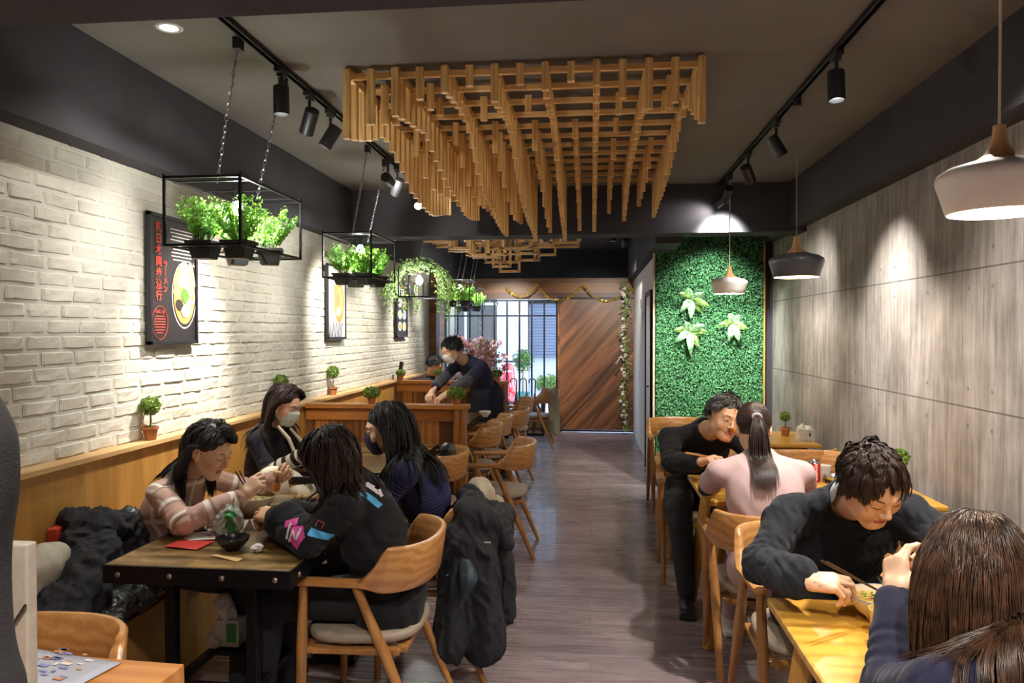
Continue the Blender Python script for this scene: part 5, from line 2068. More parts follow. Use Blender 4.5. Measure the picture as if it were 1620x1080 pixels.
def pendant(x, y, zb, kind, label, cord):
    t = thing('pendant_lamp', (x, y, zb), label, 'pendant lamp')
    out = [(.116, 0), (.120, .004), (.129, .035), (.142, .075), (.1445, .088), (.140, .102), (.118, .116), (.075, .129), (.04, .135)]
    MB(PEND[kind]).lathe(out, n=48).build('lamp_shade', t, True, angle=70)
    shade_ = t.children[0]
    MB(PEND['in']).lathe([(.116, 0), (.113, .004), (.122, .035), (.135, .075), (.130, .098), (.10, .115), (.04, .124), (.001, .125)], n=48).build('shade_lining', shade_, True, angle=70)
    MB(PEND['neck']).lathe([(.080, .127), (.056, .134), (.036, .149), (.023, .170), (.0165, .192), (.0150, .212), (.0145, .222), (.001, .223)], n=32).build('neck', t, True, angle=70)
    MB(cord).cyl((0, 0, .2), (0, 0, ZC - zb - .03), .0035, n=8).build('cord', t, True)
    MB(M['black_plastic']).cyl((0, 0, ZC - zb - .055), (0, 0, ZC - zb - .0), .022, n=16).build('ceiling_adapter', t, True)
    MB(glow('bulb_' + kind + str(round(y)), '#ffe2ad', 10)).lathe([(.0001, .035), (.018, .04), (.026, .055), (.024, .072), (.014, .09), (.012, .10)], n=20).build('bulb', t, True)
    L = light('pendant_light', 'POINT', (0, 0, .02), 14, (1, .90, .76), .03)
    L.parent = t


pale_cord, dk_cord = plain('cord_pale', '#cfc6b8', .6), plain('cord_grey', '#77736e', .6)
pendant(1.03, 2.02, 1.90, 'white', 'large white pendant lamp nearest, over the noodle table', pale_cord)
pendant(1.115, 4.22, 1.895, 'dark', 'charcoal pendant lamp with pale wooden neck over the second oak table', dk_cord)
pendant(1.115, 6.20, 1.905, 'white', 'small-looking white pendant lamp hanging before the leaf wall', pale_cord)


# ---------------------------------------------------------------- hanging plant cages
def chain(t, a, b, mat_):
    a, b = V(a), V(b)
    d = (b - a).normalized()
    L = (b - a).length
    n = int(L / .024)
    mb = MB(mat_)
    up = d.orthogonal().normalized()
    sd = d.cross(up)
    for k in range(n):
        c = a + d * (k + .5) * L / n
        w = up if k % 2 else sd
        pts = [c + d * (math.cos(q) * .0165) + w * (math.sin(q) * .0065) for q in np.linspace(0, 2 * math.pi, 9)[:-1]]
        mb.tube(pts, .0021, 5, closed=True)
    mb.build('chain', t, True)


POT = plain('plastic_pot_black', '#1b1b1c', .5)
bush_mesh = {}


def bush_plant(x, y, z, label, seed, tall=.215, wide=.12, mat_=None, pots=True, n=1300):
    t = thing('potted_plant', (x, y, z), label, 'plant')
    if pots:
        mb = MB([POT, plain('soil', '#2a2018', .9)] if 'pm' not in bush_mesh else bush_mesh['pm'])
        bush_mesh['pm'] = mb.mats
        for (za, wa), (zb_, wb) in (((0, .040), (.065, .056)), ((.065, .062), (.08, .064))):
            vs = [V((sx * w, sy * w, zz)) for zz, w in ((za, wa), (zb_, wb)) for sx, sy in ((-1, -1), (1, -1), (1, 1), (-1, 1))]
            mb.add(vs, [(3, 2, 1, 0), (4, 5, 6, 7), (0, 1, 5, 4), (1, 2, 6, 5), (2, 3, 7, 6), (3, 0, 4, 7)])
        mb.build('pot', t, bevel=.002)
    r = np.random.RandomState(seed)
    st = MB(M['leaf_dark'])
    pts, nr = [], []
    ns = 34
    for k in range(ns):
        a = r.uniform(0, 6.28)
        sp_ = r.uniform(.1, 1) ** .6 * wide * .9
        hh = tall * r.uniform(.65, 1.05) * (1 - .25 * (sp_ / wide))
        tip = np.array((math.cos(a) * sp_, math.sin(a) * sp_, .08 + hh))
        b0 = np.array((math.cos(a) * .02, math.sin(a) * .02, .07))
        md = (b0 + tip) / 2 + np.array((-math.cos(a), -math.sin(a), 0)) * .01
        st.tube([b0, md, tip], [.0018, .0015, .0008], 4)
        for q in range(n // ns):
            f = r.uniform(.25, 1.03)
            p_ = b0 * (1 - f) ** 2 + md * 2 * f * (1 - f) + tip * f * f
            o = r.normal(0, 1, 3)
            o /= np.linalg.norm(o)
            pts.append(p_ + o * .013)
            nr.append(o + np.array((0, 0, .5)))
    st.build('stems', t)
    leaves('foliage', np.array(pts), np.array(nr), .0175, mat_ or M['leaf_bright'], t, seed, aspect=.7)
    return t


CHM = plain('chain_metal', '#8e8e92', .3, .9)
BULB = glow('cage_bulb', '#f4f6ff', 14)
CAGE_PLANTS = {}


def cage(x, y, zt, w, h, d, label, where, seed, plants=True, light_e=14):
    t = thing('hanging_plant_cage', (x, y, zt), label, 'hanging planter')
    mb = MB(M['black_metal'])
    r = .0052
    for zz in (0, -h):
        for sx in (-1, 1):
            mb.box((sx * w / 2, 0, zz), (2 * r, d, 2 * r))
        for sy in (-1, 1):
            mb.box((0, sy * d / 2, zz), (w, 2 * r, 2 * r))
    for sx in (-1, 1):
        for sy in (-1, 1):
            mb.box((sx * w / 2, sy * d / 2, -h / 2), (2 * r, 2 * r, h + 2 * r))
            mb.lathe([(.0001, .014), (.007, .011), (.009, .005), (.006, -.002)], (sx * w / 2, sy * d / 2, .006), 10)
    for sy in (-.35, 0, .35):
        mb.box((0, sy * d, 0), (w, 2 * r, r))
        mb.box((0, sy * d, -h), (w, 2 * r, r))
    for sx in (-.2, .2):
        mb.box((sx * w, 0, -h), (.008, d, .006))
    mb.build('frame', t)
    for sy in (-1, 1):
        chain(t, (0, sy * d * .30, 0), (.12 * (1 if x < -1.6 else 0), sy * d * .36, ZC - zt - .02), CHM)
        MB(M['black_plastic']).box((.12 * (1 if x < -1.6 else 0), sy * d * .36, ZC - zt - .03), (.03, .05, .05)).build('track_adapter', t)
    MB(M['black_plastic']).cyl((0, 0, 0), (0, 0, -.05), .018, n=14).build('lamp_holder', t, True)
    MB(BULB).lathe([(.0001, -.115), (.02, -.108), (.03, -.09), (.028, -.072), (.014, -.052), (.013, -.048)], n=18).build('bulb', t, True)
    L = light('cage_light', 'POINT', (0, 0, -.13), light_e * .8, (1, .97, .92), .03)
    L.parent = t
    if plants:
        k = 0
        for sy, ny_ in ((-1, 'nearer'), (1, 'farther')):
            for sx, nx in ((-1, 'wall side'), (1, 'aisle side')):
                lab = 'bright green bushy plant in %s, %s %s pot' % (where, ny_, nx)
                loc = (x + sx * w * .24, y + sy * d * .24, zt - h - .045)
                if k < 2 and k not in CAGE_PLANTS:
                    CAGE_PLANTS[k] = bush_plant(*loc, lab, seed + k, wide=.15)
                    CAGE_PLANTS[k]['group'] = 'bushy plants in the hanging cages'
                else:
                    dup(CAGE_PLANTS[k % 2], loc, k * 1.3 + seed, lab)
                k += 1


cage(-1.65, 3.36, 2.26, .34, .29, .66, 'black wire plant cage nearest, hanging before the ramen poster', 'the nearest cage', 31, light_e=16)
cage(-1.65, 5.23, 2.27, .34, .30, .60, 'second black wire plant cage hanging from chains before the brick wall', 'the second cage', 33)
cage(-1.73, 9.75, 2.27, .36, .30, .55, 'small-looking plant cage beyond the ivy planter, below the lattice loops', 'the cage beyond the ivy', 35)
cage(-1.78, 10.95, 2.24, .36, .30, .45, 'farthest plant cage, just before the glazed shopfront', 'the farthest cage', 37)
# ivy planter: arched wire cage overgrown with ivy
iv = thing('hanging_ivy_planter', (-1.62, 6.95, 1.92), 'arched hanging planter overgrown with trailing ivy, beyond the second cage', 'hanging planter')
ib = MB(M['black_metal'])
for sx in (-1, 1):
    ib.box((sx * .15, 0, 0), (.012, .4, .012))
    ib.box((sx * .15, 0, .26), (.012, .4, .012))
    for sy in (-1, 1):
        ib.box((sx * .15, sy * .2, .13), (.012, .012, .27))
for sy in (-1, 1):
    ib.box((0, sy * .2, 0), (.3, .012, .012))
    ib.tube([(math.cos(a) * .28, sy * .1, .05 + math.sin(a) * .30) for a in np.linspace(0, math.pi, 16)], .005, 6)
for k in range(7):
    ib.tube([(-.13 + k * .043, -.2, .0), (-.14 + k * .045, -.2, .13)], .004, 5)
ib.build('frame', iv)
chain(iv, (0, .0, .33), (0.15, -.02, .94), CHM)
MB(BULB).lathe([(.0001, .12), (.025, .13), (.034, .155), (.03, .18), (.014, .20), (.012, .21)], n=18).build('bulb', iv, True)
L = light('ivy_light', 'POINT', (0, -.0, .08), 8, (1, .97, .92), .03)
L.parent = iv
r = np.random.RandomState(4)
pts, nr = [], []
for k in range(1500):
    a = r.uniform(-.25, math.pi + .25)
    rad_ = .28 + r.normal(0, .035)
    y = r.uniform(-.2, .2)
    drop = 0 if r.rand() > .3 else -r.uniform(0, .22) * (1 if abs(math.cos(a)) > .6 else .2)
    pts.append((math.cos(a) * rad_, y, .06 + math.sin(a) * (.26 + r.normal(0, .03)) + drop))
    nr.append((math.cos(a), r.normal(0, .4), math.sin(a) + .3))
for s in ((.30, -.1), (.36, .05), (.22, -.15), (-.1, -.2), (.02, -.2)):
    for k in range(40):
        f = r.rand()
        pts.append((s[0] + r.normal(0, .012), s[1] + r.normal(0, .012), .12 - f * .28))
        nr.append((r.normal(), r.normal(), .2))
leaves('foliage', np.array(pts), np.array(nr), .032, M['leaf_ivy'], iv, 3, aspect=.7)


# ---------------------------------------------------------------- ball trees and small pots
def ball_tree(x, y, z, label, h=.22, rb=.055, seed=1, stem=True):
    t = thing('topiary_ball_tree' if stem else 'potted_plant', (x, y, z), label, 'topiary' if stem else 'plant')
    MB(M['terracotta']).lathe([(.0001, 0), (.027, 0), (.036, .055), (.041, .056), (.041, .07), (.035, .07), (.034, .062), (.0001, .06)], n=24).build('pot', t, True, angle=50)
    if stem:
        MB(plain('bark', '#5a4028', .8)).tube([(0, 0, .06), (.002, .001, .11), (0, 0, h - rb + .01)], [.005, .004, .004], 8).build('stem', t, True)
        P_, N_ = sph(60, .022, seed, .5)
        P_[:, 2] = np.abs(P_[:, 2]) * .5 + .062
        leaves('moss', P_, N_, .012, M['leaf_dark'], t, seed)
    P_, N_ = sph(620, rb, seed + 3, .7)
    if not stem:
        P_ = P_ * np.array((1.25, 1.25, .85))
        P_[:, 2] += .085
    else:
        P_[:, 2] += h
    leaves('foliage', P_, N_, .0165, M['leaf_topiary'], t, seed, aspect=.75)
    return t


M['leaf_topiary'] = leaf_mat('leaf_topiary', '#2c5518', '#8faa45')
ZL = 1.044
ball_tree(-2.245, 3.60, ZL, 'round topiary tree in terracotta pot, on the ledge below the ramen poster', .175, .05)
ball_tree(-2.245, 6.32, ZL, 'tiny round topiary tree on the brick wall ledge between the first two posters', .20, .055, 5)
ball_tree(-2.245, 5.22, ZL, 'round topiary on the ledge just behind the head of the masked woman in navy', .19, .055, 6)
ball_tree(-1.70, 5.66, 1.038, 'bushy pot on the near partition, nearer the brick wall', .1, .058, 7, False)
ball_tree(-1.03, 5.66, 1.038, 'bushy pot in bright terracotta at the aisle end of the near partition', .1, .062, 8, False)
ball_tree(-2.18, 8.40, 1.038, 'bushy pot on the farther partition beside the brick wall', .1, .05, 9, False)
ball_tree(-1.74, 8.40, 1.038, 'pale bushy pot on the farther partition by the seated diner', .1, .045, 10, False)
ball_tree(-1.06, 8.40, 1.038, 'bushy pot at the aisle end of the farther partition', .1, .055, 11, False)
ball_tree(1.57, 6.25, .75, 'miniature topiary tree on the oak table beside the napkin box', .16, .042, 12)
ball_tree(1.62, 4.12, .75, 'green-topped miniature tree on the oak table behind the noodle-eating man', .185, .05, 13)

# ---------------------------------------------------------------- leaf wall
lw = thing('artificial_leaf_wall', (1.19, 7.78, .3), 'tall panel of artificial green leaves beyond the oak tables', 'leaf wall')
MB(plain('hedge_backing', '#0d2412', .9)).box((-.0, .0, 1.12), (1.10, .04, 2.28)).build('backing', lw)
MB(plain('rope_edge', '#a8843e', .8)).box((.545, -.03, 1.12), (.018, .03, 2.28)).build('side_trim', lw)
MB(plain('pale_edge', '#b8a98c', .8)).box((-.55, -.03, 1.12), (.02, .03, 2.28)).build('side_trim', lw)
r = np.random.RandomState(9)
n = 34000
P_ = np.stack([r.uniform(-.53, .53, n), -.025 - r.uniform(0, .045, n), r.uniform(-.01, 2.26, n)], 1)
N_ = np.tile((0, -1.0, .25), (n, 1)) + r.normal(0, .55, (n, 3))
leaves('leaf_cover', P_, N_, .0185, M['leaf_hedge'], lw, 2, aspect=.6, kind='stuff')


def big_leaf_plant(x, z, label, seed, n=7, L=.175):
    t = thing('broad_leaf_spray', (x, 7.70, z), label, 'plant')
    r = random.Random(seed)
    for k in range(n):
        a = 2 * math.pi * k / n + r.uniform(-.25, .25)
        l_ = L * r.uniform(.8, 1.1)
        tilt = r.uniform(.15, .55)
        mb = MB(M['leaf_pale'] if k % 3 else M['leaf_ivy'])
        ca, sa = math.cos(a), math.sin(a)

        def lf(u, v, ca=ca, sa=sa, l_=l_, tilt=tilt):
            w = .036 * math.sin(math.pi * min(1, v ** .8)) ** .8 * (u - .5) * 2
            out = v * l_
            y = -.02 - tilt * l_ * math.sin(v * 2.0) * .8 + abs(u - .5) * .02
            return V((ca * out - sa * w, y, sa * out + ca * w - .05 * v * v))
        mb.grid(lf, 5, 9)
        mb.build('leaf', t, True)
    MB(M['leaf_dark']).cyl((0, .05, 0), (0, -.02, 0), .008, n=8).build('stem', t)


big_leaf_plant(1.01, 1.92, 'topmost pale green leaf spray on the leaf wall', 1)
big_leaf_plant(.99, 1.60, 'lower leaf spray on the leaf wall, nearer the corridor', 2)
big_leaf_plant(1.42, 1.68, 'leaf spray on the leaf wall nearer the concrete wall', 3, 6, .15)

# ---------------------------------------------------------------- posters
FRAME = plain('poster_frame', '#1d1b20', .4)
PBLACK = plain('poster_black', '#221c1e', .5, var=.1)
RED = plain('poster_red', '#c8402c', .6, var=.05)
PW = plain('poster_white', '#d8d2c8', .6, var=.05)
FOOD = {k: plain('print_' + k, c, .6, var=.2, nscale=60) for k, c in dict(meat='#c98a5e', fat='#e8c8a0', noodle='#e2c46e', egg='#f2ead8', yolk='#e88a20', scallion='#4f8a2e', soup='#c9924a', dark='#2a2422', blue='#7f86b4').items()}


def flat(mb, pts, x, mi):
    """pts (y, z) polygon facing +x"""
    mb.add([(x, a, b) for a, b in pts], [tuple(range(len(pts)))], mi)


def oval(cy, cz, ry, rz, rot=0, n=22, y0=0, y1=6.2832, wob_=0):
    out = []
    for i in range(n):
        t = y0 + (y1 - y0) * i / (n - (1 if y1 - y0 < 6.2 else 0))
        a, b = ry * math.cos(t) * (1 + wob_ * math.sin(5 * t)), rz * math.sin(t)
        out.append((cy + a * math.cos(rot) - b * math.sin(rot), cz + a * math.sin(rot) + b * math.cos(rot)))
    return out


def poster(y0, y1, z0, z1, label, tilt=0):
    t = thing('framed_poster', (XL + .035, (y0 + y1) / 2, (z0 + z1) / 2), label, 'poster')
    w, h = y1 - y0, z1 - z0
    f = MB(FRAME)
    for s in (-1, 1):
        f.box((0, s * (w / 2 - .01), 0), (.026, .02, h))
        f.box((0, 0, s * (h / 2 - .01)), (.026, w, .02))
    f.build('frame', t, bevel=.002)
    return t, w, h


pa, w, h = poster(3.62, 4.09, 1.53, 2.22, 'black ramen poster with red vertical lettering, behind the nearest plant cage')
mats_ = [PBLACK, FOOD['dark'], FOOD['soup'], FOOD['meat'], FOOD['fat'], FOOD['noodle'], FOOD['egg'], FOOD['yolk'], FOOD['scallion'], PW]
pm = MB(mats_)
pm.box((0, 0, 0), (.008, w - .02, h - .02))
X = .0055
flat(pm, oval(.10, -.075, .125, .185), X, 9)
flat(pm, oval(.10, -.075, .119, .179), X + .0004, 1)
flat(pm, oval(.10, -.07, .108, .165), X + .0008, 2)
for i, (cy, cz, ry, rz, rt, mi) in enumerate([(.055, .03, .05, .05, .2, 3), (.095, .055, .045, .06, -.1, 4), (.03, -.01, .045, .045, .4, 3), (.065, .0, .03, .03, 0, 4), (.025, -.055, .04, .04, .5, 3), (.12, .01, .045, .07, .1, 4),
                                             (.165, .0, .035, .09, 0, 5), (.16, .05, .03, .06, .1, 5), (.10, -.075, .035, .04, 0, 8), (.045, -.13, .04, .03, -.4, 1), (.11, -.16, .05, .035, .2, 9), (.175, -.085, .028, .035, 0, 6), (.178, -.085, .015, .02, 0, 7), (.135, -.12, .03, .02, .5, 6)]):
    flat(pm, oval(cy, cz, ry, rz, rt, 20, wob_=.06), X + .0012 + i * .0003, mi)
for k in range(9):
    wd = .22 if k < 4 else .20
    pm.box((X, .075 - (0 if k < 4 else .0), h / 2 - .065 - k * .019 - (.012 if k > 3 else 0)), (.001, wd - .03 * (k % 3 == 2), .0055), mi=9)
pm.build('print', pa)
rotT = Euler((R(90), 0, R(90))).to_matrix().to_4x4()


def lettering(par, txt, y, z, size, mat_, x=.0075, name='lettering', bold=.0):
    me = text_mesh(name, txt, size, mat_, bold=bold)
    me.transform(rotT)
    return put(name, me, par, (x, y, z))


for k, ch_ in enumerate('與日本同步流行'):
    lettering(pa, ch_, -w / 2 + .085, h / 2 - .075 - k * .060, .056, RED, bold=.0012)
for k, ch_ in enumerate('ラーメン'):
    ch_ = '｜' if ch_ == 'ー' else ch_
    lettering(pa, ch_, -w / 2 + .145, h / 2 - .265 - k * .044, .042, RED, bold=.001)
rg = MB(RED)
rg.tube([(X + .001, a, b) for a, b in oval(-w / 2 + .095, -h / 2 + .115, .072, .088, 0, 30)], .0016, 6, closed=True)
for k in range(7):
    ww = .105 * math.sqrt(max(.05, 1 - ((k - 2.4) / 4.4) ** 2))
    rg.box((X, -w / 2 + .095, -h / 2 + .15 - k * .0145), (.001, ww, .005))
rg.build('round_badge', pa)
lettering(pa, '日本人氣', -w / 2 + .095, -h / 2 + .172, .022, RED)
lettering(pa, 'らん', w / 2 - .055, .10, .028, PW)

pb, w, h = poster(6.23, 6.71, 1.53, 2.19, 'pale ramen picture in a dark frame behind the second plant cage')
pm = MB([FOOD['egg'], FOOD['soup'], FOOD['noodle'], FOOD['dark'], FOOD['blue'], FOOD['meat'], PW])
pm.box((0, 0, 0), (.008, w - .02, h - .02))
flat(pm, oval(.06, .0, .15, .21), X, 6)
flat(pm, oval(.06, .0, .13, .18), X + .0004, 1)
for i, q in enumerate([(.08, .06, .06, .08, .2, 2), (.03, .03, .05, .06, 0, 5), (.11, -.02, .05, .07, 0, 2), (.04, -.08, .06, .04, .3, 0), (-.04, .07, .04, .09, .3, 5)]):
    flat(pm, oval(*q[:5], 18), X + .001 + i * .0003, q[5])
for k in range(9):
    flat(pm, [(-.2 + k * .035, -.31), (-.18 + k * .035, -.31), (-.17 + k * .04, -.18 - .02 * (k % 2)), (-.18 + k * .04, -.17)], X + .003, 3 + (k % 2))
pm.build('print', pb)
pc, w, h = poster(8.53, 9.04, 1.53, 2.19, 'farthest framed food poster on the brick wall, beside the ivy planter')
pm = MB([PBLACK, PW, FOOD['blue'], FOOD['meat'], RED, FOOD['noodle']])
pm.box((0, 0, 0), (.008, w - .02, h - .02))
for j in range(3):
    for i in range(2):
        flat(pm, oval(-.1 + i * .2, -.2 + j * .14, .085, .055, 0, 16), X + .001, 1)
        flat(pm, oval(-.1 + i * .2, -.2 + j * .14, .065, .04, 0, 16), X + .0015, (3, 5, 2)[(i + j) % 3])
for k in range(4):
    pm.box((X, 0, .27 - k * .03), (.001, .3 - .04 * k, .010), mi=4 if k == 0 else 1)
pm.build('print', pc)
# ---------------------------------------------------------------- bowls and food
def bowl(x, y, z, r, h, mats_, label, fill=None, fillmat=None, foot=.45, noodles=0):
    t = thing('bowl', (x, y, z), label, 'bowl')
    pr = [(.0001, .004), (r * foot, .004), (r * foot * .96, 0), (r * foot, .0), (r * foot * 1.02, h * .12), (r * .72, h * .38), (r * .93, h * .75), (r, h), (r * .97, h * 1.01), (r * .9, h * .76), (r * .68, h * .42), (r * .4, h * .2), (.0001, h * .16)]
    MB(mats_[0]).lathe(pr, n=40).build('shell', t, True, angle=60)
    rm = MB(mats_[1])
    rm.tube([(math.cos(a) * r * .985, math.sin(a) * r * .985, h * 1.0) for a in np.linspace(0, 6.2832, 40)[:-1]], r * .018, 6, closed=True)
    rm.build('rim', t, True)
    if fill:
        MB(fillmat).lathe([(.0001, h * fill), (r * (.55 + .42 * fill), h * fill)], n=32).build('soup', t)
        if noodles:
            q = random.Random(3)
            nm = MB(FOOD['noodle'])
            for k in range(noodles):
                a = q.uniform(0, 6.28)
                c = V((q.uniform(-.5, .5) * r, q.uniform(-.5, .5) * r, h * fill))
                rr = r * q.uniform(.15, .3)
                nm.tube([c + V((rr * math.cos(a + s * .5), rr * math.sin(a + s * .5), .003 + .003 * math.sin(s))) for s in range(8)], .0018, 5)
            nm.build('noodles', t, True)
            gm = MB(FOOD['scallion'])
            for k in range(30):
                c = V((q.uniform(-.5, .6) * r, q.uniform(-.6, .5) * r, h * fill + .006))
                gm.cyl(c, c + V((0, 0, .003)), .0035, n=8)
            gm.build('scallions', t)
    return t


STONE = plain('stoneware', '#a88f66', .5, var=.15)
STONE2 = plain('stoneware_rim', '#d5c9ae', .4)
BLKB = plain('bowl_black', '#1a191b', .25, var=.3, nscale=120)
SOUP = plain('soup_pale', '#d9cfae', .2, var=.1)
TT = .7505
bowl(-1.565, 3.31, TT, .105, .085, (STONE, STONE2), 'large beige ramen bowl before the woman in plaid', .8, SOUP, noodles=14)
bowl(-1.385, 2.76, TT, .064, .050, (BLKB, BLKB), 'small black bowl near the table edge beside the folded wrapper', .35, FOOD['dark'], .42)
bowl(-1.30, 3.0, TT, .10, .075, (STONE, STONE2), 'beige bowl between the hands of the woman in black', .8, SOUP, noodles=8)
bowl(.855, 2.285, TT, .10, .075, (plain('porcelain', '#d9cdb4', .3, var=.03), plain('porcelain_blue', '#6f7f9a', .3)), 'white noodle bowl with thin blue rings before the man in the cable-knit jumper', .78, plain('soup_yellow', '#d9b566', .2, var=.15), noodles=16)
bowl(1.36, 4.34, TT, .062, .042, (M['steel'], M['steel']), 'small steel bowl beside the red can', .3, FOOD['dark'])
bowl(-1.05, 7.35, TT, .062, .055, (M['white_glaze'], M['white_glaze']), 'white bowl at the aisle corner of the table being wiped', .3, SOUP)
bowl(.80, 4.16, TT, .10, .078, (M['white_glaze'], M['white_glaze']), 'white ramen bowl between the grey-haired man and the ponytail woman', .8, SOUP, noodles=8)


def chopstick(a, b, label, grp, col='dark'):
    m = CHOPS[col]
    a, b = V(a), V(b)
    t = MB(m).cyl((0, 0, 0), b - a, .0038, .0020, n=8).build('chopstick', None, True, loc=tuple(a), label=label, cat='chopstick', group=grp)
    return t


CHOPS = {'dark': plain('chop_dark', '#3a2418', .4), 'black': plain('chop_black', '#141214', .35), 'tan': plain('chop_tan', '#b07a3c', .45)}


def chop_pair(a, b, off, label, col):
    d = V(off)
    for k in (0, 1):
        chopstick(V(a) + d * k, V(b) + d * k * .4, label, label, col)


chop_pair((-1.495, 3.01, 1.005), (-1.555, 3.28, .835), (.012, .012, 0), 'brown chopstick held by the woman in plaid', 'dark')
chop_pair((-1.13, 3.02, .935), (-1.31, 3.03, .80), (.0, .018, .006), 'long black chopstick held by the woman in the black sweatshirt', 'black')
chop_pair((.645, 2.17, .955), (.86, 2.30, .825), (.012, -.010, 0), 'dark chopstick in the hand of the man in the cable-knit jumper', 'dark')
chop_pair((.715, 1.885, 1.06), (.90, 2.02, .96), (.0, .012, -.008), 'tan chopstick held up by the woman in the navy coat', 'tan')
# spoons
sp = thing('soup_spoon', (-1.455, 3.37, .93), 'orange-brown ladle spoon lifted over the beige ramen bowl', 'spoon')
MB(plain('spoon_wood', '#b5651f', .35)).tube([(0, 0, .02), (-.01, -.01, -.02), (-.012, -.015, -.05)], [.004, .005, .007], 8).lathe([(.0001, -.085), (.014, -.08), (.02, -.062), (.018, -.045), (.006, -.035)], (-.013, -.016, 0), 16).build('ladle', sp, True)
sp = thing('soup_spoon', (.80, 4.285, 1.045), 'amber spoon at the lips of the grey-haired man', 'spoon')
MB(plain('spoon_amber', '#c9812e', .3)).lathe([(.0001, -.012), (.018, -.009), (.026, .002), (.027, .006), (.024, .005), (.0001, -.004)], (0, 0, 0), 20, sx=1.1).build('scoop', sp, True)
chop_pair((.53, 4.26, .915), (.70, 4.20, .90), (0, .01, .004), 'pale chopstick in the hand of the grey-haired man', 'tan')

# gyoza plate
gp = thing('plate', (-1.36, 3.54, TT), 'black oblong plate carrying dumplings, at the far end of the table', 'plate')
MB(BLKB).box((0, 0, .010), (.20, .12, .012), (0, 0, R(8))).box((0, 0, .018), (.21, .13, .006), (0, 0, R(8))).build('dish', gp, bevel=.004)
GY = plain('dumpling', '#d9b982', .45, var=.25, nscale=60)
gy0 = None
for k in range(4):
    v, q = sdf_mesh([el((0, 0, .012), (.013, .034, .014), None, .004), el((0, 0, .022), (.004, .030, .012), None, .006)], .003)
    gy0 = gy0 or mesh_from('dumpling', folds(v, q, .001, 120, 2), q, [GY], smooth=True)
    o = put('dumpling', gy0, None, (-1.43 + k * .034, 3.545, TT + .021), label='fried dumpling in the row on the black oblong plate', cat='dumpling', group='dumplings on the black plate')
# paper things on the big table
def sheet(x, y, z, w, l, rz, col, label, cat='paper', mats_=None, draw=None, name='paper_sheet'):
    t = thing(name, (x, y, z), label, cat, R(rz))
    mb = MB([mats_ or plain(name + '_' + str(round(x * 100)), col, .6, var=.03)])

    def fn(u, v):
        return V(((u - .5) * w, (v - .5) * l, .0015 + .0015 * (1 + math.sin(u * 5 + v * 3))))
    mb.grid(fn, 9, 9)
    mb.build('paper', t, True, solid=.0008)
    if draw:
        draw(t)
    return t


REDP = plain('napkin_red', '#c22f28', .5, var=.1)


def menu_draw(seed, cols):
    def f(t):
        q = random.Random(seed)
        mb = MB([PW, RED, FOOD['dark'], FOOD['blue'], FOOD['meat']])
        for k in range(46):
            mb.box((q.uniform(-.085, .085), q.uniform(-.13, .13), .0052), (q.uniform(.01, .035), q.uniform(.006, .014), .0004), mi=q.choice(cols))
        mb.build('print', t)
    return f


sheet(-1.585, 3.02, TT, .22, .30, 18, '#d8d4cc', 'printed paper menu with red marks beside the plastic bag', 'menu', draw=menu_draw(1, [1, 1, 3]))
sheet(-1.36, 3.20, TT, .20, .28, -60, '#bfc0d0', 'printed paper menu with dark blue pictures in the middle of the table', 'menu', draw=menu_draw(2, [3, 2, 0]))
sheet(-1.585, 2.80, TT + .002, .15, .11, -8, '#c22f28', 'flat red napkin packet at the near end of the table', 'napkin packet', REDP)
sheet(-1.355, 2.655, TT, .14, .03, -22, '#c9a86a', 'narrow tan chopstick wrapper near the black bowl', 'paper wrapper')
ts = sdf_obj('crumpled_tissue', [el((-1.282, 2.745, .765), (.022, .018, .014), None, .01), el((-1.27, 2.75, .767), (.012, .014, .012), None, .008)], .0025, plain('tissue', '#d9d4cf', .8), None, (-1.28, 2.745, .75), (.0035, 90, 2), label='crumpled white tissue next to the small black bowl', cat='tissue')
ph = thing('smartphone', (-1.70, 2.99, TT), 'dark slim phone lying at the bench edge of the table', 'phone', R(-62))
MB([M['black_plastic'], plain('phone_glass', '#101018', .08)]).box((0, 0, .005), (.075, .155, .008)).box((0, 0, .0095), (.069, .148, .001), mi=1).build('phone_body', ph, bevel=.002)
clutch = thing('wallet', (-1.585, 3.98, .775), 'dark flat wallet held by the masked woman in navy, gold fitting', 'wallet', R(8))
MB(plain('leather_black', '#19171a', .4)).box((0, 0, 0), (.16, .02, .04)).build('leather_body', clutch, bevel=.004)
MB(plain('gold', '#b5934a', .3, .9)).box((-.065, -.011, 0), (.014, .004, .012)).build('clasp', clutch)


def plastic_bag(x, y, z, sc, label, seed, name='plastic_bag'):
    PLASTIC = NT('plastic_film' + str(seed))
    PLASTIC.set(lin('#c9d2c6'), .25)
    PLASTIC.b.inputs['Transmission Weight'].default_value = .35
    PLASTIC.b.inputs['Alpha'].default_value = .85
    t = thing(name, (x, y, z), label, 'bag')
    v, q = sdf_mesh([el((0, 0, .05), (.065, .05, .052), None, .03), el((.02, 0, .09), (.035, .035, .035), None, .03), rc((.015, 0, .11), (.028, .0, .165), .013, .005, .02), rc((.01, 0, .11), (-.02, .01, .135), .010, .004, .02)], .004)
    v = folds(v, q, .007, 38, seed)
    v[:, 2] = np.maximum(v[:, 2], .001)
    v *= sc
    put('film', mesh_from('film', v, q, [PLASTIC.m, plain('bag_green' + str(seed), '#2f8a48', .4)], smooth=True), t)
    ob = t.children[0]
    c = v[q].mean(1) / sc
    grn = (c[:, 1] < 0) & (np.abs(c[:, 0] - .028 + .12 * (c[:, 2] - .06)) < .018 + .004 * np.sin(c[:, 2] * 150)) & (c[:, 2] > .01) & (c[:, 2] < .11)
    ob.data.polygons.foreach_set('material_index', grn.astype(np.int32))
    return t


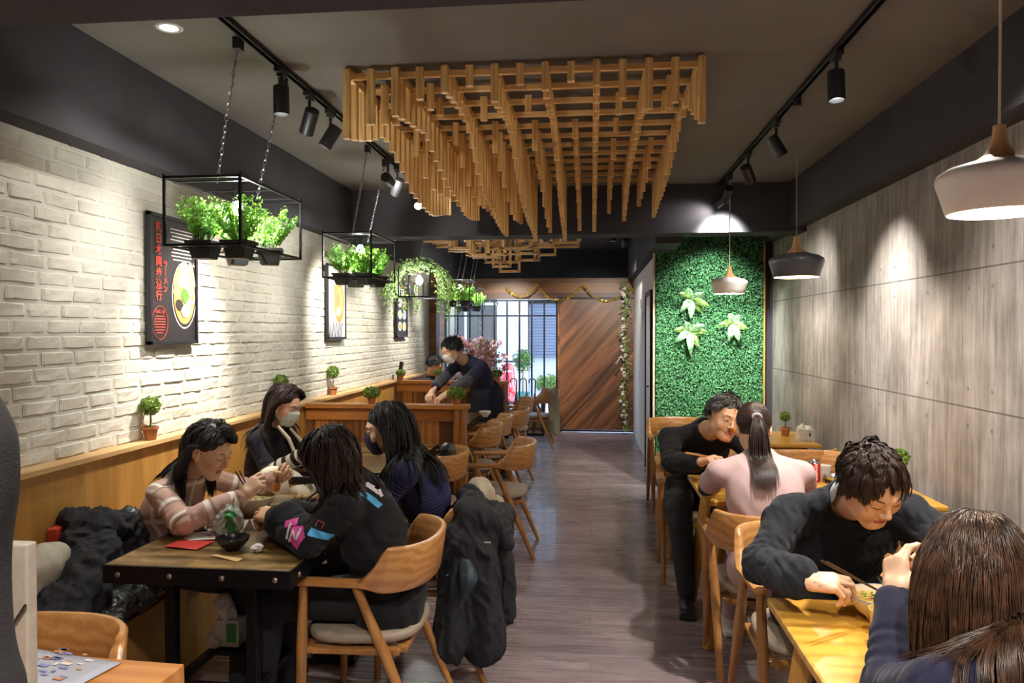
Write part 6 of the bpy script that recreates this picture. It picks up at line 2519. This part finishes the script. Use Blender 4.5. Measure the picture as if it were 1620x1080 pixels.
plastic_bag(-1.50, 2.95, TT, 1.0, 'crumpled clear plastic bag with green print on the table', 2)
tp = thing('tissue_pack', (-1.545, 3.0, .278), 'white and green tissue pack with a pulled tissue on the rail under the table', 'tissue pack')
MB([plain('pack_white', '#c6c8c0', .5), plain('pack_green', '#3f8f4f', .5)]).box((.03, 0, .055), (.10, .07, .11)).box((.05, -.0355, .06), (.045, .002, .08), mi=1).build('pack', tp, bevel=.006)
v, q = sdf_mesh([rc((.02, 0, .10), (0, 0, .17), .035, .04, .01), rc((-.03, -.02, .02), (-.04, -.02, .08), .04, .01, .02)], .005)
put('tissue', mesh_from('tissue', folds(v, q, .006, 40, 3), q, [plain('tissue_b', '#c9c6c0', .8)], smooth=True), tp)
MB(M['black_metal']).box((-1.415, 3.0, .268), (.34, .16, .012)).build('under_table_shelf', None, label='small black metal shelf plate on the rails under the ramen table', cat='shelf')

# right side small things
cn = thing('drink_can', (1.255, 4.36, TT), 'red drink can with white script on the oak table', 'can')
MB([plain('can_red', '#c01f26', .3, .3, var=.03), M['steel']]).lathe([(.0001, .006), (.024, .004), (.026, 0), (.033, .012), (.033, .108)], n=32).lathe([(.033, .108), (.027, .119), (.0265, .122), (.024, .118), (.0001, .117)], n=32, mi=1).build('can_body', cn, True, angle=50)
me = text_mesh('script', 'Coca-Cola', .026, plain('can_white', '#e8e2dc', .4), extrude=.0004, bold=.0006)
vs = np.empty(len(me.vertices) * 3)
me.vertices.foreach_get('co', vs)
vs = vs.reshape(-1, 3)
th = vs[:, 1] / .0335
vs2 = np.stack([-.0336 * np.sin(th) * 1.0 + 0, -.0336 * np.cos(th) - vs[:, 2], .06 + vs[:, 0] * .82], 1)
me.vertices.foreach_set('co', vs2.ravel())
me.update()
put('script', me, cn)


def cup(x, y, col, label, r=.035, h=.075):
    t = thing('cup', (x, y, TT), label, 'cup')
    MB(plain('cup_' + str(round(x * 100)), col, .45, var=.03)).lathe([(.0001, .003), (r * .72, .003), (r * .74, 0), (r * .8, h * .3), (r, h), (r * .94, h), (r * .75, h * .3), (.0001, h * .1)], n=32).build('cup_body', t, True, angle=50)


cup(1.325, 4.42, '#d2ccc0', 'white cup standing just behind the red can', .04, .085)
cup(.80, 2.14, '#d2b064', 'cream cup in front of the noodle bowl', .036, .085)
cup(1.12, 2.38, '#cfcac4', 'white cup beyond the noodle bowl, by the concrete side', .036, .07)
nb_ = thing('napkin_box', (1.665, 6.02, TT), 'white napkin box with a raised napkin on the farthest oak table', 'napkin box')
MB([plain('box_white', '#c9c6c2', .4), FOOD['dark']]).box((0, 0, .045), (.12, .10, .09)).box((.02, -.051, .05), (.012, .002, .03), mi=1).build('box', nb_, bevel=.004)
v, q = sdf_mesh([rc((-.03, 0, .095), (-.02, 0, .125), .03, .008, .01), rc((.02, 0, .09), (.0, 0, .115), .03, .006, .01)], .004)
put('napkin', mesh_from('napkin', folds(v, q, .004, 40, 3), q, [PW], smooth=True), nb_)

# things wiped by the waiter
v, q = sdf_mesh([rc((-.06, 0, .02), (.06, .01, .02), .02, .018, .01), el((0, 0, .035), (.05, .03, .018), None, .01)], .004)
put('wiping_cloth', mesh_from('wiping_cloth', folds(v, q, .007, 40, 1), q, [plain('cloth_white', '#d2cdc4', .9)], smooth=True), None, (-1.42, 7.15, .765), label='white cloth bundle under the hands of the waiter', cat='cloth')
tb = thing('condiment_tray', (-1.60, 7.25, TT), 'wooden condiment tray on the table the waiter is wiping', 'tray')
MB(M['pine_rail']).box((0, 0, .01), (.2, .16, .02)).box((-.09, 0, .06), (.012, .16, .1)).box((.09, 0, .06), (.012, .16, .1)).build('tray', tb, bevel=.003)
for dx, c in ((-.045, '#8a2a1c'), (.0, '#c99a3a'), (.045, '#2a2422')):
    MB(plain('jar' + c[1:4], c, .3)).lathe([(.0001, .02), (.018, .02), (.018, .085), (.012, .1), (.012, .115), (.0001, .117)], (dx, 0, 0), 16).build('jar', tb, True)
wo = thing('wall_fire_lamp', (-2.215, 8.52, 1.044), 'small dark bottle-shaped ornament on the ledge by the farther partition', 'ornament')
MB(M['black_plastic']).box((0, 0, .02), (.06, .08, .04)).box((.005, 0, .12), (.035, .06, .17), (0, R(8), 0)).build('ornament_body', wo, bevel=.005)
MB(M['steel']).cyl((.02, 0, .17), (.035, -.01, .17), .016, n=14).build('ornament_dial', wo, True)

# near corner: menus, upright holder, garment on a stand
sheet(-1.36, 1.70, TT, .30, .22, -12, '#a8a8b4', 'large printed paper menu on the plain wooden table', 'menu', draw=menu_draw(5, [0, 0, 3, 4]))
sheet(-1.52, 1.58, TT + .001, .26, .20, 8, '#b4b4bc', 'printed paper menu partly under the upright board holder', 'menu', draw=menu_draw(6, [0, 1, 2]))
hb = thing('menu_board', (-1.215, 1.40, TT), 'upright beige board with a dark cord standing on the plain wooden table', 'board')
MB(plain('board_beige', '#a3988a', .7)).box((0, 0, .21), (.17, .03, .42)).build('board', hb, bevel=.004)
MB(plain('board_foot', '#8a8078', .6)).box((0, 0, .006), (.18, .10, .012)).build('foot', hb, bevel=.003)
MB(M['black_plastic']).tube([(.086, -.02, .30), (.03, -.02, .22), (-.06, -.02, .17), (-.086, -.02, .12)], .003, 6).build('cord', hb, True)
cst = thing('coat_stand', (-.87, .80, 0), 'coat stand pole under the dark brown jacket at the picture edge', 'coat stand')
MB(M['black_metal']).cyl((0, 0, .02), (0, 0, 1.58), .014, n=12).build('pole', cst, True)
MB(M['black_metal']).lathe([(.0001, 0), (.15, 0), (.15, .012), (.02, .03), (.0001, .03)], n=32).build('base', cst, True)
MB(M['black_metal']).tube([(-.12, 0, 1.50), (-.06, 0, 1.54), (0, 0, 1.58), (.06, 0, 1.54), (.12, 0, 1.50)], .007, 8).build('hook', cst, True)
sdf_obj('jacket', [rc((-.97, .80, 1.49), (-.78, .80, 1.49), .085, .08, .04), rc((-.87, .80, 1.44), (-.87, .80, .75), .13, .16, .05), rc((-.76, .82, 1.46), (-.74, .80, .85), .07, .06, .03), rc((-.74, .80, .85), (-.75, .82, .66), .06, .055, .03),
                   rc((-.98, .80, 1.46), (-1.02, .80, .75), .075, .065, .03)], .010, plain('jacket_brown', '#120c0e', .85, bump=.3), None, (-.87, .80, .6), (.014, 8, 4), label='dark brown jacket hanging on a stand in the nearest corner', cat='jacket')

# ---------------------------------------------------------------- coats and bags
COATB = plain('coat_black', '#15151b', .8, var=.2, bump=.3, bscale=400)
co = thing('coat', (-.54, 3.45, .1), 'long black hooded coat hanging over the chair back of the woman in ribbed navy', 'coat')
cb = [bx((-.56, 3.52, .60), (.05, .22, .22), None, .04, .03), bx((-.585, 3.46, .40), (.10, .17, .28), None, .05, .04), rc((-.50, 3.38, .74), (-.44, 3.52, .70), .075, .085, .04), rc((-.52, 3.36, .78), (-.60, 3.60, .80), .045, .05, .04),
      rc((-.50, 3.36, .62), (-.47, 3.33, .18), .075, .085, .03), rc((-.60, 3.33, .66), (-.62, 3.30, .20), .085, .09, .03), rc((-.43, 3.46, .66), (-.42, 3.50, .26), .055, .06, .03), rc((-.55, 3.58, .6), (-.50, 3.64, .2), .07, .06, .03),
      rc((-.44, 3.42, .72), (-.37, 3.40, .62), .05, .03, .03)]
v, q = sdf_mesh(cb, .0085)
v = folds(v, q, .014, 9, 12, (1.6, 1.6, .35))
v = folds(v, q, .008, 11, 103, (1.4, 1.4, .45))
v = folds(v, q, .004, 26, 104, (1.3, 1.3, .6))
put('coat_body', mesh_from('coat_body', v - np.array((-.54, 3.45, .1)), q, [COATB], smooth=True), co)
v, q = sdf_mesh([rc((-.58, 3.285, .64), (-.54, 3.25, .50), .022, .040, .02), rc((-.54, 3.25, .50), (-.58, 3.26, .38), .040, .018, .02)], .006)
put('lining', mesh_from('lining', folds(v, q, .007, 22, 5, (1.5, 1.5, .5)) - np.array((-.54, 3.45, .1)), q, [plain('lining_teal', '#2f3c46', .6)], smooth=True), co)
for p_ in ((-.62, 3.245, .52), (-.46, 3.30, .655)):
    MB(PW).box((0, 0, 0), (.03, .002, .006)).build('label_tag', co, loc=tuple(V(p_) - V((-.54, 3.45, .1))))
sdf_obj('jacket', [rc((-.57, 3.78, .80), (-.52, 3.60, .80), .055, .055, .04), rc((-.60, 3.86, .73), (-.5, 3.8, .70), .05, .06, .03)], .007, plain('jacket_beige', '#a3947c', .85, bump=.3), None, (-.55, 3.7, .7), (.012, 16, 3), label='beige jacket bundled on the chair back behind the long black coat', cat='jacket')
hbg = thing('handbag', (-.96, 4.93, .66), 'shiny black bag slung on the chair back before the near partition', 'bag')
v, q = sdf_mesh([bx((0, 0, .10), (.045, .09, .07), None, .03, .03), rc((0, -.05, .16), (0, .05, .165), .03, .03, .03)], .006)
put('bag_body', mesh_from('bag_body', folds(v, q, .010, 18, 3), q, [plain('bag_leather', '#1b1b20', .3, var=.3)], smooth=True), hbg)
MB(plain('bag_strap', '#201f24', .4)).tube([(.0, -.06, .15), (.03, -.08, .05), (.045, -.05, -.06), (.045, .05, -.06), (.03, .08, .05), (0, .06, .15)], .006, 6).build('strap', hbg, True)
sdf_obj('coat', [bx((-.53, 10.35, .58), (.05, .17, .22), None, .03, .03), rc((-.52, 10.2, .74), (-.52, 10.5, .74), .06, .06, .04), rc((-.48, 10.22, .66), (-.47, 10.2, .22), .06, .05, .02), rc((-.5, 10.42, .6), (-.5, 10.44, .2), .06, .05, .02)], .010,
        plain('coat_beige', '#8f8873', .85, bump=.3), None, (-.52, 10.35, .2), (.012, 10, 4, (1.5, 1.5, .4)), label='greyish beige coat hanging over the armchair by the window seat', cat='coat')
sdf_obj('jacket', [rc((1.24, 2.98, .80), (1.42, 2.92, .78), .06, .06, .04), rc((1.30, 2.96, .74), (1.48, 2.95, .66), .08, .07, .04), rc((1.26, 2.9, .7), (1.3, 2.88, .55), .06, .05, .03)], .008, COATB, None, (1.35, 2.95, .5), (.012, 14, 3),
        label='black jacket heaped behind the shoulder of the man in cable-knit', cat='jacket')
chair(1.40, 2.98, 182, 'armchair with a black jacket, next to the man in the cable-knit jumper')
# heap on the bench
DKG = plain('wool_charcoal', '#232326', .9, var=.15, bump=.3, bscale=350)
sdf_obj('coat', [rc((-2.16, 2.94, .80), (-1.99, 3.0, .78), .055, .06, .04), rc((-2.1, 2.90, .74), (-2.0, 2.70, .55), .09, .10, .05), rc((-1.98, 2.85, .70), (-1.95, 2.6, .53), .07, .08, .04), rc((-2.0, 2.6, .55), (-1.93, 2.35, .52), .08, .06, .04), el((-2.05, 2.75, .52), (.14, .25, .07), None, .04)],
        .008, DKG, None, (-2.05, 2.7, .46), [(.020, 8, 7, (1.2, 1.2, .8)), (.011, 11, 107), (.005, 26, 102)], label='charcoal wool coat at the top of the heap on the bench', cat='coat')
sdf_obj('jacket', [rc((-2.14, 3.06, .76), (-2.0, 3.08, .74), .06, .07, .04), rc((-2.0, 3.04, .68), (-1.97, 3.06, .52), .07, .06, .04)], .008, plain('nylon_grey', '#38393c', .35, var=.2), None, (-2.05, 3.05, .46), [(.014, 14, 3), (.008, 20, 104), (.004, 40, 101)],
        label='shiny dark grey padded jacket against the wainscot beside the woman in plaid', cat='jacket')
sdf_obj('jacket', [rc((-1.96, 2.86, .50), (-1.88, 2.96, .485), .055, .05, .03), rc((-1.92, 2.95, .49), (-1.87, 2.70, .475), .05, .045, .03), rc((-1.9, 2.8, .49), (-1.93, 2.5, .49), .05, .05, .03)], .006, plain('nylon_grey_b', '#434442', .4, var=.2), None, (-1.9, 2.8, .46), [(.013, 16, 9), (.008, 22, 104), (.004, 45, 101)],
        label='crinkled grey puffer jacket spilling over the bench edge', cat='jacket')
tt_ = thing('tote_bag', (-2.12, 2.60, .46), 'cream canvas tote bag with black lettering at the near end of the bench heap', 'bag')
v, q = sdf_mesh([bx((0, 0, .15), (.07, .17, .15), None, .05, .03), el((.02, .05, .25), (.06, .12, .06), None, .04)], .007)
put('canvas', mesh_from('canvas', folds(v, q, .008, 12, 4), q, [plain('canvas_cream', '#b5ae9c', .85)], smooth=True), tt_)
me = text_mesh('lettering', 'NA', .12, plain('ink_black', '#16161a', .7), bold=.002)
me.transform(rotT)
put('lettering', me, tt_, (.083, -.02, .10))
MB(RED).box((-2.19, 2.86, .74), (.04, .10, .11), (0, 0, R(10))).build('red_box', None, bevel=.004, label='small red box wedged behind the coats by the wainscot', cat='box')
MB(plain('cloth_indigo', '#25264a', .8)).box((-2.15, 2.93, .70), (.05, .07, .16), (R(6), 0, 0)).build('pouch', None, bevel=.015, seg=3, label='dark blue pouch standing between the red box and charcoal coat', cat='pouch')
MB(plain('cushion_mustard', '#c99a3c', .8)).box((-2.14, 3.26, .60), (.07, .34, .28), (0, R(-8), 0)).build('cushion', None, bevel=.03, seg=4, label='mustard back cushion behind the woman in plaid', cat='cushion')
t_ = NT('indigo_pattern')
vo = t_.n('TexVoronoi')
vo.inputs['Scale'].default_value = 60
t_.l(t_.coords(), vo.inputs['Vector'])
t_.set(t_.mix(t_.math('LESS_THAN', vo.outputs['Distance'], .35), lin('#20264e'), lin('#b8b8c4')), .8)
MB(t_.m).box((-1.90, 3.05, .475), (.05, .16, .03), (0, 0, R(-14))).build('wrapped_bundle', None, bevel=.01, seg=3, label='small blue and white patterned bundle on the bench edge', cat='bundle')

# ---------------------------------------------------------------- window side decorations
bt = thing('blossom_tree', (-1.80, 10.95, 0), 'artificial tree with pink and white blossoms before the shop window', 'tree')
r = np.random.RandomState(12)
br = MB(plain('twig_bark', '#4a3a34', .8))
pts, nr = [], []
base = [V((0, 0, .3)), V((.05, 0, .7)), V((-.03, .02, 1.0))]
br.tube(base, [.03, .024, .018], 8)
for k in range(38):
    a = r.uniform(0, 6.28)
    rr = r.uniform(.15, .62) * (1.0 if math.cos(a) > 0 else .75)
    zt_ = r.uniform(.75, 1.75)
    if rr > .45:
        zt_ = min(zt_, 1.55)
    s_ = base[r.randint(1, 3)] + V((0, 0, r.uniform(-.1, .05)))
    e_ = V((math.cos(a) * rr + .06, math.sin(a) * rr * .55, zt_))
    m_ = (s_ + e_) / 2 + V((0, 0, .08))
    br.tube([s_, m_, e_], [.010, .006, .003], 5)
    for j in range(3):
        f = r.uniform(.4, .95)
        c = s_ * (1 - f) ** 2 + m_ * 2 * f * (1 - f) + e_ * f * f
        e2 = c + V(tuple(r.normal(0, .12, 3)))
        br.tube([c, e2], [.004, .002], 4)
        for q in range(44):
            w = c + (e2 - c) * r.rand()
            pts.append(tuple(np.array(w) + r.normal(0, .025, 3)))
            nr.append(r.normal(0, 1, 3))
for k in range(60):
    pts.append((r.uniform(.18, .38), r.normal(0, .08), r.uniform(.35, .8)))
    nr.append(r.normal(0, 1, 3))
br.build('branches', bt, True)
leaves('blossom', np.array(pts), np.array(nr), .050, [M['petal_pink'], M['petal_pink'], M['petal_white'], M['leaf_ivy']], bt, 3, aspect=.85)
MB(M['terracotta']).lathe([(.0001, 0), (.13, 0), (.17, .30), (.18, .32), (.165, .32), (.0001, .28)], n=28).build('planter', bt, True, angle=50)

gl_ = thing('tinsel_garland', (-.35, 11.86, 2.2), 'gold tinsel garland swagged along the wooden lintel', 'garland')
r = np.random.RandomState(3)
pl = [(-1.0, .14), (-.83, .03), (-.7, .0), (-.6, .06), (-.5, .19), (-.4, .06), (-.28, -.07), (-.15, -.10), (0.02, -.08)]
pl = [(-1.02, .11), (-.93, .02), (-.80, -.045), (-.67, -.02), (-.56, .07), (-.50, .16), (-.42, .05), (-.34, -.06), (-.26, -.10), (-.1, -.10)]
pl2 = [(-.1, -.10), (.06, -.04), (.22, .14), (.32, .02), (.46, -.10), (.58, -.13), (.72, -.10), (.86, .0), (.96, .09), (1.02, .02)]
path = pl + pl2[1:]
pts, nr = [], []
for i in range(len(path) - 1):
    a, b = np.array(path[i]), np.array(path[i + 1])
    for k in range(46):
        c = a + (b - a) * r.rand()
        d = r.normal(0, 1, 3)
        d /= np.linalg.norm(d)
        pts.append((c[0] + d[0] * .016, d[1] * .016 - .02, c[1] + d[2] * .016))
        nr.append(r.normal(0, 1, 3))
GOLD = plain('tinsel_gold', '#e0b83c', .3, .6, var=.2)
MB(GOLD).tube([(x, -.02, z) for x, z in path], .004, 6).build('string', gl_, True)
leaves('tinsel', np.array(pts), np.array(nr), .034, GOLD, gl_, 3, aspect=.25)

fv = thing('flower_vine', (.52, 11.62, 0), 'hanging vine of white flowers and leaves down the corridor wall end', 'vine')
pts, nr, fp, fn_ = [], [], [], []
wv = [(math.sin(z * 7) * .02, z) for z in np.linspace(.05, 2.42, 40)]
MB(M['leaf_ivy']).tube([(x, 0, z) for x, z in wv], .006, 6).build('stem', fv, True)
for k in range(520):
    z = r.uniform(.05, 2.42)
    pts.append((math.sin(z * 7) * .02 + r.normal(0, .035), r.normal(0, .05), z))
    nr.append(r.normal(0, 1, 3))
for k in range(34):
    z = r.uniform(.15, 2.3)
    c = np.array((math.sin(z * 7) * .02 - abs(r.normal(0, .03)), -.04 + r.normal(0, .02), z))
    for j in range(9):
        d = r.normal(0, 1, 3)
        d /= np.linalg.norm(d)
        fp.append(c + d * .02)
        fn_.append(d)
for k in range(30):
    f = k / 30
    fp.append((-.02 - f * .13, -.03, 1.16 + .05 * math.sin(f * 5)))
    fn_.append(r.normal(0, 1, 3))
leaves('leaves', np.array(pts), np.array(nr), .038, M['leaf_ivy'], fv, 3, aspect=.6)
leaves('flowers', np.array(fp), np.array(fn_), .034, M['petal_white'], fv, 4, aspect=.9, kind='stuff')

ws = thing('wall_lettering', (CX - .006, 9.9, 1.9), 'small black lettering signs on the white corridor wall', 'sign')
for k, (yy, zz) in enumerate(((10.15, 2.0), (10.1, 1.93), (9.75, 1.81), (9.7, 1.76))):
    me = text_mesh('letters', ('TOILET', 'WC', 'STAFF', 'ONLY')[k] if 0 else 'IIIII', .07, M['black_plastic'], bold=.004)
    me.transform(Euler((R(90), 0, R(-90))).to_matrix().to_4x4())
    put('letters', me, ws, (-.002, yy - 9.9, zz - 1.9))

# umbrellas in a stand before the window
us = thing('umbrella_stand', (-1.0, 11.45, 0), 'low black umbrella stand by the shop window', 'umbrella stand')
um = MB(M['black_metal'])
for sx in (-1, 1):
    for sy in (-1, 1):
        um.box((sx * .28, sy * .09, .26), (.015, .015, .52))
for z in (.10, .50):
    for sy in (-1, 1):
        um.box((0, sy * .09, z), (.56, .012, .012))
    for sx in (-1, -.33, .33, 1):
        um.box((sx * .28, 0, z), (.012, .18, .012))
um.box((0, 0, .012), (.56, .18, .02))
um.build('frame', us)
for k, (x, lean, lb, col) in enumerate(((-1.17, .03, 'dark umbrella with a wide hooked handle, closest to the red scooter', '#1d1b20'), (-.97, -.02, 'dark hook-handled umbrella in the middle of the stand', '#22242c'), (-.89, .04, 'second hook-handled umbrella, close beside the middle one', '#2c2226'), (-.76, .05, 'straight-handled umbrella nearest the beige coat', '#1a1c28'))):
    t = thing('umbrella', (x, 11.45, .025), lb, 'umbrella')
    MB(plain('umbrella_cloth' + str(k), col, .7)).tube([(0, 0, 0), (lean * .3, 0, .1), (lean * .6, 0, .45), (lean * .8, 0, .62)], [.006, .03, .038, .014], 10).build('canopy', t, True)
    hk = [(lean * .8, 0, .60), (lean, 0, .78)]
    if k < 3:
        hk += [(lean - .05 + .05 * math.cos(a), 0, .80 + .05 * math.sin(a)) for a in np.linspace(0, math.pi * 1.15, 9)]
    else:
        hk += [(lean, 0, .86)]
    MB(M['black_plastic']).tube(hk, .010, 8).build('handle', t, True)

# ---------------------------------------------------------------- outside: scooter and pots
sc_ = thing('motor_scooter', (-1.60, 14.3, -.07), 'red motor scooter parked outside the shop window', 'scooter', R(8))
SR = plain('scooter_red', '#c8202c', .25, var=.03, coat=.5)
v, q = sdf_mesh([rc((0, -.25, .95), (0, -.42, .55), .12, .15, .05), rc((0, -.42, .55), (0, -.40, .40), .15, .10, .05), rc((0, .10, .42), (0, .70, .62), .12, .16, .06), rc((0, .2, .55), (0, .75, .70), .13, .12, .06), bx((0, -.12, .33), (.15, .28, .05), None, .04, .04), el((0, -.52, .42), (.09, .24, .10), None, .04)], .014)
put('bodywork', mesh_from('bodywork', v, q, [SR], smooth=True), sc_)
v, q = sdf_mesh([rc((0, .10, .80), (0, .68, .84), .12, .11, .05)], .014)
put('seat', mesh_from('seat', v, q, [M['black_plastic']], smooth=True), sc_)
for y in (-.58, .58):
    w_ = MB(M['black_plastic'])
    w_.tube([(0, y + .19 * math.cos(a), .24 + .19 * math.sin(a)) for a in np.linspace(0, 6.2832, 28)[:-1]], .05, 10, closed=True)
    w_.cyl((-.03, y, .24), (.03, y, .24), .10, n=18)
    w_.build('wheel', sc_, True)
MB(M['black_plastic']).tube([(-.34, -.18, 1.08), (-.12, -.26, 1.10), (.12, -.26, 1.10), (.34, -.18, 1.08)], .018, 8).build('handlebar', sc_, True)
for s in (-1, 1):
    MB(M['black_plastic']).cyl((s * .2, -.26, 1.1), (s * .26, -.28, 1.28), .006).lathe([(.0001, -.008), (.05, -.004), (.05, .004), (.0001, .008)], (s * .27, -.28, 1.30), 16).build('mirror', sc_, True)
MB(glow('headlamp', '#ffffff', .6)).lathe([(.0001, -.02), (.05, -.01), (.06, .02)], (0, -.42, .92), 18, sx=1, sy=.6).build('headlamp', sc_, True)


def street_pot(x, y, h, rb, col, label, seed, fl=None):
    t = thing('potted_plant', (x, y, -.07), label, 'plant')
    MB(plain('street_pot' + str(seed), col, .7)).lathe([(.0001, 0), (.12, 0), (.16, .26), (.175, .28), (.155, .28), (.0001, .25)], n=24).build('pot', t, True, angle=50)
    MB(plain('street_stem', '#4a3a28', .8)).cyl((0, 0, .2), (0, 0, h), .015, .008).build('stem', t, True)
    P_, N_ = sph(500, rb, seed, .3)
    P_[:, 2] = P_[:, 2] * 1.1 + h
    leaves('foliage', P_, N_, .08, fl or M['leaf_dark'], t, seed, aspect=.5)


street_pot(-1.55, 17.0, 1.0, .28, '#3c7a7a', 'bushy shrub in a teal pot across the street', 1)
street_pot(-1.15, 17.6, .45, .18, '#c9c9c9', 'low plant in a pale pot across the street', 2, M['leaf_ivy'])
street_pot(-.92, 17.3, .48, .20, '#b5643a', 'small plant in an orange pot across the street', 3, M['leaf_ivy'])
street_pot(-.45, 17.1, .60, .26, '#3f8a86', 'wide-leaved shrub in a green pot across the street', 4)
